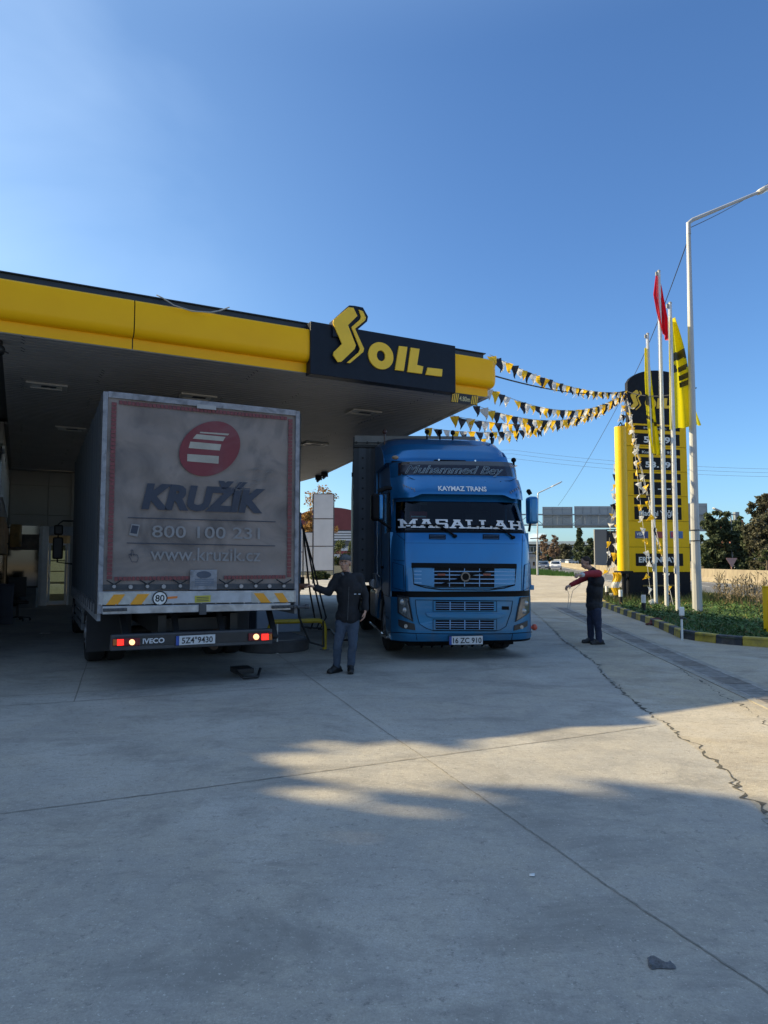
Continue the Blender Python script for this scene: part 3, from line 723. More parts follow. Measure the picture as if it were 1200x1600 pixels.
# hanging double sided projecting sign
a = onplane(16, 820, (LW.x, LW.y), FANG)
def wpx(px, py, Y): q = aty(px, py, Y); return q
s1 = wpx(15, 819, 20.5); s2 = wpx(31, 855, 20.5)
ps = thing('projecting_sign', 'rounded orange and green sign board hanging from the shop wall at the left', 'sign', (s1.x, 20.5, 0), 0.12)
w_ = s2.x - s1.x; mb = MB(); mb.box(0, w_, 0, .12, s2.z, s1.z); mb.build('sign_face', mat('orange_green_sign', (.40, .26, .10), .5, var=.6, scale=2.2), ps, bevel=.05)
mb = MB(); mb.bar((-.5, .06, s1.z - .1), (.02, .06, s1.z - .1), .03); mb.bar((-.5, .06, s2.z + .1), (.02, .06, s2.z + .1), .03); mb.build('bracket', DKGREY, ps)

# dark display rack, box and swivel chair by the shop wall
q = onz(27, 944); rk = thing('display_rack', 'tall dark goods rack with a few green packets beside the shop front', 'rack', (q.x, q.y, 0), .2)
mb = MB()
for x in (-.36, .34):
    for y in (-.2, .18): mb.box(x, x + .03, y, y + .03, 0, 1.75)
for z in (.08, .5, .92, 1.34, 1.72): mb.box(-.33, .34, -.17, .18, z, z + .025)
mb.build('frame', BLACK, rk)
mb = MB(); rg = random.Random(4)
for z in (.105, .525, .945, 1.365):
    for k in range(6):
        h = rg.uniform(.15, .33); mb.box(-.32 + k * .108, -.32 + k * .108 + .09, -.13, .05, z, z + h, k % 3)
mb.build('goods', [mat('dark_packets', (.03, .035, .04), .5, var=.5), mat('green_packets', (.14, .18, .05), .5, var=.4), mat('navy_packets', (.02, .03, .06), .5)], rk, smooth=False)
q = onz(45, 949); mb = MB(); mb.box(-.26, .24, -.2, .2, 0, .66); mb.box(-.22, -.2, -.21, -.205, .1, .6); mb.box(-.1, .1, -.215, -.201, .5, .56, 0)
mb.cyl((-.2, -.1, -.0), (-.2, -.1, .03), .03)
tag(mb.build('storage_box', mat('grey_cabinet', (.20, .23, .25), .6), loc=(q.x, q.y, 0), rot=(0, 0, .3), bevel=.015), 'low grey cabinet standing beside the shop door', 'cabinet')
q = onz(27, 970); ch = thing('swivel_chair', 'black swivel chair on five castors in front of the shop window', 'chair', (q.x, q.y, 0), .6)
mb = MB()
for k in range(5):
    a = k * 2 * math.pi / 5; mb.bar((0, 0, .11), (.30 * math.cos(a), .30 * math.sin(a), .07), .04, .03)
mb.build('star_base', BLACK, ch)
for k in range(5):
    a = k * 2 * math.pi / 5; mb = MB(); mb.cyl((.30 * math.cos(a) - .02, .30 * math.sin(a), .032), (.30 * math.cos(a) + .02, .30 * math.sin(a), .032), .03); mb.build('castor', BLACK, ch)
mb = MB(); mb.cyl((0, 0, .1), (0, 0, .45), .03); mb.build('gas_column', DKGREY, ch)
mb = MB(); mb.box(-.24, .24, -.23, .23, .45, .53); mb.build('seat', BLACK, ch, bevel=.03)
mb = MB(); mb.box(-.22, .22, .22, .29, .62, 1.15); mb.bar((0, .15, .47), (0, .25, .7), .05, .02); mb.build('backrest', BLACK, ch, bevel=.03)
q = onz(4, 975); mb = MB(); mb.box(-.3, .22, -.2, .2, 0, .95); mb.box(-.31, .23, -.21, .21, .95, 1.0); mb.box(-.25, .17, -.215, -.201, .2, .85)
tag(mb.build('litter_bin', mat('navy_bin', (.02, .03, .06), .5), loc=(q.x, q.y, 0), rot=(0, 0, .5), bevel=.02), 'dark blue bin at the left picture edge under the canopy', 'bin')
# ================================================================== VEHICLE HELPERS
def wheel(parent, x0, x1, y, r, name='wheel', side=-1):
    """tyre between x0..x1 (axis along x), at local y; its rim faces side"""
    w = MB(); n = 40; prof_ = [(x0, r * .62), (x0, r * .9), (x0 + .03, r * .985), (x0 + .06, r), (x1 - .06, r), (x1 - .03, r * .985), (x1, r * .9), (x1, r * .62)]
    vs = []
    for i in range(n):
        a = 2 * math.pi * i / n
        for (x, rr) in prof_: vs.append((x, y + rr * math.cos(a), r + rr * math.sin(a)))
    k = len(prof_); fs = [(i * k + j, i * k + j + 1, ((i + 1) % n) * k + j + 1, ((i + 1) % n) * k + j) for i in range(n) for j in range(k - 1)]
    w.add(vs, fs); o = w.build('wheel', RUBBER, parent)
    xr = x0 if side < 0 else x1; s = 1 if side < 0 else -1
    m = MB(); m.cyl((xr + s * .01, y, r), (xr + s * .09, y, r), r * .63, r * .5, 32); m.cyl((xr + s * .03, y, r), (xr - s * .02, y, r), r * .25, r * .2, 16)
    for i in range(10):
        a = 2 * math.pi * i / 10; m.cyl((xr - s * .01, y + r * .36 * math.cos(a), r + r * .36 * math.sin(a)), (xr + s * .03, y + r * .36 * math.cos(a), r + r * .36 * math.sin(a)), .016, n=6)
    m.build('rim', mat('dusty_rim', (.22, .22, .23), .5, metal=.4, var=.3), o)
    return o

# ================================================================== BOX TRUCK (rear view)
TA = R(26.7)
P1 = onz(163, 613, 3.67)
bt = thing('box_truck', 'grey tarpaulin box truck with red oval logo seen from behind under the canopy', 'truck', (P1.x, P1.y, 0), TA)
def rp_(px, py): return onplane(px, py, (P1.x, P1.y), TA)
BW, _ = rp_(467, 645); BL = 6.9; ZT = 3.67; ZB = rp_(160, 925)[1]
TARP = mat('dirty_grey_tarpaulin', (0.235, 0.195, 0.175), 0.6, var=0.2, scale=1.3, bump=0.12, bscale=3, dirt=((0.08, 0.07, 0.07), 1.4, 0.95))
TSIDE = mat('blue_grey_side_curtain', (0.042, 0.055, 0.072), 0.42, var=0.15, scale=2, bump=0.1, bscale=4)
# body: back curtain with slight sag and folds
mb = MB()
def curt(i, j):
    x = BW * i; z = ZB + (ZT - ZB) * j
    return (x, .02 + .006 * math.sin(x * 9 + z * 2) * math.sin(z * 3) + .004 * math.sin(z * 17 + x * 3), z)
mb.grid(curt, 60, 60); mb.build('rear_curtain', TARP, bt, recalc=False)
mb = MB()
def sidec(i, j):
    y = .03 + (BL - .03) * i; z = 1.0 + (ZT - 1.0) * j
    return (-.005 - .005 * math.sin(y * 14) - .004 * math.sin(y * 5 + z), y, z)
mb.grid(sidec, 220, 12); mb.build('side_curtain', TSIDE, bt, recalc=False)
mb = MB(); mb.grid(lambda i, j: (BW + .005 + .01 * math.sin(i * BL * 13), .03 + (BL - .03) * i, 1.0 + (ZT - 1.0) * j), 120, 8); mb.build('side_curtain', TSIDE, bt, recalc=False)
mb = MB(); mb.box(.0, BW, .05, BL, 3.60, ZT + .012); mb.build('roof', TARP, bt, bevel=.02)
mb = MB(); mb.box(.02, BW - .02, .04, BL, 1.0, 1.12); mb.box(.0, BW, BL - .05, BL, 1.0, ZT); mb.build('load_bed', DKGREY, bt)
# corner posts and top rail
PALE = mat('pale_scuffed_edge', (0.27, 0.275, 0.30), 0.6, var=0.2, scale=9, dirt=((.1, .1, .11), 7, .8))
mb = MB(); mb.box(-.012, .045, -.012, .045, .95, ZT + .01); mb.box(BW - .045, BW + .012, -.012, .045, .95, ZT + .01); mb.box(.046, BW - .046, -.01, .02, ZT - .06, ZT + .018)
mb.build('corner_post', PALE, bt, bevel=.006)
for x0, x1 in ((-.03, -.013), (BW + .013, BW + .03)): mb = MB(); mb.box(x0, x1, .0, .03, .95, ZT - .02); mb.build('edge_seal', BLACK, bt)
mb = MB(); q = rp_(322, 630); mb.box(q[0] - .12, q[0] + .13, -.02, -.012, ZT - .09, ZT - .035); mb.build('roof_label', mat('grey_label', (.36, .36, .36), .6), bt)
mb = MB(); q = rp_(310, 626); mb.box(BW * .45, BW * .55, .2, .6, ZT + .014, ZT + .05); mb.box(BW * .78, BW * .93, .3, .8, ZT + .014, ZT + .045); mb.build('roof_patch', PALE, bt)
# red reflective squares
REDT = mat('faded_red_tape', (0.17, 0.04, 0.045), 0.5, var=0.25, scale=20)
mb = MB(); sq = .052
z = ZB + .18; 
zz0 = rp_(170, 905)[1]; xl = .115; xr_ = BW - .115
zz = zz0
while zz < ZT - .12:
    for x in (xl - .026, xr_ - .034): mb.box(x, x + .058, .003, .007, zz, zz + .042)
    zz += .05
x = xl + .06
while x < xr_ - .06:
    for z_ in (ZT - .13, zz0 - .02):
        if z_ < 2 and BW * .47 < x < BW * .60: continue
        mb.box(x, x + .042, .003, .007, z_, z_ + .048)
    x += .05
mb.build('reflective_tape', REDT, bt, smooth=False)
# writing, mapped from the curtain's own plane
LRED = mat('faded_red_logo', (0.17, 0.022, 0.032), 0.55, var=0.12, scale=3, dirt=((.2, .13, .14), 2, .35))
LNAV = mat('faded_navy_lettering', (0.028, 0.036, 0.06), 0.55, var=0.15)
LPAL = mat('pale_worn_lettering', (0.235, 0.225, 0.225), 0.55, var=0.12, scale=4, dirt=((.25, .25, .26), 6, .9))
LCRE = mat('cream_logo_bars', (0.36, 0.34, 0.29), 0.55, var=0.15, scale=6)
def Z3(x, y): return (100 + x / 3.0, 600 + y / 3.0)
YD = -.0
def rpoly(pts, y, m, name, th=.002, raw=False):
    q = [rp_(*(p if raw else Z3(*p))) for p in pts]; mb = MB(); mb.prism(q, 'y', y - th, y); return mb.build(name, m, bt, smooth=False)
# oval: rotated ellipse
cx, cy = rp_(*Z3(683, 303)); 
n = 48; q = []
a1_ = rp_(*Z3(815, 215)); b1_ = rp_(*Z3(600, 195))
for i in range(n):
    t = 2 * math.pi * i / n; X = 150 * math.cos(t); Y = 121 * math.sin(t); th = R(-30)
    q.append(Z3(683 + X * math.cos(th) - Y * math.sin(th) * 1.0, 303 + X * math.sin(th) + Y * math.cos(th)))
rpoly(q, 0.004, LRED, 'logo', raw=True, th=.004)
for pts in ([(640, 224), (775, 233), (768, 241), (635, 230)], [(622, 235), (757, 248), (745, 268), (603, 256)], [(592, 270), (737, 283), (730, 312), (584, 300)], [(578, 328), (726, 338), (724, 374), (577, 362)]):
    rpoly(pts, -.001, LCRE, 'logo_bar')
def rtext(s, x0, x1, ybase, m, cap, y1base=None, **kw):
    a = rp_(*Z3(x0, ybase)); b = rp_(*Z3(x1, y1base if y1base else ybase)); t = text_mb(s, cap, width=b[0] - a[0], **kw)
    ang = math.atan2(b[1] - a[1], b[0] - a[0])
    o = t.build('lettering', m, bt, loc=(a[0], -.003, a[1]), rot=(0, -ang, 0), smooth=False); return o
capk = rp_(*Z3(450, 468))[1] - rp_(*Z3(450, 580))[1]
rtext('KRU\u017d\u00cdK', 362, 942, 578, LNAV, capk, 599, bold=.055, shear=.20)
capn = rp_(*Z3(500, 660))[1] - rp_(*Z3(500, 718))[1]
rtext('800 100 231', 412, 918, 718, LPAL, capn, 727, bold=.008)
rtext('www.kruzik.cz', 404, 920, 826, LPAL, capn * 1.12, 831, bold=.006)
for pts in ([(300, 624), (992, 644), (992, 648), (300, 628)], [(294, 743), (990, 757), (990, 761), (294, 747)]): rpoly(pts, .002, LNAV, 'rule_line')
rpoly([(316, 655), (356, 660), (345, 716), (305, 708)], .002, LPAL, 'phone_symbol'); rpoly([(320, 662), (350, 666), (341, 703), (311, 698)], -.001, LNAV, 'phone_symbol')
hnd = [(303, 800), (312, 796), (316, 808), (315, 778), (323, 778), (325, 803), (331, 797), (336, 803), (341, 799), (346, 806), (348, 818), (342, 834), (318, 834)]
for a, b in zip(hnd, hnd[1:] + hnd[:1]):
    dx, dy = b[0] - a[0], b[1] - a[1]; L = math.hypot(dx, dy); nx, ny = -dy / L * 1.2, dx / L * 1.2
    rpoly([(a[0] + nx, a[1] + ny), (b[0] + nx, b[1] + ny), (b[0] - nx, b[1] - ny), (a[0] - nx, a[1] - ny)], .002, LNAV, 'hand_symbol')
# wiped scribble marks in the dirt
rg = random.Random(21); mb = MB()
for _ in range(46):
    x = rg.uniform(770, 940); y = 470 - (x - 770) * .35 + rg.uniform(-40, 45); L = rg.uniform(20, 90); a = rg.gauss(-.45, .35)
    pts = [rp_(*Z3(x + L * k / 5 * math.cos(a), y + L * k / 5 * math.sin(a) + rg.uniform(-4, 4))) for k in range(6)]
    for (p, r_) in zip(pts, pts[1:]):
        w = .002; mb.add([(p[0], -.0045, p[1] - w), (r_[0], -.0045, r_[1] - w), (r_[0], -.0045, r_[1] + w), (p[0], -.0045, p[1] + w)], [(0, 1, 2, 3)])
mb.build('wiped_marks', mat('wiped_dust', (.20, .19, .19), .7), bt, smooth=False)
# metal badge plate at the foot of the curtain
def Z5(x, y): return (130 + x / 3.3333, 860 + y / 3.3333)
def r5(pts, y0, y1, m, name, bev=0.0, par=None):
    q = [rp_(*Z5(*p)) for p in pts]; mb = MB(); mb.prism(q, 'y', y0, y1); return mb.build(name, m, par or bt, smooth=False, bevel=bev)
r5([(556, 103), (697, 100), (694, 204), (553, 206)], -.02, 0.0, PALE, 'badge_plate', .006)
q = [(626 + 38 * math.cos(t * math.pi / 12), 126 + 18 * math.sin(t * math.pi / 12)) for t in range(24)]; r5(q, -.026, -.021, mat('blue_badge', (.05, .07, .11), .4), 'badge')
for k in range(4): r5([(580, 148 + k * 10), (678, 147 + k * 10), (678, 153 + k * 10), (580, 154 + k * 10)], -.024, -.021, mat('faded_blue_print', (.12, .15, .2), .5), 'badge_print')
# webbing band with rope hooks
r5([(76, 178), (1100, 172), (1100, 200), (76, 207)], -.008, .012, mat('dark_webbing', (.055, .058, .066), .7, var=.3), 'strap_band')
HK = mat('zinc_hook', (.3, .3, .32), .4, metal=.5)
mb = MB()
for (x, y) in ((160, 150), (333, 149), (504, 147), (743, 146), (897, 147), (1043, 147)):
    for s in (-1, 1):
        a = rp_(*Z5(x + s * 38, y + 5)); b = rp_(*Z5(x - s * 3, y + 30)); mb.cyl((a[0], -.02, a[1]), (b[0], -.02, b[1]), .009, n=6)
    c = rp_(*Z5(x, y + 38)); hk = MB(); hk.cyl((c[0], -.03, c[1]), (c[0], 0, c[1]), .022, n=10); hk.build('hook', HK, bt)
for (x, y) in ((246, 190), (418, 188), (821, 187), (968, 186)):
    c = rp_(*Z5(x, y)); hk = MB(); hk.cyl((c[0], -.03, c[1]), (c[0], 0, c[1]), .026, n=12); hk.build('hook', HK, bt)
mb.build('rope', BLACK, bt)
# tailgate
tg = r5([(78, 214), (1104, 207), (1104, 268), (78, 283)], -.03, .03, ALU, 'tailgate', .006)
CREAM = mat('reflective_white_board', (.50, .49, .45), .4, var=.1, scale=6, dirt=((.2, .2, .19), 5, .5)); ORG = mat('reflective_orange', (.75, .32, .015), .4, var=.08)
r5([(104, 222), (352, 219), (351, 278), (104, 283)], -.036, -.031, CREAM, 'hazard_board', par=tg)
r5([(874, 217), (1092, 212), (1092, 268), (876, 272)], -.036, -.031, CREAM, 'hazard_board', par=tg)
for pts in ([(158, 229), (217, 228), (178, 282), (117, 283)], [(282, 227), (342, 226), (301, 280), (240, 281)], [(884, 222), (934, 222), (972, 271), (922, 271)], [(990, 222), (1034, 221), (1066, 270), (1022, 270)]):
    r5(pts, -.040, -.037, ORG, 'hazard_stripe', par=tg)
r5([(353, 222), (873, 217), (873, 268), (353, 275)], -.033, -.0305, mat('white_gate_panel', (.42, .43, .45), .45, var=.12, scale=5, dirt=((.2, .2, .2), 4, .5)), 'gate_panel', par=tg)
r5([(437, 241), (488, 237), (488, 248), (437, 253)], -.037, -.034, mat('orange_marker', (.75, .2, .03), .4), 'side_marker', par=tg)
r5([(578, 236), (661, 233), (660, 268), (578, 272)], -.036, -.034, mat('yellow_sticker', (.45, .40, .05), .5, var=.1), 'sticker', par=tg)
for k in range(3): r5([(588, 243 + k * 9), (650, 241 + k * 9), (650, 244 + k * 9), (588, 246 + k * 9)], -.0385, -.0365, LNAV, 'sticker_print', par=tg)
c = rp_(*Z5(397, 249)); rr = .092
ringo = ring(c[0], c[1], rr, rr, rr * .84, rr * .84, -.042, -.034, BLACK, 'speed_sign_rim', tg)
mb = MB(); mb.cyl((c[0], -.039, c[1]), (c[0], -.034, c[1]), rr * .86, n=32); mb.build('speed_sign', WHITE, tg)
t = text_mb('80', .085, bold=.02, width=.112); t.build('lettering', BLACK, tg, loc=(c[0] - .056, -.0405, c[1] - .038), smooth=False)
mb = MB(); rg = random.Random(2)
for k in range(14):
    c = rp_(*Z5(95 + k * 74, 282 - k * 1.0)); mb.cyl((c[0], -.04, c[1]), (c[0], -.03, c[1]), .009, n=8)
mb.build('rivets', ALU, tg)
# sill beam and hinges
r5([(98, 290), (1075, 273), (1075, 309), (98, 333)], -.045, .02, ALU, 'sill_beam', .008)
for (x0, x1, y) in ((100, 226, 306), (975, 1104, 290)):
    mb = MB(); a = rp_(*Z5(x0, y + 12)); b = rp_(*Z5(x1, y - 8)); mb.box(a[0], b[0], -.07, -.045, min(a[1], b[1]), max(a[1], b[1]))
    for k in range(5): xx = a[0] + (b[0] - a[0]) * (k + .5) / 5; mb.cyl((xx, -.085, (a[1] + b[1]) / 2), (xx, -.07, (a[1] + b[1]) / 2), .018, n=8)
    mb.build('hinge', DKGREY, bt, bevel=.004)
mb = MB()
a = rp_(*Z5(1130, 293)); mb.cyl((BW - .02, -.05, a[1]), (BW + .12, -.05, a[1]), .022); mb.cyl((BW + .1, -.05, a[1]), (BW + .14, -.05, a[1]), .035)
mb.build('tailgate_pin', DKGREY, bt); mb = MB(); c = rp_(*Z5(617, 296)); mb.box(c[0] - .045, c[0] + .045, -.08, -.045, c[1] - .09, c[1] + .05)
mb.build('tailgate_latch', DKGREY, bt, bevel=.004)
# side board below the curtain, side guards
mb = MB(); mb.box(-.01, .03, .03, BL, .86, 1.03); mb.box(BW - .03, BW + .01, .03, BL, .86, 1.03); mb.build('side_board', mat('side_board_grey', (.17, .18, .2), .5, var=.3, scale=4), bt, smooth=False)
for k in range(15):
    y = .3 + k * .45; mb = MB(); mb.box(-.022, -.008, y, y + .04, .93, 1.08); mb.build('buckle', DKGREY, bt)
mb = MB()
for z in (.42, .58, .74): mb.box(.03, .07, 3.75, 6.1, z, z + .1)
mb.box(.04, .08, 3.9, 3.96, .4, .9); mb.box(.04, .08, 5.8, 5.86, .4, .9); mb.build('side_guard', mat('side_guard_metal', (.12, .13, .14), .5), bt)
# chassis, axle, wheels, mudguards
mb = MB(); mb.box(.75, .85, .3, 8.6, .62, .88); mb.box(BW - .85, BW - .75, .3, 8.6, .62, .88)
for y in (.5, 1.4, 3.2, 5): mb.box(.85, BW - .85, y, y + .1, .66, .82)
mb.box(.9, 1.6, .9, 1.5, .5, .7); mb.build('chassis', BLACK, bt)
mb = MB(); mb.cyl((.2, 2.95, .45), (BW - .2, 2.95, .45), .08); mb.ell((BW / 2, 2.95, .45), (.25, .28, .24)); mb.build('rear_axle', BLACK, bt)
for (x0, x1, s) in ((.05, .32, -1), (.35, .62, 1), (BW - .32, BW - .05, 1), (BW - .62, BW - .35, -1)): wheel(bt, x0, x1, 2.95, .46, side=s)
for (x0, x1, s) in ((.08, .36, -1), (BW - .36, BW - .08, 1)): wheel(bt, x0, x1, 7.7, .46, side=s)
mb = MB()
for x0, x1 in ((.02, .66), (BW - .66, BW - .02)):
    mb.box(x0, x1, 2.30, 2.32, .22, .92); mb.box(x0, x1, 2.30, 3.5, .955, .975)
mb.build('mudguard', mat('mudguard_rubber', (.02, .021, .025), .7), bt)
mb = MB(); mb.box(1.75, 2.3, 3.2, 4.3, .35, .8); mb.build('fuel_tank', ALU, bt, bevel=.05)
mb = MB(); mb.cyl((1.62, .9, .38), (1.62, 2.1, .42), .06); mb.box(1.3, 1.95, 1.1, 1.45, .5, .78); mb.build('exhaust', mat('rusty_steel', (.08, .05, .035), .8, var=.4), bt)
# pale tank/air bottles seen below the bed at the right
mb = MB(); mb.cyl((1.55, 1.75, .80), (1.98, 1.75, .80), .09); mb.cyl((1.55, 1.98, .80), (1.98, 1.98, .80), .09); mb.build('air_tank', ALU, bt)
# diagonal bumper brackets
for x in (.35, .95, BW - 1.0, BW - .3): mb = MB(); mb.bar((x, .02, .55), (x + (.0 if x > .5 else -.05), .35, .92), .07, .05); mb.build('bumper_bracket', BLACK, bt)
# underrun bumper
bp_ = r5([(146, 440), (983, 408), (983, 486), (140, 524)], -.02, .10, DKGREY, 'bumper', .012)
r5([(165, 449), (970, 418), (968, 470), (165, 500)], -.028, -.021, mat('bumper_black', (.022, .023, .026), .45, var=.3), 'bumper_panel', .004, par=bp_)
LR = mat('lamp_red_lit', (.6, .02, .02), .3, emit=((1, .02, .01), 1.1)); LR2 = mat('lamp_red_dim', (.16, .012, .02), .25); LAM = mat('lamp_warm_lit', (.9, .5, .2), .3, emit=((1, .50, .22), 1.2)); LO = mat('lamp_amber', (.5, .14, .02), .3)
for (lx, rx_, k) in ((150, 293, 0), (855, 978, 1)):
    y0, y1 = (458, 497) if k == 0 else (430, 469)
    lamp = r5([(lx, y0), (rx_, y0 - 5), (rx_, y1 - 4), (lx, y1)], -.06, -.029, LR2, 'tail_light', .008, par=bt)
    if k == 0: segs = [((152, 172), LO), ((174, 208), LR), ((232, 270), LAM)]
    else: segs = [((876, 912), LAM), ((922, 958), LR), ((960, 976), LO)]
    for (a, b), m in segs:
        if m is LAM:
            cxx, cyy = (a + b) / 2, (y0 + y1) / 2 - 2; q = [(cxx + 15 * math.cos(t * math.pi / 10), cyy + 15 * math.sin(t * math.pi / 10)) for t in range(20)]
        else: q = [(a, y0 + 3), (b, y0 + 2), (b, y1 - 6), (a, y1 - 4)]
        r5(q, -.067, -.061, m, 'lens', .002, par=lamp)
t = text_mb('IVECO', .062, bold=.03, width=.26); c = rp_(*Z5(308, 479)); t.build('lettering', mat('silver_letters', (.6, .6, .62), .4), bt, loc=(c[0], -.032, c[1] - .012), rot=(0, -.0, 0), smooth=False)
# number plate
PLW = mat('plate_white', (.56, .57, .58), .4, var=.05); PLB = mat('plate_blue', (.02, .07, .32), .4)
def plate(parent, q0, q1, zt, zb, y, txt, frac=.08, tw=.86):
    mb = MB(); mb.box(q0 - .008, q1 + .008, y, y + .01, zb - .008, zt + .008); pl = mb.build('number_plate', BLACK, parent, bevel=.003)
    mb = MB(); mb.box(q0 + (q1 - q0) * frac, q1, y - .004, y - .0005, zb, zt); mb.build('plate_face', PLW, pl)
    mb = MB(); mb.box(q0, q0 + (q1 - q0) * frac - .001, y - .004, y - .0005, zb, zt); mb.build('country_band', PLB, pl)
    h = (zt - zb) * .66; w = (q1 - q0) * (1 - frac) * tw
    t = text_mb(txt, h, bold=.018, width=w); t.build('lettering', BLACK, pl, loc=(q0 + (q1 - q0) * (frac + (1 - frac) * (1 - tw) / 2), y - .0062, zb + (zt - zb) * .17), smooth=False)
    return pl
a = rp_(*Z5(481, 441)); b = rp_(*Z5(683, 484)); zt_ = (rp_(*Z5(481, 443))[1] + rp_(*Z5(683, 437))[1]) / 2; zb_ = (rp_(*Z5(481, 491))[1] + rp_(*Z5(683, 484))[1]) / 2
plate(bt, a[0], b[0], zt_, zb_, -.04, '5Z4\u00b09430')
# cab ahead of the box with its mirrors
IV = mat('white_cab_paint', (.45, .46, .48), .3, coat=.3)
mb = MB(); mb.prism([(7.1, .5), (9.0, .5), (9.05, 1.5), (8.75, 2.75), (7.5, 2.85), (7.1, 2.7)], 'x', .12, BW - .12); mb.build('cab', IV, bt, bevel=.06)
mb = MB(); mb.box(-.36, -.14, 8.3, 8.4, 1.62, 2.12); mb.box(-.34, -.15, 8.32, 8.39, 2.17, 2.40); mb.build('mirror', BLACK, bt, bevel=.04)
mb = MB(); mb.tube([(.12, 8.45, 2.5), (-.16, 8.42, 2.5), (-.25, 8.41, 2.42), (-.25, 8.41, 1.55), (.12, 8.45, 1.5)], .018); mb.build('mirror_arm', BLACK, bt)
# rag of torn strap hanging from the bumper
mb = MB(); c = rp_(*Z5(800, 520)); rg = random.Random(5)
mb.build
mb = MB(); mb.box(BW * .70, BW * .80, .3, .62, .05, .12); mb.tube([(BW * .70, .3, .1), (BW * .72, .1, .03), (BW * .80, .12, .03), (BW * .84, .35, .1)], .02); mb.build('spare_holder', BLACK, bt, bevel=.02)

# ================================================================== BLUE TRACTOR TRUCK (front view)
BA = R(8.2)
PB = aty(615.5, 990, 11.0)
tk = thing('blue_truck', 'blue heavy tractor truck facing the camera with white windscreen lettering', 'truck', (PB.x, PB.y, 0), BA)
TW = 2.37
PROF = [(.24, .10), (.30, .04), (.40, .0), (1.0, .0), (1.5, .02), (1.95, .07), (2.10, .12), (2.65, .30), (3.0, .36), (3.2, .42), (3.30, .52)]
def wz(z): return 1 - .055 * max(0, min(1, (z - 1.75) / .9))
def wx(u, z): return TW / 2 + (u - TW / 2) * wz(z)
def fy(u, z):
    z = min(max(z, PROF[0][0]), PROF[-1][0])
    for (a, ya), (b, yb) in zip(PROF, PROF[1:]):
        if a <= z <= b: y = ya + (yb - ya) * (z - a) / (b - a); break
    t = (u - TW / 2) / (TW / 2 * wz(z)); t = max(-1, min(1, t))
    return y + .05 * t * t + (.27 + .05 * max(0, min(1, (z - 1.9) / .7))) * abs(t) ** 8
def hit(px, py, extra=0.0):
    off = 0
    for _ in range(8):
        P = (PB.x - math.sin(BA) * off, PB.y + math.cos(BA) * off)
        u, z = onplane(px, py, P, BA); off = fy(u, z) + extra
    return u, z
BLUE = mat('blue_truck_paint', (0.012, 0.155, 0.375), 0.30, metal=0.55, var=0.05, scale=1.5, coat=0.5, dirt=((.03, .14, .30), 2, .4))
BLUED = mat('blue_truck_paint_lower', (0.022, 0.165, 0.35), 0.38, metal=0.5, var=0.08, scale=2, coat=0.3, dirt=((.08, .15, .23), 2.5, .55))
BTRIM = mat('black_truck_trim', (.004, .0045, .006), .45, var=.2, spec=.12)
def skin(z0, z1, m, name, u0=0.0, u1=TW, nu=60, nv=16, off=0.0, tp=None):
    mb = MB(); mb.grid(lambda i, j: (wx(u0 + (u1 - u0) * i, z0 + (z1 - z0) * j), fy(wx(u0 + (u1 - u0) * i, z0 + (z1 - z0) * j), z0 + (z1 - z0) * j) - off, z0 + (z1 - z0) * j), nu, nv)
    return mb.build(name, m, tk, recalc=False)
zw0 = hit(700, 829)[1]; zw1 = hit(700, 778)[1]
zgap1 = hit(720, 924)[1]; zgap0 = hit(720, 933)[1]
zlow = hit(720, 980.5)[1]
skin(zgap1, zw0, BLUE, 'front_panel'); skin(.30, zgap0, BLUED, 'bumper'); skin(zgap0, zgap1, BTRIM, 'front_gap', off=-.03)
skin(zw1 - .06, 3.27, BLUE, 'upper_panel')
skin(zw0, zw1, BLUE, 'windscreen_pillar', 0, .06, 8, 10); skin(zw0, zw1, BLUE, 'windscreen_pillar', TW - .06, TW, 8, 10)
skin(zw0, zw1 + .02, glass_mat('windscreen_glass', (.32, .42, .45)), 'windscreen', .06, TW - .06, 40, 6, off=-.01)
mb = MB(); mb.grid(lambda i, j: (i * TW, fy(i * TW, .30) + j * .5, .30), 30, 2); mb.build('bumper_underside', BTRIM, tk)
skin(zw0 - .035, zw0 + .004, BTRIM, 'screen_seal', .07, TW - .07, 40, 2, off=.006)
# decals and fittings that follow the front surface
def decal(pts, off, m, name, th=.015, parent=None, raw=False, cuts=3, bev=0):
    q = [p if raw else hit(*p) for p in pts]
    bm = bmesh.new(); vs = [bm.verts.new((a, 0, b)) for a, b in q]; bm.faces.new(vs)
    bmesh.ops.triangulate(bm, faces=bm.faces[:])
    if cuts: bmesh.ops.subdivide_edges(bm, edges=bm.edges[:], cuts=cuts, use_grid_fill=True)
    for v in bm.verts: v.co.y = fy(v.co.x, v.co.z) - off
    bmesh.ops.recalc_face_normals(bm, faces=bm.faces)
    if sum(f.normal.y for f in bm.faces) > 0: bmesh.ops.reverse_faces(bm, faces=bm.faces)
    me = bpy.data.meshes.new(name); bm.to_mesh(me); bm.free(); me.materials.append(m)
    o = bpy.data.objects.new(name, me); COL.objects.link(o); o.parent = parent or tk
    md = o.modifiers.new('s', 'SOLIDIFY'); md.thickness = th; md.offset = -1
    if bev: b = o.modifiers.new('b', 'BEVEL'); b.width = bev; b.segments = 2; b.limit_method = 'ANGLE'; b.angle_limit = R(50)
    return o
def Z6(x, y): return (540 + x / 3.75, 660 + y / 3.75)
def d6(pts, off, m, name, **k): return decal([Z6(*p) for p in pts], off, m, name, **k)
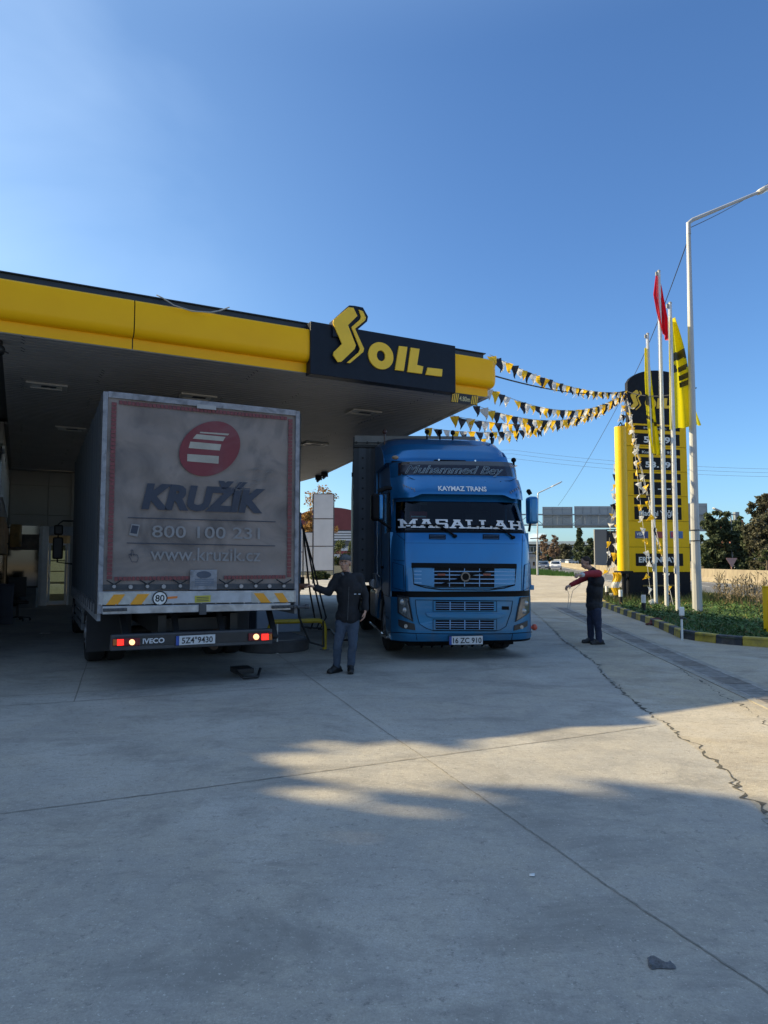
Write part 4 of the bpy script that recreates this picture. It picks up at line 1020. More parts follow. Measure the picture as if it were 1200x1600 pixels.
def line6(pts, w, off, m, name, parent=None):
    """thin line following the surface"""
    P = []
    for a, b in zip(pts, pts[1:]):
        n = max(1, int(math.hypot(b[0] - a[0], b[1] - a[1]) / 25)); P += [(a[0] + (b[0] - a[0]) * i / n, a[1] + (b[1] - a[1]) * i / n) for i in range(n)]
    P.append(pts[-1]); Q = []
    for p in P: u, z = hit(*Z6(*p)); Q.append((u, fy(u, z) - off, z))
    mb = MB(); mb.tube(Q, w, 6); return mb.build(name, m, parent or tk)
# upper grille
GRB_ = mat('pale_blue_grille_slat', (.15, .33, .58), .3, coat=.3)
gr = d6([(392, 850), (998, 856), (990, 950), (872, 972), (520, 968), (398, 945)], .006, BLUED, 'grille', th=.012)
d6([(384, 822), (1000, 828), (1000, 856), (384, 851)], .03, BTRIM, 'grille_strip', th=.03, parent=gr, bev=.004)
line6([(392, 850), (398, 945), (520, 968), (872, 972), (990, 950), (998, 856)], .006, .012, BTRIM, 'grille_outline', gr)
line6([(398, 948), (470, 968), (560, 980), (840, 982), (930, 970), (988, 953)], .010, .012, BTRIM, 'grille_outline', gr)
d6([(519, 852), (870, 855), (870, 966), (519, 964)], .012, BTRIM, 'grille_opening', th=.006, parent=gr)
for y in (872, 893, 916, 940):
    d6([(400, y - 3), (992, y), (990, y + 5), (401, y + 2)], .024, GRB_, 'grille_slat', th=.014, parent=gr, cuts=2)
for x in (607, 695, 783): d6([(x - 2, 856), (x + 2, 856), (x + 2, 962), (x - 2, 962)], .022, GRB_, 'grille_upright', th=.01, parent=gr, cuts=1)
for x0, x1 in ((403, 518), (871, 990)): d6([(x0, 857), (x1, 858), (x1, 955), (x0, 950)], .0135, BLUE, 'grille_side_panel', th=.006, parent=gr)
for (a, b) in ((560, 950), (720, 893)), : pass
line6([(560, 948), (840, 862)], .013, .035, BTRIM, 'emblem_bar', gr)
u, z = hit(*Z6(697, 904)); mb = MB(); yy = fy(u, z)
mb.cyl((u, yy - .055, z), (u, yy, z), .078, n=28); e = mb.build('emblem', BTRIM, gr)
mb = MB(); ro = ring(u, z, .078, .078, .055, .055, yy - .064, yy - .054, mat('dark_chrome', (.12, .12, .13), .25, metal=.8), 'emblem_ring', gr)
for x in (560, 826):
    d6([(x - 22, 886), (x + 22, 886), (x + 22, 897), (x - 22, 897)], .027, mat('grille_red_lamp', (.25, .06, .04), .3), 'marker_lamp', th=.01, parent=gr, cuts=0)
# panel seams
line6([(345, 640), (352, 990)], .004, .001, BTRIM, 'panel_seam'); line6([(1036, 660), (1030, 995)], .004, .001, BTRIM, 'panel_seam')
line6([(352, 990), (1030, 998)], .004, .001, BTRIM, 'panel_seam')
line6([(300, 655), (345, 690)], .004, .001, BTRIM, 'panel_seam'); line6([(1060, 655), (1036, 690)], .004, .001, BTRIM, 'panel_seam')
line6([(345, 812), (280, 805)], .004, .001, BTRIM, 'panel_seam')
for s in ([(1050, 835), (1080, 822), (1086, 960), (1040, 985)], [(276, 820), (338, 838), (342, 985), (276, 968)]):
    d6(s, .012, BLUE, 'corner_deflector', th=.02, bev=.004)
    line6(s + s[:1], .004, .013, BTRIM, 'panel_seam')
line6([(345, 706), (1036, 712)], .002, .0, BTRIM, 'panel_seam')
# wiper vents
for (a, b) in ((488, 586), (803, 900)):
    v = d6([(a, 655), (b, 657), (b, 686), (a, 684)], .006, BTRIM, 'air_vent', th=.006)
    for y in (662, 671, 680): line6([(a + 4, y), (b - 4, y + 1)], .004, .012, mat('vent_blue', (.06, .13, .25), .4), 'vent_slat', v)
# lower bumper shield with two grilles
SHD = [(408, 1040), (978, 1046), (968, 1110), (938, 1195), (905, 1215), (870, 1222), (515, 1220), (470, 1205), (432, 1180), (415, 1120)]
sh = d6(SHD, .008, BLUED, 'bumper_shield', th=.012, bev=.004); line6(SHD + SHD[:1], .0045, .012, BTRIM, 'panel_seam')
for (y0, y1, rows) in ((1045, 1106, 4), (1152, 1216, 4)):
    go = d6([(512, y0), (884, y0 + 2), (884, y1 + 2), (512, y1)], .012, BLUED, 'lower_grille', th=.008)
    line6([(512, y0), (884, y0 + 2), (884, y1 + 2), (512, y1), (512, y0)], .004, .015, BTRIM, 'panel_seam', go)
    d6([(527, y0 + 5), (867, y0 + 7), (867, y1 - 4), (527, y1 - 6)], .016, BTRIM, 'grille_opening', th=.006, parent=go)
    for k in range(1, rows):
        y = y0 + 5 + (y1 - y0 - 10) * k / rows; d6([(527, y - 1.5), (867, y + .5), (867, y + 3.5), (527, y + 1.5)], .026, GRB_, 'grille_slat', th=.012, parent=go, cuts=1)
    for x in (610, 696, 782): d6([(x - 2.5, y0 + 5), (x + 2.5, y0 + 5), (x + 2.5, y1 - 4), (x - 2.5, y1 - 4)], .03, GRB_, 'grille_upright', th=.012, parent=go, cuts=1)
d6([(466, 1114), (924, 1119), (915, 1142), (890, 1148), (500, 1144), (474, 1135)], .03, BLUED, 'bumper_step', th=.03, bev=.006)
d6([(915, 1077), (956, 1078), (956, 1098), (915, 1097)], .013, BTRIM, 'bumper_slot', th=.006)
# lower lip
line6([(250, 1228), (400, 1236), (690, 1240), (960, 1238), (1092, 1228)], .006, .002, BTRIM, 'panel_seam')
line6([(412, 1236), (422, 1298)], .005, .002, BTRIM, 'panel_seam'); line6([(978, 1238), (968, 1300)], .005, .002, BTRIM, 'panel_seam')
skin(.27, .305, BTRIM, 'front_lip', off=.006, nv=2)
# headlights
HGL = mat('headlight_lens', (.10, .115, .12), .08, var=.4, scale=6, spec=.9, coat=.6); HHO = mat('headlight_housing', (.02, .022, .026), .3)
HCH = mat('reflector_grey', (.30, .32, .34), .25, metal=.6)
for pts, fog, bulbs in (([(300, 1012), (368, 1022), (380, 1095), (396, 1168), (345, 1142), (303, 1115)], [(305, 1153), (402, 1180), (408, 1218), (330, 1206), (308, 1190)], [(330, 1052), (345, 1100)]),
                        ([(1024, 1024), (1074, 1018), (1076, 1112), (1040, 1140), (994, 1168), (1008, 1090)], [(988, 1190), (1066, 1160), (1064, 1192), (1040, 1206), (984, 1220)], [(1052, 1060), (1040, 1105)])):
    h = d6(pts, .022, HHO, 'headlight', th=.03, cuts=5, bev=.004)
    c = [sum(p[0] for p in pts) / len(pts), sum(p[1] for p in pts) / len(pts)]
    d6([(c[0] + (p[0] - c[0]) * .82, c[1] + (p[1] - c[1]) * .86) for p in pts], .028, HGL, 'lens', th=.006, parent=h, cuts=5)
    for b in bulbs:
        u, z = hit(*Z6(*b)); mb = MB(); y = fy(u, z) - .032; mb.ell((u, y, z), (.045, .012, .045)); mb.build('bulb', HCH, h)
    f = d6(fog, .02, HHO, 'fog_light', th=.03, cuts=4, bev=.004)
    c = [sum(p[0] for p in fog) / len(fog), sum(p[1] for p in fog) / len(fog)]; u, z = hit(*Z6(c[0] , c[1] + 4)); mb = MB(); mb.cyl((u, fy(u, z) - .034, z), (u, fy(u, z) - .01, z), .03, n=16); mb.build('lens', HCH, f)
# plate
q0 = hit(*Z6(604, 1252)); q1 = hit(*Z6(791, 1294)); plate(tk, q0[0], q1[0], q0[1], q1[1], -.035, '16 ZC 910', .07, .92)
# name window on the upper panel and script
nw = d6([(306, 240), (330, 232), (975, 238), (1000, 324), (306, 312)], .01, mat('dark_name_panel', (.012, .012, .02), .12, var=.2, spec=.8), 'name_panel', th=.012, cuts=16, bev=.003)
def ftext(s, p0, p1, cap, m, par, off, **k):
    a = hit(*Z6(*p0)); b = hit(*Z6(*p1)); t = text_mb(s, cap, width=b[0] - a[0], **k); ang = math.atan2(b[1] - a[1], b[0] - a[0])
    t.v = [(a[0] + x * math.cos(ang) - z * math.sin(ang), y, a[1] + x * math.sin(ang) + z * math.cos(ang)) for x, y, z in t.v]
    t.v = [(x, fy(x, z) - off + y, z) for x, y, z in t.v]
    return t.build('lettering', m, par, smooth=False)
capm = (hit(*Z6(380, 252))[1] - hit(*Z6(380, 300))[1])
ftext('Muhammed Bey', (345, 300), (925, 307), capm, mat('chrome_outline_letters', (.22, .30, .36), .35, metal=.2), nw, .026, outline=.017, shear=.45)
# sun visor lip standing proud of the screen
vz1 = hit(*Z6(690, 318))[1]; 
def vzb(u):
    t = abs((u - TW / 2) / (TW / 2)); return VZ0 + (.055 if t < .62 else .055 * max(0, 1 - (t - .62) / .13))
mb = MB()
def visor(i, j):
    u = -.02 + (TW + .04) * i; t = abs((u - TW / 2) / (TW / 2)); ang_ = j
    zb_ = vzb(u)
    z = vz1 - (vz1 - zb_) * j
    return (wx(u, z), fy(wx(min(max(u, 0), TW), vz1), vz1) - .015 - .20 * math.sin(j * math.pi / 2), z)
VZ0 = hit(*Z6(600, 438), extra=-.2)[1]
mb.grid(visor, 60, 10); mb.build('sun_visor', BLUE, tk, recalc=False)
def vis_at(px, py):
    u, z = 0, 0; ex = -.1
    for _ in range(6):
        u, z = hit(px, py, ex); j = max(0, min(1, (vz1 - z) / (vz1 - vzb(u)))); ex = (fy(u, vz1) - .015 - .20 * math.sin(j * math.pi / 2)) - fy(u, z)
    return u, z
def vy(u, z):
    j = max(0, min(1, (vz1 - z) / (vz1 - vzb(u)))); return fy(min(max(u, 0), TW), vz1) - .015 - .20 * math.sin(j * math.pi / 2)
a = vis_at(*Z6(543, 400)); b = vis_at(*Z6(826, 408)); t = text_mb('KAYMAZ TRANS', .082, bold=.03, width=b[0] - a[0])
t.v = [(a[0] + x, vy(a[0] + x, a[1] + z) - .012, a[1] + z) for x, y, z in t.v]; t.build('lettering', mat('white_letters', (.72, .74, .76), .5), tk, smooth=False)
for (p0, p1) in (((335, 372), (410, 400)), ((962, 410), (1020, 380))):
    mb = MB(); rg = random.Random(7)
    for k in range(5):
        x = p0[0] + (p1[0] - p0[0]) * k / 5; y = p0[1] + (p1[1] - p0[1]) * k / 5
        for s in range(2):
            A_ = vis_at(*Z6(x + s * 6, y - 8)); B_ = vis_at(*Z6(x + 10, y + 6)); mb.bar((A_[0], vy(*A_) - .006, A_[1]), (B_[0], vy(*B_) - .006, B_[1]), .006, .004)
    A_ = vis_at(*Z6(*p0)); B_ = vis_at(*Z6(*p1)); mb.bar((A_[0], vy(*A_) - .006, A_[1] - .02), (B_[0], vy(*B_) - .006, B_[1] - .02), .008, .004)
    mb.build('side_script', mat('tan_print', (.25, .22, .20), .5), tk)
line6([(355, 318), (400, 338), (540, 347), (690, 350), (830, 350), (960, 344), (990, 330)], .0045, .06, BTRIM, 'visor_cable')
mb = MB()
for x in (430, 545, 633, 720, 815, 905):
    u, z = hit(*Z6(x, 349), -.05); mb.cyl((u, fy(u, z) - .08, z), (u, fy(u, z) - .04, z), .012, n=8)
mb.build('visor_studs', BTRIM, tk)
mb = MB()
for x, y in ((545, 220), (757, 226)):
    u, z = hit(*Z6(x, y)); mb.cyl((u, fy(u, z) - .03, z), (u, fy(u, z), z), .016, n=8)
mb.build('washer_stud', CHROME, tk)
# big white lettering along the foot of the windscreen
a = hit(*Z6(308, 622)); b = hit(*Z6(1037, 634)); capw = hit(*Z6(560, 572))[1] - hit(*Z6(560, 622))[1]
wl_ = mat('white_screen_letters', (.70, .72, .74), .5)
zb_ = a[1] + .012
ang = math.atan2(b[1] - a[1], b[0] - a[0])
def slab(ch):
    """strokes of a broad slab lettering: quads (x0b, x1b, x0t, x1t, z0, z1)"""
    bx_ = lambda x0, x1, z0, z1: (x0, x1, x0, x1, z0, z1)
    if ch == 'M': return 1.62, [bx_(.16, .42, .14, .86), bx_(1.16, 1.42, .14, .86), bx_(.0, .58, 0, .14), bx_(1.0, 1.60, 0, .14), bx_(.0, .42, .86, 1), bx_(1.16, 1.60, .86, 1), (.64, .90, .30, .50, .14, .86), (.66, .92, 1.08, 1.28, .14, .86)]
    if ch == 'A': return 1.50, [(.16, .44, .50, .80, .14, .86), (1.02, 1.30, .66, .96, .14, .86), bx_(.0, .60, 0, .14), bx_(.86, 1.46, 0, .14), bx_(.40, 1.04, .86, 1), bx_(.40, 1.06, .34, .47)]
    if ch == 'S': return 1.22, [bx_(.10, 1.14, 0, .16), bx_(.0, .20, .0, .34), bx_(.84, 1.14, .16, .44), bx_(.10, 1.08, .42, .58), bx_(.04, .34, .56, .84), bx_(.04, 1.04, .84, 1), bx_(.92, 1.12, .68, 1)]
    if ch == 'L': return 1.22, [bx_(.16, .44, .14, .86), bx_(.0, 1.16, 0, .14), bx_(.0, .62, .86, 1), bx_(.96, 1.16, .14, .40)]
    return 1.50, [bx_(.14, .42, .14, .86), bx_(1.02, 1.30, .14, .86), bx_(.0, .56, 0, .14), bx_(.88, 1.44, 0, .14), bx_(.0, .56, .86, 1), bx_(.88, 1.44, .86, 1), bx_(.42, 1.02, .42, .58)]
gl = [slab(c) for c in 'MASALLAH']; tot = sum(g_[0] for g_ in gl); kx = (b[0] - a[0]) / tot; x_ = 0.0
for adv, qs in gl:
    mb = MB()
    for n_, (x0b, x1b, x0t, x1t, z0, z1) in enumerate(qs):
        P = [(x_ + x0b, z0), (x_ + x1b, z0), (x_ + x1t, z1), (x_ + x0t, z1)]
        V_ = [(a[0] + px_ * kx, zb_ + pz * capw * 1.02 + px_ * kx * math.tan(ang)) for px_, pz in P]
        mb.add([(X, fy(X, Z) - .016 - .0006 * n_, Z) for X, Z in V_], [(0, 1, 2, 3)])
    mb.build('letter', wl_, tk, smooth=False); x_ += adv
# wipers
for p in ([(335, 600), (420, 598), (530, 600), (570, 618), (638, 666)], [(715, 606), (860, 604), (890, 612), (930, 636), (978, 674)]):
    P = [hit(*Z6(*q)) for q in p]; mb = MB(); mb.tube([(u, fy(u, z) - .035, z) for u, z in P], [.008, .008, .011, .014, .018], 8)
    u, z = P[-1]; mb.ell((u, fy(u, z) - .03, z), (.04, .03, .03)); mb.build('wiper', BTRIM, tk)
# red card behind the glass, and interior
def inb(px, py, e): return hit(px, py, e)
a = inb(*Z6(376, 522), .12); b = inb(*Z6(484, 562), .12); y = fy(a[0], a[1]) + .12
mb = MB(); mb.box(a[0], b[0], y, y + .01, b[1], a[1]); c_ = mb.build('window_card', mat('red_card', (.45, .05, .05), .5, var=.2), tk)
mb = MB(); mb.box(a[0] + .02, b[0] - .02, y - .004, y - .001, b[1] + .02, b[1] + .045); mb.build('card_print', WHITE, c_)
INT = mat('cab_interior', (.03, .033, .038), .7, var=.2)
mb = MB(); mb.box(.12, TW - .12, .35, 1.15, 1.2, zw0 + .0); mb.build('dashboard', INT, tk, bevel=.05)
for x in (.35, 1.55):
    mb = MB(); mb.box(x, x + .52, 1.55, 1.72, 1.5, 2.5); mb.box(x + .12, x + .4, 1.58, 1.68, 2.52, 2.72); mb.box(x, x + .52, 1.1, 1.7, 1.35, 1.5); mb.build('seat', INT, tk, bevel=.05)
mb = MB()
for i in range(24):
    a0_ = 2 * math.pi * i / 24; a1_ = 2 * math.pi * (i + 1) / 24
    P = lambda a: (1.82 + .23 * math.cos(a), .95 + .16 * math.sin(a), 2.02 + .17 * math.sin(a)); mb.cyl(P(a0_), P(a1_), .016, n=6)
mb.cyl((1.82, .95, 2.0), (1.82, .7, 1.75), .03); mb.build('steering_wheel', BTRIM, tk)
u, z = hit(*Z6(437, 462), .15); mb = MB(); mb.obox((u, fy(u, z) + .14, z), (.24, .02, .11), (0, .12, 0)); mb.bar((u, fy(u, z) + .13, z), (u - .02, fy(u, z) + .13, z - .22), .012); mb.build('inner_mirror', mat('grey_mirror_back', (.09, .10, .10), .5), tk, bevel=.01)
# cab shell
def sidepoly(poly, x0, x1, m, name, bev=0): mb = MB(); mb.prism(poly, 'x', x0, x1); return mb.build(name, m, tk, bevel=bev)
CL = 2.25
arch = [(1.45 + .56 * math.cos(R(a)), .52 + .56 * math.sin(R(a))) for a in range(180, -1, -15)]
for x0, x1 in ((.0, .045), (TW - .045, TW)):
    yf = fy(0, 1.0) - .0
    low = [(yf, .32), (.85, .32)] + [(y, z) for y, z in arch if True] + [(CL, .52), (CL, zw0 - .02), (fy(0, 1.9), zw0 - .02), (fy(0, 1.5), 1.5)]
    sidepoly(low, x0, x1, BLUED, 'side_panel')
    si = .06 if x0 < 1 else -.06
    sidepoly([(fy(0, 2.7), 2.78), (CL, 2.78), (CL, 3.28), (fy(0, 3.27), 3.27)], x0 + si, x1 + si, BLUE, 'side_panel')
    sidepoly([(1.35, zw0 - .02), (CL, zw0 - .02), (CL, 2.78), (1.35, 2.78)], x0 + si * .8, x1 + si * .8, BLUE, 'side_panel')
    sidepoly([(fy(0, zw0), zw0 - .02), (fy(0, zw0) + .06, zw0 - .02), (fy(0, 2.7) + .04, 2.78), (fy(0, 2.7), 2.78)], x0 + si * .8, x1 + si * .8, BLUE, 'side_pillar')
    mb = MB(); xm = (x0 + x1) / 2 + si * .8; mb.box(xm - .003, xm + .003, fy(0, 2.0) + .1, 1.35, zw0 - .02, 2.78); mb.build('side_window', glass_mat('side_glass', (.55, .68, .66)), tk, smooth=False)
mb = MB(); mb.box(.045, TW - .045, CL - .05, CL, .9, 3.28); mb.box(.045, TW - .045, .5, CL, .88, .95); mb.build('cab_rear_wall', INT, tk)
mb = MB(); mb.grid(lambda i, j: (i * TW, fy(i * TW, 3.27) + (CL - fy(i * TW, 3.27)) * j, 3.27 + .04 * math.sin(math.pi * i) * min(1, j * 3)), 20, 8); mb.build('roof', BLUE, tk)
# door lines, handle and grab rail on the visible left side
mb = MB()
for p, q in (((.48, 1.0), (.42, zw0)), ((.42, zw0), (.55, 2.8)), ((1.38, 1.0), (1.38, 2.8)), ((.48, 1.0), (1.38, 1.0)), ((.55, 2.8), (1.38, 2.8))): mb.bar((-.004, p[0], p[1]), (-.004, q[0], q[1]), .008, .008)
mb.build('door_seam', BTRIM, tk)
mb = MB(); mb.box(-.03, -.003, 1.18, 1.32, 1.45, 1.5); mb.build('door_handle', BTRIM, tk, bevel=.008)
mb = MB(); mb.tube([(-.01, 1.5, 1.3), (-.06, 1.5, 1.35), (-.06, 1.5, 2.6), (-.01, 1.5, 2.65)], .014); mb.build('grab_rail', CHROME, tk)
for k in range(5):
    mb = MB(); mb.prism([(CL + .0 , 1.0 + .02), (CL + .35, 1.02), (CL + .35, 3.3), (CL, 3.3)], 'x', .02 + .0 * k, .05); 
    break
mb.build('side_fairing', BLUE, tk)
mb = MB(); mb.prism([(CL, 1.02), (CL + .35, 1.02), (CL + .35, 3.3), (CL, 3.3)], 'x', TW - .05, TW - .02); mb.build('side_fairing', BLUE, tk)
# roof spoiler
def spoil(i, j):
    # j 0..1 from front foot over the crown to the rear, i across
    t = (i - .5) * 2
    P = [(1.00, 3.26), (1.03, 3.40), (1.12, 3.55), (1.28, 3.69), (1.55, 3.82), (1.95, 3.91), (2.5, 3.95)]
    s = j * (len(P) - 1); k = min(int(s), len(P) - 2); f = s - k
    y = P[k][0] + (P[k + 1][0] - P[k][0]) * f; z = P[k][1] + (P[k + 1][1] - P[k][1]) * f
    w = 1.0; edge = abs(t) ** 10
    return (.03 + (TW - .06) * i, y + .30 * abs(t) ** 4, z - .12 * edge * (z > 3.5))
mb = MB(); mb.grid(spoil, 48, 30); sp = mb.build('roof_spoiler', BLUE, tk, recalc=False)
mb = MB(); mb.box(.12, TW - .12, .95, 1.02, 3.285, 3.325); mb.build('spoiler_seal', BTRIM, tk)
for x in (.03, TW - .03):
    mb = MB(); mb.prism([(1.30, 3.26), (1.32, 3.40), (1.4, 3.50), (1.55, 3.60), (1.8, 3.69), (2.1, 3.77), (2.5, 3.82), (2.5, 3.26)], 'x', x - (.0 if x < 1 else .02), x + (.02 if x < 1 else .0)); mb.build('spoiler_side', BLUE, tk)
u, z = hit(*Z6(610, 184), .3); mb = MB(); mb.box(TW * .36, TW * .60, .85, .98, 3.29, 3.35); mb.build('roof_beacon_bar', BTRIM, tk, bevel=.015)
mb = MB(); mb.prism([(1.5, 3.34), (1.5, 3.50), (1.75, 3.62), (2.4, 3.74), (2.4, 3.34)], 'x', TW - .029, TW - .02); mb.build('spoiler_window', mat('pale_spoiler_decal', (.3, .32, .34), .4, var=.4, scale=8), tk)
for (x, y) in ((229, 55), (477, 55), (553, 57), (628, 60), (855, 74)):
    p = onplane(*Z6(x, y), (PB.x - math.sin(BA) * 1.75, PB.y + math.cos(BA) * 1.75), BA)
    base_z = 3.84 if 300 < x < 800 else 3.72
    L = MB(); L.ell((p[0], 1.75, max(p[1], base_z + .08)), (.045, .045, .048)); L.cyl((p[0], 1.76, base_z - .03), (p[0], 1.75, max(p[1], base_z + .08) - .02), .016)
    L.build('roof_lamp', mat('roof_lamp_dark', (.05, .02, .018), .3) if x < 300 else BTRIM, tk)
mb = MB(); u, z = hit(*Z6(970, 222), .1); mb.ell((TW - .10, .80, 3.36), (.045, .05, .045)); mb.cyl((TW - .10, .80, 3.2), (TW - .10, .80, 3.34), .02); mb.build('roof_lamp', BTRIM, tk)
mb = MB(); mb.ell((.12, .60, 3.33), (.06, .05, .035)); mb.build('roof_lamp', mat('amber_marker', (.3, .2, .12), .4), tk)
# mirrors
def mirror(u0, u1, z0, z1, yy_, ux_):
    mb = MB(); mb.box(u0, u1, yy_, yy_ + .22, z0, z1); m_ = mb.build('mirror', BLUE if ux_ > 1 else BTRIM, tk, bevel=.05, seg=4)
    if ux_ < 1: mb = MB(); mb.box(u1 - .055, u1 + .012, yy_ - .012, yy_ + .2, z0 + .02, z1 - .02); mb.build('mirror_cover', BLUE, m_, bevel=.02)
    mb = MB(); mb.box(u0 + .03, u1 - .03, yy_ + .221, yy_ + .228, z0 + .04, z1 - .04); mb.build('mirror_glass', CHROME, m_)
    mb = MB(); cx_ = u0 if ux_ > 1 else u1
    mb.tube([(ux_, yy_ + .15, z1 + .10), ((ux_ + cx_) / 2, yy_ + .1, z1 + .10), (cx_ + (.06 if ux_ > 1 else -.06), yy_ + .1, z1 + .04)], [.035, .04, .035], 10); mb.build('mirror_arm', BTRIM, m_); mb = MB()
    mb.tube([(ux_, yy_ + .15, z0 - .12), (cx_ + (.05 if ux_ > 1 else -.05), yy_ + .1, z0 + .02)], .022, 8); mb.build('mirror_arm', BTRIM, m_)
def mp(px, py, y): return onplane(px, py, (PB.x - math.sin(BA) * y, PB.y + math.cos(BA) * y), BA)
a = mp(*Z6(1076, 432), .2); b = mp(*Z6(1134, 595), .2); mirror(a[0], b[0], b[1], a[1], .2, TW)
a = mp(*Z6(152, 415), .15); b = mp(*Z6(215, 575), .15); mirror(a[0], b[0], b[1], a[1], .15, 0.0)
mb = MB(); mb.tube([(TW, .3, 1.96), (TW + .2, .25, 1.97), (TW + .23, .25, 2.0)], .008); mb.build('side_aerial', BTRIM, tk)
a = mp(*Z6(1106, 1200), .35); mb = MB(); mb.ell((TW + .07, .35, a[1]), (.05, .05, .055)); mb.cyl((TW - .02, .35, a[1]), (TW + .07, .35, a[1]), .025); mb.build('side_marker_lamp', mat('red_orange_lamp', (.5, .08, .04), .3), tk)
mb = MB(); mb.box(TW - .02, TW + .06, .3, .5, 1.10, 1.18); mb.build('corner_step', BLUED, tk, bevel=.01)
# wheels, steps, chassis, tanks
for (x0, x1, s) in ((.06, .38, -1), (TW - .38, TW - .06, 1)): wheel(tk, x0, x1, 1.45, .51, side=s)
for (x0, x1, s) in ((.04, .34, -1), (.37, .67, 1), (TW - .34, TW - .04, 1), (TW - .67, TW - .37, -1)): wheel(tk, x0, x1, 5.1, .51, side=s)
mb = MB(); mb.box(.75, .85, .5, 5.9, .7, .95); mb.box(TW - .85, TW - .75, .5, 5.9, .7, .95); mb.box(.6, TW - .6, .5, 2.2, .45, .88); mb.build('chassis', BLACK, tk)
mb = MB(); mb.box(.1, .65, 2.6, 3.9, .42, 1.0); mb.box(TW - .65, TW - .1, 2.6, 3.9, .42, 1.0); mb.build('fuel_tank', ALU, tk, bevel=.06)
mb = MB(); mb.cyl((.0, 2.3, 1.15), (.0, 2.5, 1.15), .1); mb.box(-.02, .1, 2.1, 2.55, 1.05, 1.35); mb.build('air_filter', ALU, tk, bevel=.02)
mb = MB(); mb.tube([(-.05, .95, .36), (-.08, 2.4, .40)], .022); mb.tube([(-.02, .5, .33), (-.06, 1.0, .33)], .03); mb.build('side_rail', CHROME, tk)
mb = MB(); mb.box(-.0, .3, .5, .86, .34, .40); mb.box(.0, .3, .5, .86, .62, .66); mb.build('cab_step', BTRIM, tk)
mb = MB(); mb.box(.30, TW - .30, .35, .7, .20, .30)
for k in range(9): mb.cyl((.5 + k * .17, .3, .19), (.5 + k * .17, .2, .26), .02, n=8)
mb.build('under_spoiler', BTRIM, tk)

# ================================================================== SEMI TRAILER BEHIND
q = aty(551.5, 900, 13.9); TR = R(2.9)
tr = thing('semi_trailer', 'tall dark ribbed trailer coupled behind the blue tractor truck', 'trailer', (q.x, q.y, 0), TR)
TRM = mat('dark_ribbed_wall', (.052, .062, .078), .5, var=.15, scale=3); TRG = mat('grey_trailer_top', (.20, .205, .21), .5, var=.2, scale=3)
ZTT = 4.12; zband = aty(560, 697, 13.9).z
mb = MB(); mb.box(0, 2.5, 0, 13.4, 1.15, ZTT - .02); mb.build('body', TRM, tr, smooth=False)
mb = MB()
x = .02
while x < 2.48:
    mb.box(x, x + .05, -.03, -.001, 1.2, zband - .03); x += .1
mb.build('wall_ribs', TRM, tr, smooth=False)
mb = MB(); mb.box(.02, 2.48, -.045, -.002, zband + .02, ZTT); mb.build('top_panel', TRG, tr, bevel=.01)
mb = MB(); mb.bar((.0, -.06, zband + .06), (2.5, -.06, zband + .06), .02); mb.bar((0, -.05, zband - .01), (2.5, -.05, zband - .01), .05)
for k in range(12): mb.cyl((.06 + k * .22, -.09, zband + .06), (.06 + k * .22, -.05, zband + .06), .025, n=8)
mb.build('strap_rail', BLACK, tr)
mb = MB(); z = 1.4
while z < zband - .1: mb.cyl((.19, -.055, z), (.19, -.02, z), .022, n=8); z += .205
mb.build('bolt_heads', BLACK, tr)
mb = MB(); mb.box(.16 - .05, .16 + .09, -.034, -.0305, 1.2, zband - .03); mb.build('corner_strip', mat('lighter_corner_strip', (.075, .09, .11), .5), tr)
mb = MB(); mb.box(-.035, -.0, .1, .2, 3.3, 3.38); mb.build('side_lamp', BLACK, tr)
mb = MB(); mb.box(.7, .85, .3, 13.2, .95, 1.149); mb.box(1.65, 1.8, .3, 13.2, .95, 1.149); mb.build('chassis', BLACK, tr)
for y in (8.6, 9.9, 11.2):
    for (x0, x1, s) in ((.04, .42, -1), (2.08, 2.46, 1)): wheel(tr, x0, x1, y, .5, side=s)
mb = MB()
for z in (.5, .75): mb.box(.03, .06, 3.2, 7.8, z, z + .1)
mb.build('side_guard', ALU, tr)
# ================================================================== PRICE TOTEM
TY = R(12)
PT = aty(983, 900, 25.4)
tm = thing('price_totem', 'tall yellow and black fuel price totem with rounded black top on the grass island', 'price sign', (PT.x, PT.y, .13), TY)
def T1(x, y):      # zoomed measuring picture to local (u, z)
    u, z = onplane(930 + x / 4.0, 560 + y / 4.0, (PT.x, PT.y), TY); return (u, z - .13)
YT = mat('totem_yellow', (0.92, 0.54, 0.003), .4, var=.05, scale=2, spec=.2)
TBK = mat('totem_black', (.010, .012, .018), .45, var=.3, spec=.15); DSP = mat('display_black', (.006, .007, .009), .35, var=.2, spec=.15)
uw = T1(597, 1300)[0]; uy = T1(583, 1000)[0]
zt = T1(300, 412)[1]; zb = T1(400, 1336)[1]; D_ = .42
mb = MB(); mb.box(.02, uw, .03, D_, 0, zt); mb.build('totem_body', TBK, tm, bevel=.01)
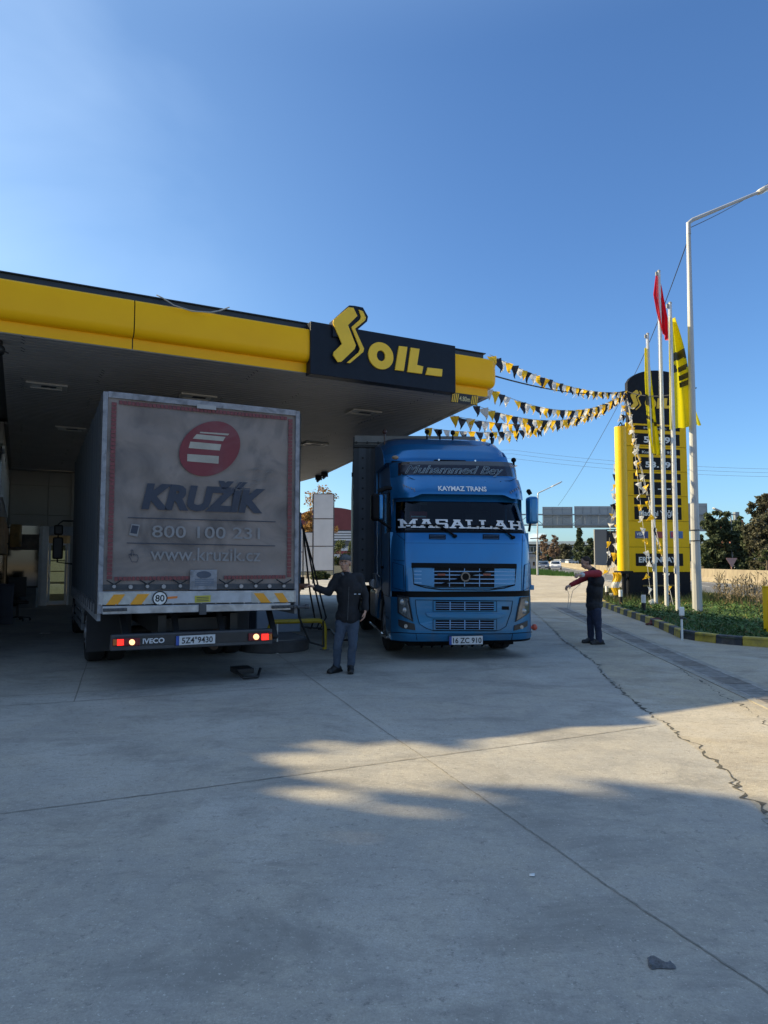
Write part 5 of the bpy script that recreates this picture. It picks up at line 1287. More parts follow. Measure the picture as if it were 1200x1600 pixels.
# header with rounded arc
q = []
ux0, zx0 = T1(199, 170); u1_ = uw + .02; ztop = T1(455, 80)[1]; uc = (ux0 + u1_) / 2 + .1
q = [(ux0, zt + .004), (u1_, zt + .004)]
n = 20
for i in range(n + 1):
    f = i / n; u = u1_ + (ux0 - u1_) * f; e = abs((u - uc) / ((u1_ - ux0) / 2 + .12)); q.append((u, zx0 + (ztop - zx0) * math.sqrt(max(0, 1 - min(1, e) ** 2))))
mb = MB(); mb.prism(q, 'y', -.02, .16); mb.build('totem_header', TBK, tm, bevel=.012)
rows = [410, 553, 707, 862, 1018, 1180, 1336]
for a, b in zip(rows, rows[1:]):
    mb = MB(); z1_, z0_ = T1(390, a)[1], T1(390, b)[1]; mb.box(.0, uy, -.02, .029, z0_ + .006, z1_ - .006); mb.build('panel', YT, tm, bevel=.008)
def tbox(x0, y0, x1, y1, m, name, y_=-.03, th=.008, par=None, bev=.003):
    u0, z1_ = T1(x0, y0); u1, z0_ = T1(x1, y1); mb = MB(); mb.box(u0, u1, y_, y_ + th, z0_, z1_); return mb.build(name, m, par or tm, bevel=bev)
LTW = mat('display_white', (.75, .77, .78), .4, var=.05)
for (x0, y0, x1, y1) in ((230, 417, 526, 458), (230, 466, 526, 548), (233, 561, 528, 608), (234, 615, 530, 703), (236, 715, 532, 763), (238, 770, 534, 857), (240, 869, 536, 918), (242, 925, 538, 1010), (250, 1219, 548, 1297)):
    tbox(x0, y0, x1, y1, DSP, 'display')
def ttext(s, x0, x1, ybase, ytop, m=LTW, y_=-.034, **k):
    a = T1(x0, ybase); b = T1(x1, ybase); c = T1(x0, ytop); t = text_mb(s, c[1] - a[1], width=b[0] - a[0], **k); return t.build('lettering', m, tm, loc=(a[0], y_, (a[1] + b[1]) / 2), smooth=False)
DIMW = mat('display_grey', (.35, .36, .37), .4)
ttext('Motorin', 300, 440, 444, 430, DIMW, bold=.01); ttext('Kur\u015funsuz 95', 290, 475, 596, 579, LTW, bold=.01)
ttext('52.99', 300, 466, 528, 490, bold=.03); ttext('53.19', 310, 468, 682, 646, bold=.03)
for x in (335, 388, 445): tbox(x, 814, x + 24, 821, LTW, 'price_dash', -.036, .003, bev=0)
ttext('Madeni Ya\u011flar', 272, 516, 984, 950, bold=.02); ttext('ERTANKAY', 270, 506, 1274, 1240, bold=.03)
v = tbox(247, 1080, 329, 1125, mat('card_sign_blue', (.03, .06, .22), .4), 'card_sign'); a = T1(256, 1106); t = text_mb('VISA', .11, bold=.03, shear=.2, width=.30); t.build('lettering', LTW, v, loc=(a[0], -.033, a[1]), smooth=False)
a = T1(256, 1120); mb = MB(); mb.box(a[0], a[0] + .28, -.033, -.0305, a[1], a[1] + .03); mb.build('card_print', DIMW, v)
v = tbox(352, 1082, 432, 1124, mat('card_sign_red', (.35, .05, .04), .4), 'card_sign')
v = tbox(465, 1080, 546, 1125, mat('card_sign_cyan', (.04, .16, .42), .4), 'card_sign'); a = T1(470, 1119); b = T1(498, 1085); mb = MB(); mb.box(a[0], b[0], -.034, -.0305, a[1], b[1]); mb.build('card_print', mat('card_red_patch', (.5, .04, .08), .4), v)
# S OIL on the header
def tpoly(pts, name='lettering', m=YLET): q = [T1(*p) for p in pts]; mb = MB(); mb.prism(q, 'y', -.035, -.021); mb.build(name, m, tm, smooth=False)
def tS(pts): return [((x - 360) * .455 + 218, (y - 120) * .475 + 198) for x, y in pts]
tpoly(tS(S1), 'logo_letter'); tpoly(tS(S2), 'logo_letter')
oc = T1(343, 282); o2 = T1(378, 282); o3 = T1(343, 248); r1_ = o2[0] - oc[0]; r2_ = o3[1] - oc[1]
ring(oc[0], oc[1], r1_, r2_, r1_ * .35, r2_ * .4, -.035, -.021, YLET, 'lettering', tm)
tpoly([(388, 250), (412, 250), (404, 314), (380, 314)]); tpoly([(424, 250), (448, 250), (443, 296), (470, 297), (468, 314), (416, 314)])
tpoly([(480, 306), (520, 306), (518, 318), (478, 318)])
# round yellow column at the left with little roofs
cx_ = (T1(145, 800)[0] + T1(212, 800)[0]) / 2; rr = (T1(212, 800)[0] - T1(145, 800)[0]) / 2
zc0 = T1(180, 1328)[1]; zc1 = T1(180, 425)[1]
mb = MB(); mb.cyl((cx_, .14, zc0), (cx_, .14, zc1), rr, n=40); mb.build('round_column', mat('column_yellow', (0.78, 0.52, 0.008), .3, var=.03), tm)
mb = MB(); mb.box(cx_ - rr - .02, cx_ + rr + .02, -.1, .4, zc0 - .10, zc0 - .002); mb.cyl((cx_, .14, 0), (cx_, .14, zc0 - .1), .08); mb.bar((cx_, .14, zc0 - .5), (cx_ + rr, .14, zc0 - .12), .04); mb.build('column_foot', TBK, tm)
mb = MB(); mb.cyl((cx_ - .1, .14, zc1), (cx_ + .02, .14, zc1 + .18), .02); mb.cyl((cx_ + .1, .14, zc1), (cx_ + .02, .14, zc1 + .18), .02); mb.build('lifting_hook', TBK, tm)
mb = MB(); a = T1(300, 1425); b = T1(500, 1425); mb.box(a[0], b[0], -.01, .02, a[1], a[1] + .05); mb.box(.0, uw, -.03, .45, -.08, .03); mb.build('plinth_trim', mat('plinth_ochre', (.25, .17, .05), .6), tm)

# ================================================================== FLAGPOLES AND FLAGS
POLE = mat('white_pole_paint', (.60, .61, .62), .35, metal=.2, var=.08, scale=2)
labs = ['white flagpole nearest the totem carrying the limp narrow yellow flag', 'tallest white flagpole carrying the red flag', 'white flagpole closest to the lamp post carrying the large yellow flag']
bases = [(1025, 944), (1042, 951), (1059.5, 958)]; tops = [(1012, 522), (1029.5, 424), (1047, 474)]
FP = []
for (b, t, lb) in zip(bases, tops, labs):
    g0 = onz(b[0], b[1], .13); tp_ = aty(t[0], t[1], g0.y)
    hgt = tp_.z - .13; o = thing('flagpole', lb, 'flagpole', (g0.x, g0.y, .13), 0, 'flagpoles on the grass island')
    lean = (tp_.x - g0.x)
    o.rotation_euler = (0, math.atan2(lean, hgt), 0)
    mb = MB(); mb.cyl((0, 0, -.02), (0, 0, hgt * .5), .062, .058, 16); mb.cyl((0, 0, hgt * .5), (0, 0, hgt), .055, .046, 16); mb.build('mast', POLE, o)
    mb = MB(); mb.box(-.16, .16, -.16, .16, -.02, .03)
    for x in (-.11, .11):
        for y in (-.11, .11): mb.cyl((x, y, .03), (x, y, .07), .014, n=6)
    mb.build('base_plate', DKGREY, o)
    mb = MB(); mb.cyl((0, 0, hgt), (0, 0, hgt + .04), .055, .03, 12); mb.obox((-.06, 0, hgt - .08), (.09, .05, .12)); mb.build('pole_head', mat('pole_head_metal', (.35, .33, .28), .5, metal=.4), o)
    mb = MB(); mb.tube([(-.075, -.02, hgt - .1), (-.09, -.03, hgt * .5), (-.075, -.02, 1.2)], .006, 5); mb.box(-.085, -.06, -.04, 0, 1.1, 1.25); mb.build('halyard', mat('rope_white', (.5, .5, .48), .7), o)
    FP.append((g0, tp_))
FYEL = mat('flag_yellow_cloth', (.68, .60, .01), .6, var=.05, scale=2); FBLK = mat('flag_black_print', (.06, .05, .01), .6, var=.2); FRED = mat('flag_red_cloth', (.55, .012, .03), .6, var=.08)
for m_ in (FYEL, FRED):      # thin cloth lets some sunlight through
    n, l = m_.node_tree.nodes, m_.node_tree.links; b = n['Principled BSDF']; tl = n.new('ShaderNodeBsdfTranslucent'); ms = n.new('ShaderNodeMixShader'); ms.inputs[0].default_value = .45
    src = b.inputs['Base Color'].links[0].from_socket; l.new(src, tl.inputs[0]); l.new(b.outputs[0], ms.inputs[1]); l.new(tl.outputs[0], ms.inputs[2]); l.new(ms.outputs[0], n['Material Output'].inputs[0])
def flag(name, label, outline_l, outline_r, Y, mats_, group=None, patch=None, fold=.10, nf=3, depth=0.0):
    """cloth between a left and right chain of image points at distance Y, folded in depth"""
    L = [aty(p[0], p[1], Y) for p in outline_l]; Rr = [aty(p[0], p[1], Y + depth) for p in outline_r]
    def chain(C, f):
        s = f * (len(C) - 1); k = min(int(s), len(C) - 2); return C[k].lerp(C[k + 1], s - k)
    o0 = L[0]
    mb = MB()
    def fn_(i, j):
        a = chain(L, j); b = chain(Rr, j); p = a.lerp(b, i); w = (b - a).length
        y = fold * math.sin(i * math.pi * nf + j * 2.2) * min(1, w * 1.6) * (.25 + .75 * i) + depth * i + .05 * math.sin(j * 7 + i * 3) * i
        return (p.x - o0.x, y, p.z - o0.z)
    mb.grid(fn_, 36, 72, midx=(lambda i, j: 1 if patch and patch(i, j) else 0))
    o = mb.build(name, mats_, loc=tuple(o0), recalc=False)
    return tag(o, label, 'flag', group)
def stripes(i, j):
    # broken black print seen on the folded cloth (lettering turned sideways)
    if .30 < j < .345 + .05 * i and i > .12: return True
    if .365 < j < .378 and i > .1: return True
    if .40 < j < .47 and .05 + (j - .40) * 1.2 < i < .25 + (j - .4): return True
    if .43 < j < .475 and .42 < i: return j < .475 - .03 * (i - .42)
    if .50 < j < .545 and i > .38: return True
    if .56 < j < .60 and i > .45: return True
    return False
flag('flag', 'large bright yellow flag with broken black print hanging between flagpole and lamp post', [(1046, 495), (1046.5, 560), (1047, 620), (1047, 671)], [(1052, 499), (1069, 550), (1086, 615), (1099, 663)], FP[2][0].y - .06, [FYEL, FBLK], 'flags on the flagpoles', stripes, .20, 4, .75)
fl = flag('flag', 'red flag hanging in two limp folds near the top of the tallest flagpole', [(1024.5, 430), (1021, 460), (1026, 486), (1033, 512)], [(1030, 432), (1035, 466), (1044, 506), (1043, 535)], FP[1][0].y - .09, [FRED, WHITE], 'flags on the flagpoles', None, .12, 5, .22)
flag('flag', 'narrow limp yellow flag hanging down the pole in front of the totem', [(1007, 543), (1007.5, 590), (1010, 640), (1013, 675), (1019, 708)], [(1013, 545), (1017, 600), (1023, 652), (1029, 690), (1030, 711)], FP[0][0].y - .09, [FYEL, FBLK], 'flags on the flagpoles', lambda i, j: .38 < j < .46 and i < .6 or .55 < j < .60, .14, 5, .2)

# ================================================================== LAMP POSTS
GALV = mat('galvanised_steel', (.42, .43, .44), .5, metal=.35, var=.15, scale=2, stretch=(1, 1, .3))
def lamp_post(label, g0, top, armv, r0, r1, head=.7, name='lamp_post'):
    o = thing(name, label, 'street lamp', tuple(g0), 0, None); h = top.z - g0.z; lx = top.x - g0.x
    mb = MB(); mb.cyl((0, 0, 0), (lx * .0, 0, h * .25), r0, r0 * .86, 12); mb.cyl((0, 0, h * .25), (lx, 0, h), r0 * .84, r1, 12); mb.build('mast', GALV, o, sharp=20)
    mb = MB(); mb.box(-r0 * 1.5, r0 * 1.5, -r0 * 1.5, r0 * 1.5, 0, .04); mb.build('base', DKGREY, o)
    av = Vector(armv); e = Vector((lx, 0, h)) + av
    mb = MB(); mb.tube([(lx, 0, h - .35), (lx, 0, h - .02), tuple(Vector((lx, 0, h)) + av * .06 + Vector((0, 0, .03))), tuple(e)], [r1 * 1.15, r1 * 1.1, r1, r1 * .75], 10); mb.build('arm', GALV, o)
    d_ = av.normalized(); ang = math.atan2(d_.z, math.hypot(d_.x, d_.y)); az = math.atan2(d_.y, d_.x)
    mb = MB(); w = head * .22; 
    for k in range(8):
        pass
    mb.prism([(0, -w * .4), (head * .15, -w), (head * .85, -w * .9), (head, -w * .3), (head, w * .3), (head * .85, w * .9), (head * .15, w), (0, w * .4)], 'z', -.05, .07)
    hd = mb.build('lamp_head', mat('lamp_head_grey', (.5, .5, .5), .4), o, loc=tuple(e), rot=(0, -ang, az), bevel=.03)
    mb = MB(); mb.box(head * .22, head * .82, -w * .6, w * .6, -.065, -.052); mb.build('lens', LGL, hd)
    return o
g0 = onz(1090, 957, .13); top = aty(1075.5, 348, g0.y)
e1_ = aty(1184, 301, g0.y + .4) - top
lamp_post('tall galvanised lamp post at the right with its arm reaching out of the picture', g0, top, (e1_.x, .4, e1_.z), .135, .058, .85)
LPX = (g0, top)
mb = MB()
for z in (2.0, 2.3): mb.cyl((g0.x, g0.y, z + .13), (g0.x - .0, g0.y, z + .155), .135, n=16)
tag(mb.build('cable_band', BLACK), 'dark bands strapped round the tall lamp post', 'strap')
g = onz(840, 899); t_ = aty(840.5, 771, g.y); a_ = aty(861, 761, g.y) - t_
lamp_post('distant thin street lamp beside the road just right of the blue truck', g, t_, (a_.x, 0, a_.z), .11, .06, 1.3)
g = aty(1144, 874, 62); g.z = 0; t_ = aty(1142, 806, 62); a_ = aty(1128, 800, 62) - t_
lamp_post('distant street lamp in front of the dark trees beyond the barrier', g, t_, (a_.x, 0, a_.z), .09, .05, .9)

# ================================================================== CABLES AND BUNTING
WIRE = mat('black_cable', (.02, .02, .022), .6)
def cable(name, label, P, r, sag=0.0, n=24, m=None):
    out = []
    for a, b in zip(P, P[1:]):
        a, b = Vector(a), Vector(b)
        for i in range(n): f = i / n; q = a.lerp(b, f); q.z -= sag * 4 * f * (1 - f); out.append(q)
    out.append(Vector(P[-1])); mb = MB(); mb.tube(out, r, 5); return tag(mb.build(name, m or WIRE), label, 'cable')
TT = aty(978, 611, 25.6)
EC = Vector((C0.x, C0.y, 5.2))
c1 = aty(771, 587, 13.7)
cable('supply_cable', 'black cable running from the canopy corner to the totem and on to the lamp post', [c1, TT, aty(1088, 606, g0.y)], .017, .22)
cable('lamp_cable', 'thin dark cable running from the lamp post top down behind the flagpoles', [aty(1076, 372, LPX[0].y), aty(978, 610, 38), aty(872, 790, 70)], .014, .35)
cable('overhead_cable', 'thin dark cable crossing the sky above the lamp arm at the upper right', [aty(1240, 252, 40), aty(1078, 356, LPX[0].y)], .012, .3)
for k, (ya, yb) in enumerate(((703, 733), (709, 739), (716, 745))):
    cable('power_line', ['topmost of three distant power lines crossing behind the totem', 'middle of three distant power lines crossing behind the totem', 'lowest of three distant power lines crossing behind the totem'][k],
          [aty(560, ya - 12, 210), aty(800, ya, 190), aty(1215, yb, 165)], .032, 1.0, m=mat('distant_wire', (.10, .12, .15), .7))['group'] = 'power lines over the road'
PW = mat('pennant_white', (.72, .73, .74), .6, var=.05); PYE = mat('pennant_yellow', (.85, .53, .02), .6, var=.05); PBK = mat('pennant_navy', (.012, .016, .03), .6, var=.1)
for m_ in (PW, PYE):
    n, l = m_.node_tree.nodes, m_.node_tree.links; b = n['Principled BSDF']; tl = n.new('ShaderNodeBsdfTranslucent'); ms = n.new('ShaderNodeMixShader'); ms.inputs[0].default_value = .4
    src = b.inputs['Base Color'].links[0].from_socket; l.new(src, tl.inputs[0]); l.new(b.outputs[0], ms.inputs[1]); l.new(tl.outputs[0], ms.inputs[2]); l.new(ms.outputs[0], n['Material Output'].inputs[0])
PMESH = {}
def pennant_mesh(m, v):
    if (m.name, v) in PMESH: return PMESH[(m.name, v)]
    r = random.Random(v * 7 + len(m.name)); w, h = .125, .31; N = 5
    vs = []; fs = []
    for j in range(N + 1):
        f = j / N; ww = w * (1 - f) + .003; bend = r.uniform(-.06, .06) * f * f + .03 * math.sin(f * 5 + v)
        for i in (-1, 0, 1): vs.append((i * ww, bend + .02 * math.sin(i * 2 + f * 4 + v), -h * f))
    for j in range(N):
        for i in range(2): a = j * 3 + i; fs.append((a, a + 1, a + 4, a + 3))
    me = bpy.data.meshes.new('pennant'); me.from_pydata(vs, [], fs); me.materials.append(m); PMESH[(m.name, v)] = me; return me
def bunting(label, P, sag, step, seed, size=1.0, loose=.25, order=(2, 0, 1), group=None):
    """P: list of 3-D points; a cord with pennants hanging from it"""
    out = []; n = 30
    for a, b in zip(P, P[1:]):
        a, b = Vector(a), Vector(b)
        for i in range(n): f = i / n; q = a.lerp(b, f); q.z -= sag * 4 * f * (1 - f); out.append(q)
    out.append(Vector(P[-1])); o0 = out[0]
    root = thing('bunting', label, 'bunting', tuple(o0), 0, group)
    mb = MB(); mb.tube([q - o0 for q in out], .007, 4); mb.build('cord', mat('bunting_cord', (.4, .42, .42), .7), root)
    r = random.Random(seed); acc = step * .6; k = r.randint(0, 2)
    for a, b in zip(out, out[1:]):
        L = (b - a).length; pos = step - acc
        while pos <= L:
            q = a + (b - a) * pos / L - o0
            m = (PW, PYE, PBK)[order[k % 3]]; k += 1
            o = bpy.data.objects.new('pennant', pennant_mesh(m, r.randint(0, 5))); COL.objects.link(o); o.parent = root
            dirz = math.atan2((b - a).y, (b - a).x)
            hor = abs((b - a).z) / L
            o.location = q; s = size * r.uniform(.85, 1.1)
            if hor > .8: dirz = r.uniform(-1.2, 1.2)
            o.rotation_euler = (r.gauss(0, loose), r.gauss(0, loose * .7), dirz * .35 + r.gauss(0, loose)); o.scale = (s, s, s)
            pos += step * r.uniform(.92, 1.08)
        acc = (acc + L) % step
    return root
def edgep(f, z): p = C0 + (D0 - C0) * f + sn * .05; return Vector((p.x, p.y, z))
specs = [(edgep(.0, 5.66), 'topmost string of pennants from the canopy parapet corner to the totem', .30, 0), (edgep(.03, 5.15), 'second string of pennants from the yellow canopy end to the totem', .62, 1),
         (edgep(.05, 4.80), 'third string of pennants starting under the canopy corner', .65, 2), (edgep(.13, 4.80), 'fourth string of pennants starting along the canopy side', .6, 3),
         (edgep(.24, 4.80), 'fifth string of pennants starting further back on the canopy side', .6, 4), (edgep(.40, 4.80), 'lowest string of pennants starting behind the blue truck roof', .55, 5)]
for a, lb, sg_, k in specs: bunting(lb, [a, TT + Vector((0, 0, -.02 * k))], sg_, .33 + .01 * k, 30 + k, .85, .15, group='pennant strings between canopy and totem')
def W(px, py, Y): return aty(px, py, Y)
bunting('pennant string hanging from the totem top down in front to the first flagpole foot', [TT, W(990, 690, 24.6), W(1018, 942, 22.8)], .0, .42, 51, .85, .5, (0, 0, 1), 'pennant strings tied down from the totem')
bunting('pennant string hanging from the totem top to the foot of the middle flagpole', [TT, W(1000, 720, 24.4), W(1052, 945, 21.5)], .0, .44, 52, .85, .5, (0, 1, 2), 'pennant strings tied down from the totem')
bunting('pennant string fanning from the totem top across its price panels', [TT, W(994, 700, 24.4), W(1030, 860, 23.2)], .0, .5, 53, .85, .5, (0, 0, 1), 'pennant strings tied down from the totem')
bunting('leftmost pennant string hanging from the totem top to the ground', [TT, W(962, 745, 26.6), W(946, 905, 27.5)], .0, .38, 54, 1.0, .45, (1, 0, 2), 'pennant strings tied down from the totem')
bunting('pennant string hanging close beside the round yellow column', [TT, W(968, 720, 26.4), W(957, 935, 26.0)], .0, .38, 55, 1.0, .45, (0, 1, 0), 'pennant strings tied down from the totem')
mb = MB(); P_ = [W(961, 900, 25.0), W(962, 915, 25.0), W(963, 940, 25.0)]
mb.grid(lambda i, j: (-.13 + .3 * i + .05 * math.sin(j * 9), .05 * math.sin(i * 12 + j * 3), .95 * (1 - j)), 10, 14, midx=lambda i, j: 0 if j < .35 or .6 < j < .85 else (1 if j < .6 else 2))
tag(mb.build('tangled_pennants', [PYE, PW, PBK], loc=(P_[2].x, P_[2].y, .2)), 'bundle of yellow and white pennants hanging low left of the totem foot', 'pennants')

# ================================================================== SMALL THINGS BY THE KERB
def bollard(px, py, label):
    p = onz(px, py, .13); o = thing('bollard', label, 'bollard', (p.x, p.y, .1), 0, 'small black and white posts behind the kerb')
    mb = MB(); mb.cyl((0, 0, 0), (0, 0, .30), .06, n=16); mb.build('post', BLACK, o); mb = MB(); mb.cyl((0, 0, .3), (0, 0, .52), .062, n=16); mb.build('white_cap', WHITE, o)
bollard(1006, 957, 'small black post with white cap behind the kerb below the totem'); bollard(970, 945, 'small black and white post behind the kerb left of the totem')
bollard(948.5, 936, 'small black and white post farthest along the kerb beside the standing man')
p = onz(1065, 1000); o = thing('standpipe', 'thin white pipe standing at the kerb with a dark fitting on top', 'pipe', (p.x, p.y - .03, 0))
mb = MB(); mb.cyl((0, 0, 0), (0, 0, .42), .022); mb.build('pipe', WHITE, o); mb = MB(); mb.cyl((0, 0, .42), (0, 0, .47), .035); mb.tube([(0, 0, .44), (.06, 0, .44), (.09, 0, .42)], .014); mb.build('valve', DKGREY, o)
mb = MB(); mb.box(-.05, .06, -.02, .02, .48, .66); mb.build('tag', WHITE, o, bevel=.02)
p = onz(1026, 977); mb = MB(); rg = random.Random(9)
mb.ell((0, 0, .09), (.17, .13, .10)); mb.ell((.12, .05, .06), (.12, .12, .07)); mb.ell((-.16, -.05, .04), (.10, .07, .03)); mb.bar((-.32, -.1, .03), (-.1, -.02, .05), .05, .04); mb.ell((.05, -.08, .14), (.06, .06, .05))
o = tag(mb.build('crumpled_cloth', mat('rust_red_cloth', (.10, .022, .018), .8, var=.4, scale=9), loc=(p.x, p.y, 0)), 'rust red bundle lying on the concrete against the kerb', 'bundle')
dm = o.modifiers.new('r', 'REMESH'); dm.mode = 'VOXEL'; dm.voxel_size = .018
tx = bpy.data.textures.new('crumple', 'CLOUDS'); tx.noise_scale = .06; dd_ = o.modifiers.new('d', 'DISPLACE'); dd_.texture = tx; dd_.strength = .05
# yellow marker post at the right edge
p = onz(1204, 990, .13); mb = MB(); mb.box(-.09, .09, -.09, .09, 0, .95); mb.box(-.1, .1, -.1, .1, .95, .98)
tag(mb.build('marker_post', YT, loc=(p.x, p.y, .1), bevel=.01), 'yellow square post at the right picture edge on the grass', 'post')
# dark rag on the concrete
p = onz(1033, 1508); mb = MB(); rg = random.Random(14)
def rag(i, j):
    x = (i - .5) * .095; y = (j - .5) * (.06 + .02 * math.sin(i * 5 + 1)); z = .004 + .007 * abs(math.sin(i * 3 + j * 11)) + .002 * math.sin(i * 9 + j * 5)
    edge = min(i, 1 - i, j, 1 - j); 
    if edge < .05: z = .003
    return (x * (1 + .10 * math.sin(j * 5)), y + .008 * math.sin(i * 6.5), z)
mb.grid(rag, 40, 24); tag(mb.build('rag', mat('dark_rag_cloth', (.11, .115, .125), .85, var=.5, scale=60), loc=(p.x, p.y, .002), rot=(0, 0, -.1), recalc=False, solid=.003), 'small crumpled dark rag lying on the concrete in the foreground', 'rag')
for (px, py), lb in (((831, 1369), 'tiny white paper scrap lying on the shaded concrete near the long joint'),):
    p = onz(px, py); mb = MB(); mb.add([(-.014, -.01, .002), (.012, -.012, .003), (.016, .008, .008), (-.01, .012, .004)], [(0, 1, 2, 3)]); tag(mb.build('paper_scrap', WHITE, loc=(p.x, p.y, .003), solid=.001), lb, 'paper')
p = onz(70, 991); mb = MB(); mb.grid(lambda i, j: ((i - .5) * .2, (j - .5) * .1 * (1 + .4 * math.sin(i * 9)), .01 + .02 * abs(math.sin(i * 11 + j * 5))), 10, 6); tag(mb.build('paper_scrap', WHITE, loc=(p.x, p.y, .0), recalc=False), 'pale litter scrap on the dark floor left of the box truck', 'paper')

# ================================================================== FUEL ISLAND, PUMP, RAIL
IS = onz(430, 1019); 
pi_ = thing('pump_island', 'raised pump island with rounded dark end behind the box truck', 'island', (onz(500, 1012).x, 12.35, 0), TA)
mb = MB(); q = []
for i in range(21):
    a = R(-90 + 0 + 180 * i / 20 - 90); q.append((-.6 + .60 * math.cos(a + R(90)) * -1 * -1, .0 + .62 * math.sin(a + R(90))))
q = [(-.62 + .62 * math.cos(R(180 + 180 * i / 20)), .55 + .62 * math.sin(R(180 + 180 * i / 20))) for i in range(21)] + [(0, 6.5), (-1.24, 6.5)]
mb.prism(q, 'z', 0, .20); mb.build('island_kerb', mat('island_rubbered_kerb', (.05, .052, .058), .7, var=.3, scale=5), pi_, bevel=.02)
q2 = [(-.62 + (x + .62) * .86, .55 + (y - .55) * (.86 if y < 2 else .985)) for x, y in q]
mb = MB(); mb.prism(q2, 'z', .195, .215); mb.build('island_top', mat('island_top', (.16, .165, .17), .7, var=.2, scale=4), pi_)
pm = thing('fuel_pump', 'pale blue fuel pump with black hoses partly hidden by the box truck', 'fuel pump', (onz(468, 992, .2).x - .42, 13.35, .215), TA)
PBL = mat('pump_blue_panel', (.25, .32, .42), .4, var=.08); 
mb = MB(); mb.box(-.45, .42, 0, .55, 0, 1.05); mb.build('pump_body', PBL, pm, bevel=.015)
mb = MB(); mb.box(-.43, .40, .04, .5, 1.055, 1.75); mb.build('pump_head', mat('pump_white_panel', (.45, .47, .5), .4), pm, bevel=.015)
mb = MB(); mb.box(.36, .44, .02, .10, 1.05, 2.32); mb.box(-.42, .44, .02, .5, 2.20, 2.32); mb.build('hose_mast', PBL, pm, bevel=.01)
mb = MB(); mb.box(.421, .435, .1, .45, 1.2, 1.35); mb.box(.401, .43, .1, .3, 1.35, 1.45); mb.build('red_label', mat('pump_red_label', (.45, .03, .05), .5), pm)
mb = MB(); mb.box(-.3, .25, -.0, .038, 1.3, 1.6); mb.build('display', DSP, pm)
for k, (dx, s) in enumerate(((0.0, 0), (.12, 1), (.2, 2))):
    mb = MB(); mb.tube([(.42, .1 + k * .1, 2.2), (.50 + dx * .4, .1 + k * .1, 2.0), (.56 + dx, .05 + k * .1, 1.35), (.62 + dx, .0, .75), (.72 + dx * 1.2, .0, .25), (.66 + dx, .05, .04), (.50, .1, .08), (.44, .2, .4), (.46, .2, .9)], .018, 8); mb.build('hose', BLACK, pm)
mb = MB()
for k in range(2): mb.box(.43, .55, .12 + k * .2, .2 + k * .2, .8, 1.05)
mb.build('nozzle', BLACK, pm, bevel=.01)
# yellow rail
ra = onz(507, 1015); rb = onz(420, 1019)
rl = thing('guard_rail', 'yellow bent pipe guard rail in front of the pump island', 'guard rail', (rb.x, rb.y, 0))
dx_, dy_ = ra.x - rb.x, ra.y - rb.y; H_ = .52
mb = MB(); mb.tube([(0, 0, 0), (0, 0, H_ - .12), (dx_ * .03, dy_ * .03, H_ - .04), (dx_ * .1, dy_ * .1, H_), (dx_ * .9, dy_ * .9, H_), (dx_ * .97, dy_ * .97, H_ - .04), (dx_, dy_, H_ - .12), (dx_, dy_, 0)], .042, 14); mb.build('rail', mat('rail_yellow_paint', (.45, .33, .01), .4, var=.12, scale=6, dirt=((.1, .08, .03), 6, .5)), rl, sharp=60)
mb = MB(); mb.cyl((0, 0, 0), (0, 0, .012), .09, n=16); mb.cyl((dx_, dy_, 0), (dx_, dy_, .012), .09, n=16); mb.build('foot_plate', DKGREY, rl)
p = onz(433, 1021); mb = MB(); mb.cyl((0, 0, 0), (0, 0, .5), .013, n=8); mb.cyl((0, 0, 0), (0, 0, .02), .04); tag(mb.build('thin_post', WHITE, loc=(p.x, p.y, 0)), 'thin white rod standing by the left end of the yellow rail', 'rod')
# hose lying on the ground behind the man
a = onz(497, 985); b = onz(545, 1003); mb = MB(); mb.tube([(a.x, a.y, .03), (a.x + .3, a.y - .1, .03), (b.x - .2, b.y, .03), (b.x, b.y - .1, .05)], .02, 6); tag(mb.build('ground_hose', BLACK), 'black hose lying on the ground between the pump island and the blue truck', 'hose')
# ================================================================== TREES
def leafmat(name, c, c2):
    m = bpy.data.materials.new(name); m.use_nodes = True; n, l = m.node_tree.nodes, m.node_tree.links; b = n['Principled BSDF']
    b.inputs['Roughness'].default_value = .7; b.inputs['Specular IOR Level'].default_value = .25
    oi = n.new('ShaderNodeNewGeometry'); rp = n.new('ShaderNodeValToRGB'); l.new(oi.outputs['Random Per Island'], rp.inputs[0])
    rp.color_ramp.elements[0].color = (*c, 1); rp.color_ramp.elements[1].color = (*c2, 1); l.new(rp.outputs[0], b.inputs['Base Color'])
    tl = n.new('ShaderNodeBsdfTranslucent'); l.new(rp.outputs[0], tl.inputs[0]); ms = n.new('ShaderNodeMixShader'); ms.inputs[0].default_value = .25
    l.new(b.outputs[0], ms.inputs[1]); l.new(tl.outputs[0], ms.inputs[2]); l.new(ms.outputs[0], n['Material Output'].inputs[0]); return m
BARK = mat('tree_bark', (.09, .07, .05), .9, var=.4, scale=8, bump=.4)
LG = leafmat('dark_green_leaves', (.03, .048, .026), (.10, .125, .065)); LG2 = leafmat('mid_green_leaves', (.035, .055, .02), (.10, .12, .045))
LO_ = leafmat('orange_autumn_leaves', (.26, .12, .03), (.42, .26, .08)); LBR = leafmat('bare_brown_twigs', (.15, .10, .07), (.25, .18, .13))
LPK = leafmat('grey_green_leaves', (.05, .06, .035), (.13, .12, .08))
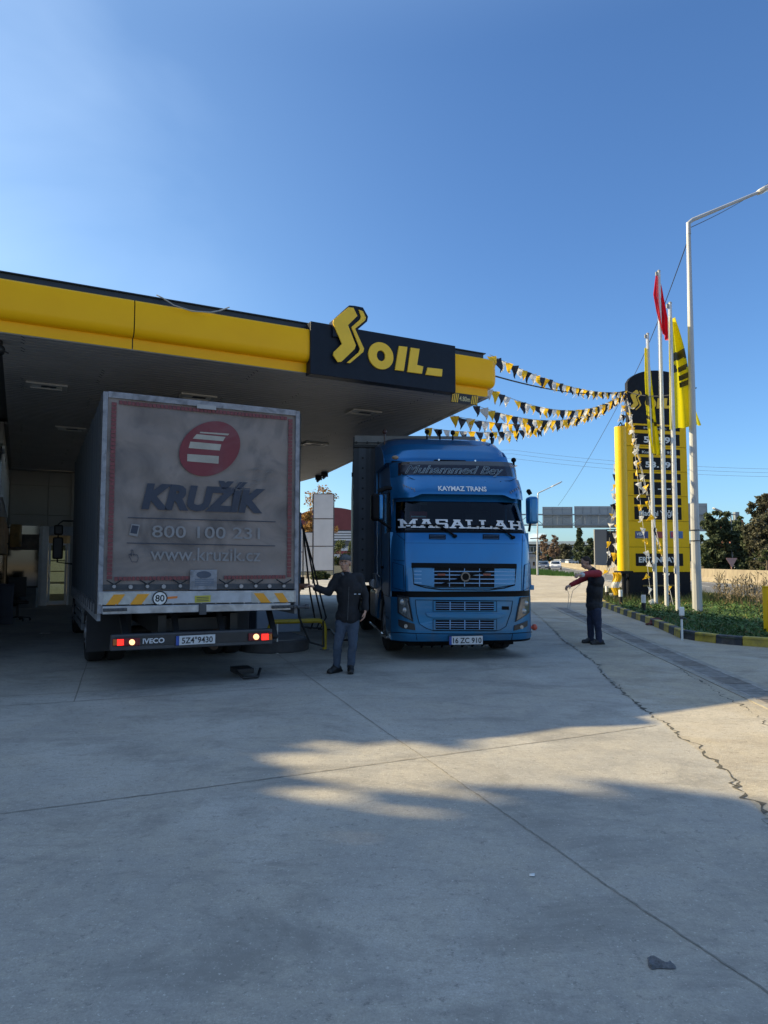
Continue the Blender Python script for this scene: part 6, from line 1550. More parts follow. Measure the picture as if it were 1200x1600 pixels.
def tree(label, x, y, h, cr, m, seed=1, clumps=40, per=60, leaf=.12, trunk=.12, low=.25, csf=.34, shape='round', gap=.0, group=None, name='tree', cat='tree', lo_sq=1.0):
    r = random.Random(seed); o = thing(name, label, cat, (x, y, 0), r.uniform(0, 6), group)
    tb = MB(); top = Vector((r.uniform(-.05, .05) * h, r.uniform(-.05, .05) * h, h * .82))
    tb.tube([(0, 0, -.1), tuple(top * .33 + Vector((r.uniform(-.1, .1), 0, 0))), tuple(top * .66), tuple(top)], [trunk, trunk * .8, trunk * .5, trunk * .15], 8)
    cb = MB(); cen = []
    for k in range(clumps):
        f = r.random()
        zz = low * h + (1 - low) * h * f
        if shape == 'cone': rad = cr * (1.05 - f) * (1 if k % 2 else .75)
        elif shape == 'column': rad = cr * (.55 + .45 * math.sin(math.pi * min(1, f * .9 + .1)))
        else: rad = cr * math.sqrt(max(0.04, 1 - (2 * f - .95) ** 2))
        a = r.uniform(0, 6.28); q = rad * (r.random() ** .5) * .92
        c = Vector((math.cos(a) * q, math.sin(a) * q, zz)); cen.append(c)
        st = top * max(.12, min(.95, (zz / h) - .18)) * 1.0
        tb.cyl(st, c, trunk * .22, trunk * .06, 5, False)
        cs = (cr * csf) * r.uniform(.6, 1.15) * (1.15 - .45 * f if shape != 'round' else 1)
        for _ in range(per):
            d_ = Vector((r.gauss(0, 1), r.gauss(0, 1), r.gauss(0, .75)));
            if d_.length < 1e-3: continue
            d_ = d_.normalized() * cs * (r.random() ** .45)
            p = c + d_
            if p.z > h: continue
            s = leaf * r.uniform(.55, 1.3); u = Vector((r.gauss(0, 1), r.gauss(0, 1), r.gauss(0, .7))).normalized(); w = u.cross(Vector((r.gauss(0, 1), r.gauss(0, 1), r.gauss(0, 1)))).normalized()
            cb.add([p - u * s, p + w * s * .5, p + u * s, p - w * s * .5], [(0, 1, 2, 3)])
    tb.build('trunk', BARK, o, recalc=False); cb.build('crown', m, o, smooth=False, recalc=False); return o
def tpx(label, px, ytop, Y, wpx_, m, **k):
    p = aty(px, 875, Y); h = aty(px, ytop, Y).z; return tree(label, p.x, Y, h, wpx_ / F_PX * Y / 2, m, **k)
g1 = 'dark trees beyond the barrier'
tpx('bushy dark green tree right of the lamp post beyond the barrier', 1122, 800, 62, 62, LG, seed=1, clumps=120, per=90, leaf=.17, low=.05, csf=.24, shape='column', group=g1)
tpx('dark rounded tree behind the distant lamp beyond the barrier', 1151, 814, 64, 50, LG, seed=2, clumps=90, per=80, leaf=.17, low=.05, csf=.24, group=g1)
tpx('low dark tree between the two bigger ones beyond the barrier', 1172, 822, 60, 40, LG, seed=3, clumps=36, per=100, leaf=.18, low=.05, group=g1)
tpx('tallest grey green tree at the right picture edge', 1200, 774, 58, 70, LPK, seed=4, clumps=170, per=95, leaf=.16, low=.05, csf=.22, shape='column', group=g1)
tpx('small bright bush at the right edge above the barrier', 1198, 860, 52, 22, LG2, seed=5, clumps=14, per=70, leaf=.12, low=.05, group=g1)
tpx('pale green tree top showing behind the dark trees', 1160, 808, 80, 26, LG2, seed=6, clumps=26, per=80, leaf=.25, low=.1, group=g1)
tpx('pale green bush left of the lamp post behind the barrier', 1098, 856, 60, 30, LG2, seed=7, clumps=20, per=70, leaf=.18, low=.05, group=g1)
g2 = 'trees far down the road'
tpx('tall dark conifer standing under the gantry signs', 906, 823, 190, 20, LG, seed=10, clumps=60, per=60, leaf=.45, shape='cone', low=.15, group=g2)
tpx('dark green tree beside the grey billboard', 924, 842, 150, 20, LG, seed=11, clumps=34, per=70, leaf=.4, low=.1, group=g2)
tpx('bare brown tree nearest the blue truck mirror down the road', 850, 836, 240, 18, LBR, seed=12, clumps=40, per=34, leaf=.42, low=.2, group=g2)
tpx('second bare brown tree down the road', 866, 836, 250, 18, LBR, seed=13, clumps=40, per=34, leaf=.42, low=.2, group=g2)
tpx('brown green tree behind the far footbridge', 882, 850, 260, 26, LPK, seed=14, clumps=34, per=50, leaf=.6, low=.1, group=g2)
for k, (px, yt, w) in enumerate(((840, 862, 20), (858, 860, 24), (874, 862, 24), (892, 860, 26), (910, 864, 26), (926, 862, 24))):
    tpx(['first', 'second', 'third', 'fourth', 'fifth', 'last'][k] + ' dark bush from the left below the far footbridge', px, yt, 280, w, LG if k % 2 else LPK, seed=20 + k, clumps=22, per=50, leaf=.6, low=.02, group='bushes below the far footbridge')
# through the gap between the trucks
tpx('thin tree with yellow and orange leaves behind the tall white panels', 502, 757, 64, 62, LO_, seed=30, clumps=70, per=34, leaf=.13, low=.30, trunk=.1)
tpx('thin tree with orange leaves low beside the fuel hoses', 480, 800, 60, 30, LO_, seed=31, clumps=44, per=70, leaf=.12, low=.25, trunk=.08)
for k, (px, yt, w, Y) in enumerate(((494, 893, 18, 56), (507, 894, 16, 57), (531, 844, 40, 84), (549, 846, 30, 83))):
    tpx(['low green bush under the left white panel', 'low green bush under the right white panel', 'hedge clump in front of the red roofed hall', 'hedge clump right of the first against the red hall'][k], px, yt, Y, w, LG2, seed=40 + k, clumps=26, per=80, leaf=.14, low=.02, name='bush', cat='bush')
# big trees left of the picture whose shade falls on the forecourt
SHT = leafmat('shade_tree_leaves', (.03, .05, .018), (.07, .10, .03))
BT = (('broad tree standing left outside the forecourt nearest the entrance', -17.0, 4.8, 16.0, 2.5, .28), ('tall tree behind the broad one left of the forecourt', -20.0, 6.1, 18.6, 2.6, .52),
      ('tall tree left of the forecourt level with the camera', -18.0, 0.6, 17.0, 3.8, .38), ('tree left of the forecourt behind the photographer', -17.5, -4.2, 16.5, 4.0, .4),
      ('highest tree in the back row left of the forecourt', -23.5, 3.0, 20.5, 4.3, .4),
      ('low dense tree beside the canopy end left of the forecourt', -17.3, 8.3, 9.75, 2.8, .2), ('low dense tree second from the canopy end', -18.2, 12.4, 11.1, 2.6, .25), ('middle sized tree behind the two low ones left of the forecourt', -21.0, 11.0, 12.3, 3.2, .3))
for k, (lb, x, y, h, cr, lo) in enumerate(BT):
    tree(lb, x, y, h, cr, SHT, seed=60 + k, clumps=85, per=80, leaf=.48, low=lo, trunk=.25, group='big trees left of the forecourt')

# ================================================================== BACKGROUND STRUCTURES
BARC = mat('barrier_concrete', (.26, .22, .155), .9, var=.2, scale=1.5, bump=.3, dirt=((.16, .13, .10), 2.2, .8), stretch=(1, 1, .35))
mb = MB()
def jersey(P, h=.95):
    prof_ = [(-.30, 0), (-.28, .12), (-.12, .35), (-.08, h), (.08, h), (.12, .35), (.28, .12), (.30, 0)]
    vs = []; N = len(P)
    for i, p in enumerate(P):
        d_ = (Vector(P[min(i + 1, N - 1)]) - Vector(P[max(i - 1, 0)])).normalized(); n_ = Vector((-d_.y, d_.x))
        for o_, z in prof_: vs.append((p[0] + n_.x * o_ + .5, p[1] + n_.y * o_, z))
    k = len(prof_); mb.add(vs, [(i * k + j, (i + 1) * k + j, (i + 1) * k + j + 1, i * k + j + 1) for i in range(N - 1) for j in range(k - 1)] + [tuple(range(k))])
PP = []
for a, b in zip(road_r[:-1], road_r[1:]):
    n = max(2, int(math.hypot(b[0] - a[0], b[1] - a[1]) / 3)) 
    PP += [(a[0] + (b[0] - a[0]) * i / n, a[1] + (b[1] - a[1]) * i / n) for i in range(n)]
jersey(PP)
tag(mb.build('median_barrier', BARC, smooth=False), 'long stained concrete median barrier along the far side of the road', 'barrier')
# give way sign seen from behind
p = aty(1143, 888, 54); s_ = thing('traffic_sign', 'small triangular traffic sign seen from behind above the barrier', 'road sign', (p.x, 54, 0))
zc = aty(1143, 879, 54).z; mb = MB(); mb.cyl((0, 0, 0), (0, 0, zc + .2), .04); mb.build('post', mat('rusty_post', (.3, .18, .14), .7), s_)
mb = MB(); mb.prism([(-.45, zc + .35), (.45, zc + .35), (0, zc - .42)], 'y', -.07, -.045); mb.build('sign_plate', mat('faded_pink_plate', (.42, .25, .22), .6), s_, bevel=.01)
# gantry
GY = 84.0; GX = 0
ga = thing('road_gantry', 'steel truss road gantry spanning the highway with the backs of large sign panels', 'gantry', (0, GY, 0))
GRS = mat('gantry_steel', (.24, .27, .30), .5, metal=.3, var=.15); SGB = mat('sign_back_aluminium', (.30, .33, .35), .5, metal=.2, var=.08, scale=.8)
def gp(px, py): q = aty(px, py, GY); return q.x, q.z
xL = gp(762, 800)[0]; xR = gp(1150, 800)[0]; zt_ = gp(880, 804)[1]; zb_ = gp(880, 820.5)[1]
mb = MB()
for y in (-.35, .35):
    mb.bar((xL, y, zt_), (xR, y, zt_), .12); mb.bar((xL, y, zb_), (xR, y, zb_), .12)
n = int((xR - xL) / 1.6)
for i in range(n):
    a = xL + (xR - xL) * i / n; b = xL + (xR - xL) * (i + 1) / n; 
    mb.bar((a, -.35, zb_), (a, -.35, zt_), .07); mb.bar((a, -.35, zt_ if i % 2 else zb_), (b, -.35, zb_ if i % 2 else zt_), .07); mb.bar((a, -.35, zt_), (a, .35, zt_), .06)
mb.build('truss', GRS, ga, smooth=False)
mb = MB()
for x in (xL, xR): mb.box(x - .25, x + .25, -.3, .3, 0, zt_ + .3)
mb.build('post', GRS, ga, smooth=False)
for (x0, x1, y0, y1) in ((849, 896, 791.5, 825), (899, 965, 790.5, 824.5), (968, 1030, 790, 824), (1034, 1108, 786, 830)):
    a = gp(x0, y0); b = gp(x1, y1); mb = MB(); mb.box(a[0], b[0], .42, .50, b[1], a[1]); sp_ = mb.build('sign_panel', SGB, ga, smooth=False)
    mb = MB(); m_ = max(3, int((b[0] - a[0]) / 1.0))
    for i in range(m_ + 1): x = a[0] + (b[0] - a[0]) * i / m_; mb.box(x - .03, x + .03, .37, .419, b[1], a[1])
    for f in (.12, .5, .88): z = b[1] + (a[1] - b[1]) * f; mb.box(a[0], b[0], .395, .418, z - .025, z + .025)
    mb.build('panel_frame', GRS, sp_, smooth=False)
# grey billboard seen from behind / tall grey kiosk
q0 = aty(928, 827, 92); q1 = aty(948, 884, 92); q2 = aty(968, 827, 92)
bb = thing('billboard', 'tall plain grey billboard with dark ladder frame left of the totem', 'billboard', (q0.x, 92, 0))
mb = MB(); mb.box(0, q1.x - q0.x, -.2, .2, q1.z - .6, q0.z); mb.build('board', mat('plain_grey_board', (.19, .19, .19), .6, var=.05), bb, smooth=False)
mb = MB(); w0, w1 = q1.x - q0.x + .05, q2.x - q0.x; h0, h1 = q1.z - .6, q0.z
for z in (h0 + .6, h0 + 2.3, h1 - .12): mb.box(w0, w1, -.1, .0, z, z + .14)
for x in (w0, w0 + 1.0, w1): mb.box(x, x + .1, -.1, .0, h0, h1)
mb.box(w0, w1, .3, .5, h0, h1 - .2); mb.box(.2, .5, -.1, .1, 0, h0); mb.box(w1 - .4, w1 - .1, .3, .5, 0, h0); mb.build('frame', mat('dark_board_frame', (.035, .037, .042), .6), bb, smooth=False)
# footbridge
fb = thing('footbridge', 'pale footbridge crossing the highway far down the road', 'bridge', (aty(800, 860, 300).x, 300, 0))
xr_ = aty(960, 860, 300).x - aty(800, 860, 300).x; z0_ = aty(870, 864, 300).z; z1_ = aty(870, 857.5, 300).z
PB_ = mat('pale_bridge_paint', (.38, .41, .42), .6, var=.1)
mb = MB(); mb.box(0, xr_, -1, 1, z0_, z0_ + .5); mb.build('deck', PB_, fb, smooth=False)
mb = MB(); mb.bar((0, -1, z1_ + 1), (xr_, -1, z1_ + 1), .18)
for k in range(30): x = xr_ * k / 29; mb.bar((x, -1, z0_ + .5), (x, -1, z1_ + 1), .1)
mb.build('railing', PB_, fb, smooth=False)
mb = MB()
for x in (xr_ * .34, xr_ * .52, xr_ * .88): mb.box(x - .3, x + .3, -.4, .4, 0, z0_)
mb.build('pier', PB_, fb, smooth=False)
def house(label, px0, px1, ytop, Y, wall, roofc, roof_h=.25, name='distant_house', wins=3, dep=8):
    a = aty(px0, ytop, Y); b = aty(px1, ytop, Y); o = thing(name, label, 'building', (a.x, Y, 0)); w = b.x - a.x; h = a.z
    mb = MB(); mb.box(0, w, 0, dep, 0, h * (1 - roof_h)); mb.build('wall', wall, o, smooth=False)
    mb = MB(); mb.prism([(-.3, h * (1 - roof_h)), (w + .3, h * (1 - roof_h)), (w * .8, h), (w * .2, h)], 'y', -.3, dep + .3); mb.build('roof', roofc, o, smooth=False)
    for k in range(wins):
        x = w * (k + .5) / wins; mb = MB(); mb.box(x - w * .1, x + w * .1, -.05, -.005, h * .25, h * .5); mb.build('window', SGL, o, smooth=False)
WH = mat('far_white_wall', (.62, .62, .60), .8, var=.05); RR = mat('far_tiled_roof', (.26, .10, .07), .8, var=.2); GRF = mat('far_grey_roof', (.25, .26, .27), .7)
house('low white building under the footbridge down the road', 888, 904, 874, 205, WH, GRF, .15)
house('small white kiosk left of the low white building', 876, 883, 874, 200, WH, GRF, .15, wins=1)
house('pale shed just right of the blue truck mirror by the road', 822, 838, 866, 118, mat('far_grey_wall', (.35, .36, .36), .7), GRF, .2, name='roadside_shelter', wins=2, dep=3)
house('white house with red tiled roof among the trees at the far right', 1166, 1182, 825, 110, WH, RR, .35)
house('white house on the hill behind the dark trees', 1150, 1162, 812, 150, WH, RR, .25)
# far low ridge and verge
tag(MB().add([(-700, 900, -5), (-300, 860, 26), (0, 900, 24), (300, 860, 20), (700, 900, 30), (1200, 900, -5)], [(0, 1, 2, 3, 4, 5)]).build('hills', mat('far_ridge', (.12, .16, .19), .95, var=.2, scale=.02), smooth=False), kind='structure')
sheet('verge', [(19.2, 66), (23.5, 104), (22, 112), (17.5, 100), (15.5, 78), (17, 70)], .012, mat('bright_grass', (.09, .17, .03), .95, var=.4, scale=3))
g = MB(); rg = random.Random(77)
for _ in range(3500):
    x = rg.uniform(15.5, 23.5); y = rg.uniform(66, 112)
    if not inside(x, y, [(19.2, 66), (23.5, 104), (22, 112), (17.5, 100), (15.5, 78), (17, 70)]): continue
    h = rg.uniform(.15, .5); g.add([(x - .06, y, 0), (x + .06, y, 0), (x + rg.uniform(-.15, .15), y, h)], [(0, 1, 2)])
tag(g.build('verge_grass', leafmat('bright_verge_blades', (.07, .14, .03), (.16, .24, .06)), smooth=False, recalc=False), 'bright green grass verge beyond the forecourt right of the blue truck', 'grass', kind='stuff')
# distant cars
def car(label, px, py, col, rz, w=1.8, sc=1.0, group='distant cars on the highway'):
    p = onz(px, py); o = thing('car', label, 'car', (p.x, p.y, .006), rz, group)
    mb = MB(); body = [(-2.1, .30), (2.1, .30), (2.15, .62), (1.95, .82), (1.1, .92), (.55, 1.40), (-.9, 1.45), (-1.7, 1.0), (-2.1, .92)]
    mb.prism(body, 'x', -w / 2, w / 2); mb.v = [(x * (.82 if z > 1.0 else 1), y, z) for x, y, z in mb.v]
    mb.build('body', mat('car_paint_' + str(int(col[0] * 100)), col, .25, coat=.6, var=.03), o, bevel=.06)
    # local -y is the front that faces the camera
    mb = MB(); mb.add([(-.66, -1.12 + .0, .97), (.66, -1.12, .97), (.60, -.66, 1.37), (-.60, -.66, 1.37)], [(0, 1, 2, 3)]); 
    mb2 = MB(); mb2.add([(-.70, 1.13, .94), (.70, 1.13, .94), (.64, .62, 1.36), (-.64, .62, 1.36)], [(0, 1, 2, 3)]); mb2.build('windscreen', SGL, o, solid=.02)
    for s in (-1, 1):
        mb = MB(); mb.add([(s * (w / 2 * .86), .5, .98), (s * (w / 2 * .83), .42, 1.32), (s * (w / 2 * .83), -.8, 1.34), (s * (w / 2 * .86), -1.2, .98)], [(0, 1, 2, 3)]); mb.build('side_window', SGL, o, solid=.015)
        mb = MB(); mb.box(s * .5 - .18, s * .5 + .18, 2.12, 2.17, .58, .74); mb.build('headlight', mat('car_lamp', (.7, .7, .68), .2), o, bevel=.02)
        for y in (-1.35, 1.35): wheel(o, s * .88 - .1, s * .88 + .1, y, .32, side=s)
    mb = MB(); mb.box(-.28, .28, 2.15, 2.18, .42, .53); mb.build('number_plate', PLW, o)
    o.rotation_euler = (0, 0, rz + math.pi)
    return o
car('distant dark grey car driving towards the camera beside the verge', 849, 891.0, (.10, .11, .13), -.25)
car('distant white car right of the dark one on the highway', 868, 890.0, (.62, .63, .65), -.25)
# red roofed hall behind the gap between the trucks
ha = aty(455, 797, 92); hb = aty(575, 797, 92); hl = thing('red_roofed_hall', 'hall with curved dark red roof and white banded wall seen between the trucks', 'building', (ha.x, 92, 0))
wd_ = hb.x - ha.x; zt_ = aty(520, 794, 92).z; ze = aty(520, 828, 92).z
mb = MB(); q = [(0, ze)] + [(wd_ * i / 20, ze + .1 + (zt_ - ze) * (1 - (2 * i / 20 - 1.05) ** 2 * .45) ) for i in range(21)] + [(wd_, ze)]
mb.prism(q, 'y', 0, 22); mb.build('roof', mat('dark_red_roof', (.16, .035, .04), .6, var=.15, scale=1), hl, smooth=False)
mb = MB(); mb.box(.1, wd_ - .1, .1, 22, 0, ze - .01); mb.build('wall', mat('hall_dark_wall', (.10, .11, .12), .7), hl, smooth=False)
mb = MB()
for (ya, yb) in ((830, 833), (834, 837), (838, 841), (842, 845), (854, 861), (866, 872), (874, 877)):
    z1_ = aty(520, ya, 92).z; z0_ = aty(520, yb, 92).z; mb.box(.1, wd_ - .1, -.02, .09, z0_ + .04, z1_)
mb.build('white_bands', mat('hall_white_band', (.60, .62, .64), .6, var=.08), hl, smooth=False)
mb = MB(); z1_ = aty(520, 861, 92).z; mb.box(.1, wd_ - .1, -.03, .09, z1_ - .35, z1_ - .02); mb.build('red_band', mat('hall_red_band', (.28, .05, .06), .6), hl, smooth=False)
mb = MB(); a = aty(450, 893, 75); b = aty(560, 884, 75); mb.box(a.x, b.x, 75, 75.3, 0, b.z); tag(mb.build('boundary_wall', mat('sandy_wall', (.45, .37, .22), .9, var=.2), smooth=False), 'low sandy wall in front of the hall between the trucks', 'wall')
# tall white panels on posts (backs of display frames)
def panelstand(label, px0, px1, ys, Y, foot):
    a = aty(px0, ys[0], Y); b = aty(px1, ys[-1], Y); o = thing('panel_stand', label, 'panel', (a.x, Y, 0), .06, 'white panels on posts'); w = b.x - a.x
    mb = MB()
    for x in (-.03, w - .03): mb.box(x, x + .07, -.04, .04, 0, a.z)
    for y in ys: z = aty(px0, y, Y).z; mb.box(.04, w - .03, -.04, .03, z - .05, z)
    mb.build('frame', DKGREY, o, smooth=False)
    for y0, y1 in zip(ys, ys[1:]):
        z1_ = aty(px0, y0, Y).z - .06; z0_ = aty(px0, y1, Y).z + .01; mb = MB(); mb.box(.05, w - .04, -.03, .0, z0_, z1_)
        mb.build('panel', mat('white_tarp_panel', (.50, .50, .51), .6, var=.07, scale=1.2), o, smooth=False)
panelstand('tall narrow stand of three white panels between the two trucks', 489.5, 521, [771, 810, 853, 891], 47, 0)
panelstand('shorter white panel stand behind the fuel hoses', 474, 488.5, [831, 853, 893], 49, 0)
panelstand('narrow white striped panel right beside the box truck edge', 463, 473, [826, 862, 893], 52, 0)

# ================================================================== PEOPLE
SKIN = mat('skin', (.46, .26, .18), .55, var=.08, scale=12); 
def vox(o, size, sm=6, disp=None):
    m = o.modifiers.new('r', 'REMESH'); m.mode = 'VOXEL'; m.voxel_size = size; m.use_smooth_shade = True
    s = o.modifiers.new('s', 'SMOOTH'); s.factor = .5; s.iterations = sm
    if disp:
        t = bpy.data.textures.new('folds', 'CLOUDS'); t.noise_scale = disp[0]; t.noise_depth = 2
        d_ = o.modifiers.new('d', 'DISPLACE'); d_.texture = t; d_.strength = disp[1]; d_.mid_level = .5; d_.texture_coords = 'LOCAL'
def hand(mb, wrist, d, n, curl=.4, side=1):
    """palm along d from the wrist, n = back of hand direction; thumb leaves from the side"""
    W_ = Vector(wrist); d = Vector(d).normalized(); n = Vector(n); n = (n - d * n.dot(d)).normalized(); s = d.cross(n).normalized() * side
    for k in (-.026, -.009, .009, .026): mb.cap(W_ + s * k * .7, W_ + d * .085 + s * k, .016, .0145, 10)
    for k, L in ((-.030, .062), (-.010, .074), (.010, .080), (.030, .070)):
        p = W_ + d * .088 + s * k; dd = d.copy(); c = curl * (1 + .25 * (k < 0))
        for q, f in enumerate((.45, .32, .23)):
            ax = s; dd = (dd * math.cos(c) - n * math.sin(c)).normalized(); p2 = p + dd * L * f; mb.cap(p, p2, .0098 - q * .001, .009 - q * .001, 8); p = p2
    p = W_ + d * .028 + s * .026; dd = (d * .62 + s * .7 - n * .25).normalized()
    for q, f in enumerate((.034, .028, .022)): p2 = p + dd * f; mb.cap(p, p2, .0125 - q * .0012, .0115 - q * .0012, 8); p = p2; dd = (dd - s * .25 * 1 + d * .15).normalized()
def person(label, loc, J, shirt, build_parts, face, headtilt=(0, 0, 0)):
    o = thing('person', label, 'person', loc)
    b = MB(); V = lambda k: Vector(J[k])
    # torso
    b.cap(V('pelvis') + Vector((0, 0, -.02)), V('waist'), .10, .09); b.cap(V('waist'), V('chest') + Vector((0, 0, -.04)), .09, .09)
    for s in ('l', 'r'):
        b.cap(V('chest') + Vector((0, 0, .0)), V('sh' + s), .07, .045); b.cap(V('sh' + s), V('el' + s), .045, .038); b.cap(V('el' + s), V('wr' + s), .040, .027)
        b.cap(V('pelvis'), V('hip' + s), .085, .076); b.cap(V('hip' + s), V('kn' + s), .076, .05); b.cap(V('kn' + s), V('an' + s), .050, .034); b.cap(V('an' + s), V('an' + s) + (V('toe' + s) - V('an' + s)) * .4, .026, .014)
        dd = V('hd' + s) - V('wr' + s); hand(b, V('wr' + s) + dd.normalized() * .01, dd, J['hn' + s], J.get('curl' + s, .4), J.get('hs' + s, 1))
    b.cap(V('chest') + Vector((0, 0, .05)), V('neck'), .06, .055); b.cap(V('neck'), V('head') + Vector((0, 0, -.04)), .054, .052)
    Mh = Euler(headtilt).to_matrix(); H = V('head'); 
    def h(x, y, z): return H + Mh @ Vector((x, y, z))
    b.ell(h(0, .008, .028), (.076, .094, .090), headtilt); b.ell(h(0, -.018, -.035), (.060, .072, .075), headtilt); b.ell(h(0, -.045, -.085), (.034, .034, .028), headtilt)
    b.ell(h(0, -.072, .022), (.056, .022, .012), headtilt)                       # brow
    b.cap(h(0, -.088, .008), h(0, -.106, -.026), .009, .013, 8); b.ell(h(-.012, -.095, -.028), (.009, .010, .008)); b.ell(h(.012, -.095, -.028), (.009, .010, .008))
    b.ell(h(-.038, -.064, -.018), (.024, .022, .022)); b.ell(h(.038, -.064, -.018), (.024, .022, .022))      # cheeks
    b.ell(h(0, -.083, -.054), (.026, .011, .006)); b.ell(h(0, -.082, -.064), (.022, .012, .007))           # lips
    for s in (-1, 1): b.ell(h(s * .080, .008, -.008), (.010, .022, .034), (0, 0, s * .3))
    body = b.build('body', SKIN, o); vox(body, .0075, 2)
    EY = mat('eye_white', (.5, .48, .46), .3); 
    for s in (-1, 1):
        m = MB(); m.ell(h(s * .030, -.079, .004), (.0125, .009, .008)); e = m.build('eye', EY, o)
        m = MB(); m.ell(h(s * .030, -.0875, .004), (.0058, .002, .0058)); m.build('iris', BLACK, e)
        m = MB(); m.cap(h(s * .014, -.093, .026), h(s * .048, -.084, .030), .0055, .004, 6); m.build('eyebrow', mat('dark_brow_hair', (.03, .025, .02), .8), o)
    build_parts(o, V, h, headtilt); return o

# man between the trucks
JK = mat('navy_black_jacket', (.007, .008, .012), .8, var=.2, scale=8); JN = mat('washed_denim', (.045, .065, .10), .85, var=.25, scale=5, dirt=((.09, .11, .15), 4, .5)); SHOE = mat('black_shoe_leather', (.01, .01, .01), .5)
def shoe(o, an, toe, m=SHOE):
    an = Vector(an); toe = Vector(toe); d = Vector((toe.x - an.x, toe.y - an.y, 0)).normalized(); mb = MB()
    heel = Vector((an.x, an.y, .0)) - d * .05; L = .20
    mb.cap(Vector((heel.x, heel.y, .052)), Vector((heel.x, heel.y, .052)) + d * .11, .050, .052); mb.cap(Vector((heel.x, heel.y, .045)) + d * .10, Vector((heel.x, heel.y, .04)) + d * L, .045, .036); mb.cap(Vector((an.x, an.y, .12)), Vector((an.x, an.y, .055)) + d * .03, .048, .05)
    a = math.atan2(d.y, d.x); c = Vector((heel.x, heel.y, .018)) + d * .085; mb.obox(c, (.28, .088, .030), (0, 0, a)); s = mb.build('shoe', m, o); vox(s, .009, 3)
def man1_parts(o, V, h, ht):
    m = MB()
    m.cap(V('pelvis') + Vector((0, -.0, .0)), V('waist'), .148, .142); m.ell(V('waist') + Vector((0, 0, .1)), (.172, .13, .19)); m.cap(V('chest') + Vector((-.07, 0, -.05)), V('chest') + Vector((.07, 0, -.05)), .132, .132); m.cap(V('chest') + Vector((0, -.01, .03)), V('waist'), .150, .145)
    m.ell(V('pelvis') + Vector((0, 0, -.01)), (.178, .135, .15)); m.cap(V('shl'), V('shr'), .075, .075)
    m.cap(V('chest'), V('neck') + Vector((0, 0, -.03)), .10, .065)
    for s in ('l', 'r'): m.cap(V('sh' + s), V('el' + s), .072, .060); m.cap(V('el' + s), V('wr' + s) + (V('el' + s) - V('wr' + s)).normalized() * .02, .058, .046)
    # hem edges
    j = m.build('jacket', JK, o); vox(j, .011, 5, (.16, .035))
    m = MB(); m.cap(V('neck') + Vector((-.055, -.045, -.02)), V('chest') + Vector((-.01, -.125, .07)), .020, .012); m.cap(V('neck') + Vector((.055, -.045, -.02)), V('chest') + Vector((.015, -.125, .07)), .020, .012); c = m.build('collar', mat('grey_collar', (.13, .13, .14), .8), o); vox(c, .008, 2)
    m = MB()
    for x in (.095, .155): m.cap(V('chest') + Vector((x - .01, -.135, -.125)), V('chest') + Vector((x + .015, -.135, -.125)), .006, .006, 6)
    m.build('pocket_clip', CHROME, o)
    m = MB(); m.bar(V('chest') + Vector((.01, -.152, -.02)), V('pelvis') + Vector((.01, -.165, -.05)), .007); m.build('zip', DKGREY, o)
    m = MB(); m.ell(V('pelvis') + Vector((0, 0, -.06)), (.165, .12, .12))
    for s in ('l', 'r'): m.cap(V('hip' + s), V('kn' + s), .094, .066); m.cap(V('kn' + s), V('an' + s) + Vector((0, 0, -.02)), .064, .054)
    j = m.build('jeans', JN, o); vox(j, .010, 5, (.12, .03))
    shoe(o, J1['anl'], J1['toel']); shoe(o, J1['anr'], J1['toer'])
    m = MB(); m.ell(h(0, .016, .066), (.088, .106, .058), ht); m.ell(h(0, .03, .03), (.084, .094, .065), ht); c = m.build('cap', mat('grey_knit_cap', (.085, .09, .095), .85, var=.4, scale=30), o); vox(c, .008, 3)
    m = MB(); m.ell(h(0, -.075, .062), (.070, .048, .010), (ht[0] + .25, ht[1], ht[2])); c2 = m.build('cap_brim', mat('grey_cap_brim', (.06, .065, .07), .85), c)
    m = MB(); m.ell(h(0, .035, -.01), (.079, .075, .05), ht); m.build('hair', mat('dark_grey_hair', (.04, .038, .036), .9, var=.4, scale=60), o)
G1 = onz(536, 1051)
def k1(px, py, dy=0.0): q = aty(px, py, G1.y + dy); return (q.x - G1.x, dy, q.z)
J1 = dict(pelvis=k1(543, 962), waist=k1(544, 943), chest=k1(545, 914), neck=k1(541, 893.5), head=k1(539, 879.5, -.02), shl=k1(527, 902.5, .0), shr=k1(560.5, 902, .0),
          ell=k1(514, 925, -.04), wrl=k1(492, 917.5, -.10), hdl=k1(484, 915, -.14), elr=k1(571, 932, .03), wrr=k1(571, 954, -.04), hdr=k1(569, 964, -.06),
          hipl=k1(534.5, 972), hipr=k1(552, 972), knl=k1(527.5, 1009, -.05), knr=k1(551, 1009, -.02), anl=k1(525.5, 1041, .02), anr=k1(548, 1041, .0), toel=k1(512, 1049, -.14), toer=k1(548, 1049, -.16),
          hnl=(0, 0, 1), hnr=(1, 0, .1), curll=.5, curlr=.35, hsl=1, hsr=1)
for s in ('anl', 'anr'): J1[s] = (J1[s][0], J1[s][1], .10)
for s in ('toel', 'toer'): J1[s] = (J1[s][0], J1[s][1], .04)
person('man in dark jacket, jeans and grey cap standing between the two trucks', (G1.x, G1.y, 0), J1, None, man1_parts, None, (0.06, 0.05, -.15))
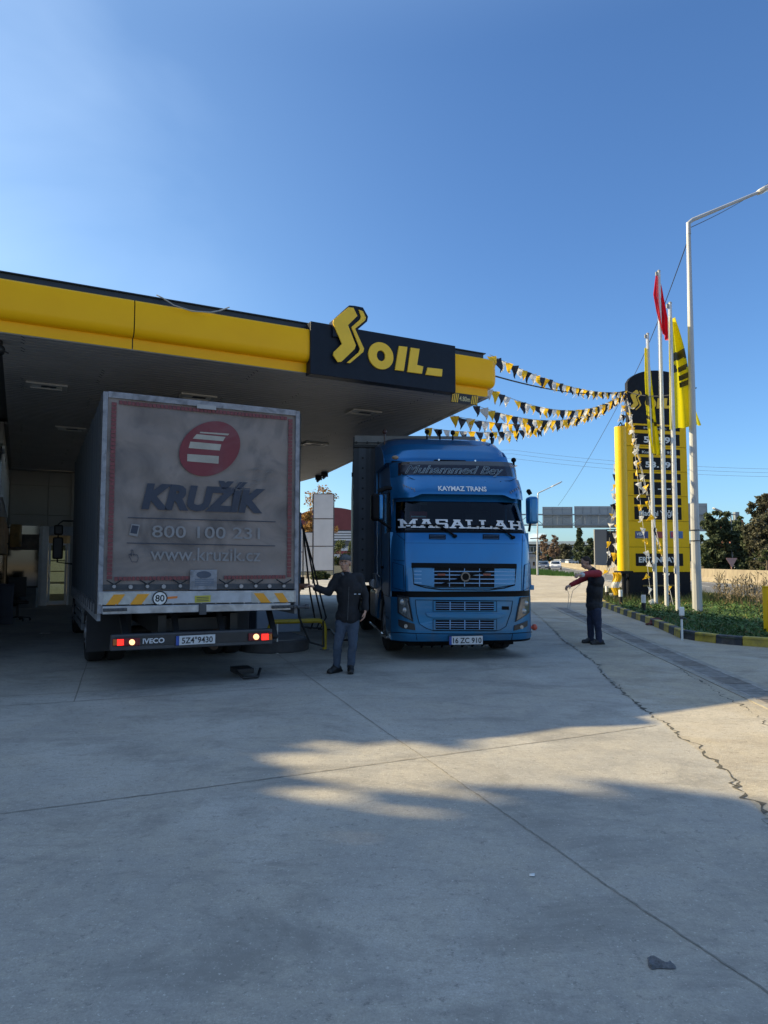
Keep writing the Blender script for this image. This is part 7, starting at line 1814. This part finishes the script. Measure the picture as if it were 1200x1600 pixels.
# fuel nozzle / brown grip held out by the hand
q = Vector((G1.x, G1.y, 0)) + Vector(J1['hdl']); nz = thing('fuel_nozzle', 'brown handled fuel nozzle held by the man beside the box truck', 'nozzle', tuple(q), 0)
mb = MB(); mb.cap((-.16, .0, -.01), (-.02, 0, .0), .038, .03); mb.cap((-.14, 0, -.02), (-.17, 0, -.12), .03, .022); mb.build('grip', mat('brown_grip', (.16, .06, .03), .5), nz)
mb = MB(); mb.tube([(-.16, .0, .0), (-.22, .03, .05), (-.30, .06, .06)], .013); mb.build('spout', CHROME, nz)
mb = MB(); mb.tube([(-.17, 0, -.12), (-.16, .1, -.45), (-.05, .5, -.85), (.1, 1.2, -1.0), (.0, 2.2, -.7)], .016, 8); mb.build('hose', BLACK, nz)
# man at the right, side on
VST = mat('black_padded_vest', (.008, .009, .013), .75, var=.2, scale=8); RED_ = mat('red_sleeve_cloth', (.26, .012, .022), .75, var=.15, scale=6); JN2 = mat('dark_navy_jeans', (.018, .025, .055), .85, var=.25, scale=5)
G2 = onz(930, 1006)
def k2(px, py, dy=0.0): q = aty(px, py, G2.y + dy); return (q.x - G2.x, dy, q.z)
J2 = dict(pelvis=k2(928, 948), waist=k2(929, 932), chest=k2(931, 905), neck=k2(924, 889), head=k2(915.5, 879.5), shl=k2(935, 896, -.17), shr=k2(927, 897, .17),
          ell=k2(917, 897, -.30), wrl=k2(909, 898, -.42), hdl=k2(901, 898.5, -.48), elr=k2(908, 906, .20), wrr=k2(892, 914, .12), hdr=k2(884, 918, .08),
          hipl=k2(931, 952, -.08), hipr=k2(925, 952, .08), knl=k2(934, 975, -.09), knr=k2(923, 975, .10), anl=k2(936, 996, -.10), anr=k2(923, 996, .10), toel=k2(928, 1002, -.12), toer=k2(912, 1002, .08),
          hnl=(0, -.3, 1), hnr=(0, -.2, 1), curll=.55, curlr=.6, hsl=1, hsr=-1)
for s in ('anl', 'anr'): J2[s] = (J2[s][0], J2[s][1], .10)
for s in ('toel', 'toer'): J2[s] = (J2[s][0], J2[s][1], .04)
def man2_parts(o, V, h, ht):
    m = MB(); m.cap(V('pelvis') + Vector((0, 0, .02)), V('waist'), .15, .15); m.ell(V('waist') + Vector((.0, 0, .09)), (.155, .195, .20)); m.cap(V('chest') + Vector((0, -.08, -.03)), V('chest') + Vector((0, .08, -.03)), .14, .14); m.cap(V('chest') + Vector((0, 0, -.02)), V('waist') + Vector((0, 0, -.02)), .15, .155)
    m.cap(V('chest') + Vector((0, 0, .03)), V('neck') + Vector((.01, 0, -.02)), .115, .075); m.ell(V('pelvis') + Vector((0, 0, .02)), (.150, .19, .13)); m.cap(V('shl') + Vector((0, .08, 0)), V('shr') + Vector((0, -.08, 0)), .080, .080)
    j = m.build('vest', VST, o); vox(j, .011, 5, (.14, .03))
    m = MB()
    for s in ('l', 'r'): m.cap(V('sh' + s), V('el' + s), .074, .062); m.cap(V('el' + s), V('wr' + s), .058, .045)
    j = m.build('sleeves', RED_, o); vox(j, .010, 4, (.10, .025))
    m = MB(); m.cap(V('wrl') + (V('ell') - V('wrl')).normalized() * .03, V('wrl'), .047, .045); c = m.build('cuff', mat('pale_cuff', (.5, .5, .5), .7), o)
    m = MB(); m.ell(V('pelvis') + Vector((0, 0, -.04)), (.125, .165, .13))
    for s in ('l', 'r'): m.cap(V('hip' + s), V('kn' + s), .102, .076); m.cap(V('kn' + s), V('an' + s) + Vector((0, 0, -.02)), .072, .060)
    j = m.build('jeans', JN2, o); vox(j, .010, 5, (.12, .03))
    shoe(o, J2['anl'], J2['toel']); shoe(o, J2['anr'], J2['toer'])
    m = MB(); m.ell(h(0, .024, .048), (.081, .092, .078), ht); m.ell(h(0, .05, .0), (.077, .062, .075), ht); c = m.build('hair', mat('short_brown_hair', (.03, .02, .015), .9, var=.3, scale=50), o); vox(c, .008, 2)
person('man in black vest and red sleeves standing side on right of blue truck', (G2.x, G2.y, 0), J2, None, man2_parts, None, (0.45, 0, -1.45))
q = Vector((G2.x, G2.y, 0)) + Vector(J2['hdr']); mb = MB(); mb.tube([q + Vector((.02, 0, -.01)), q + Vector((.06, 0, -.14)), q + Vector((.05, .02, -.28)), q + Vector((.03, .03, -.42)), q + Vector((.08, .04, -.40)), q + Vector((.10, .02, -.22)), q + Vector((.12, -.05, -.06)), q + Vector((.22, -.25, .08))], .0045, 5)
tag(mb.build('dangling_string', mat('pale_cord', (.35, .34, .32), .7)), 'thin pale string dangling from the hands of the man with red sleeves', 'string')
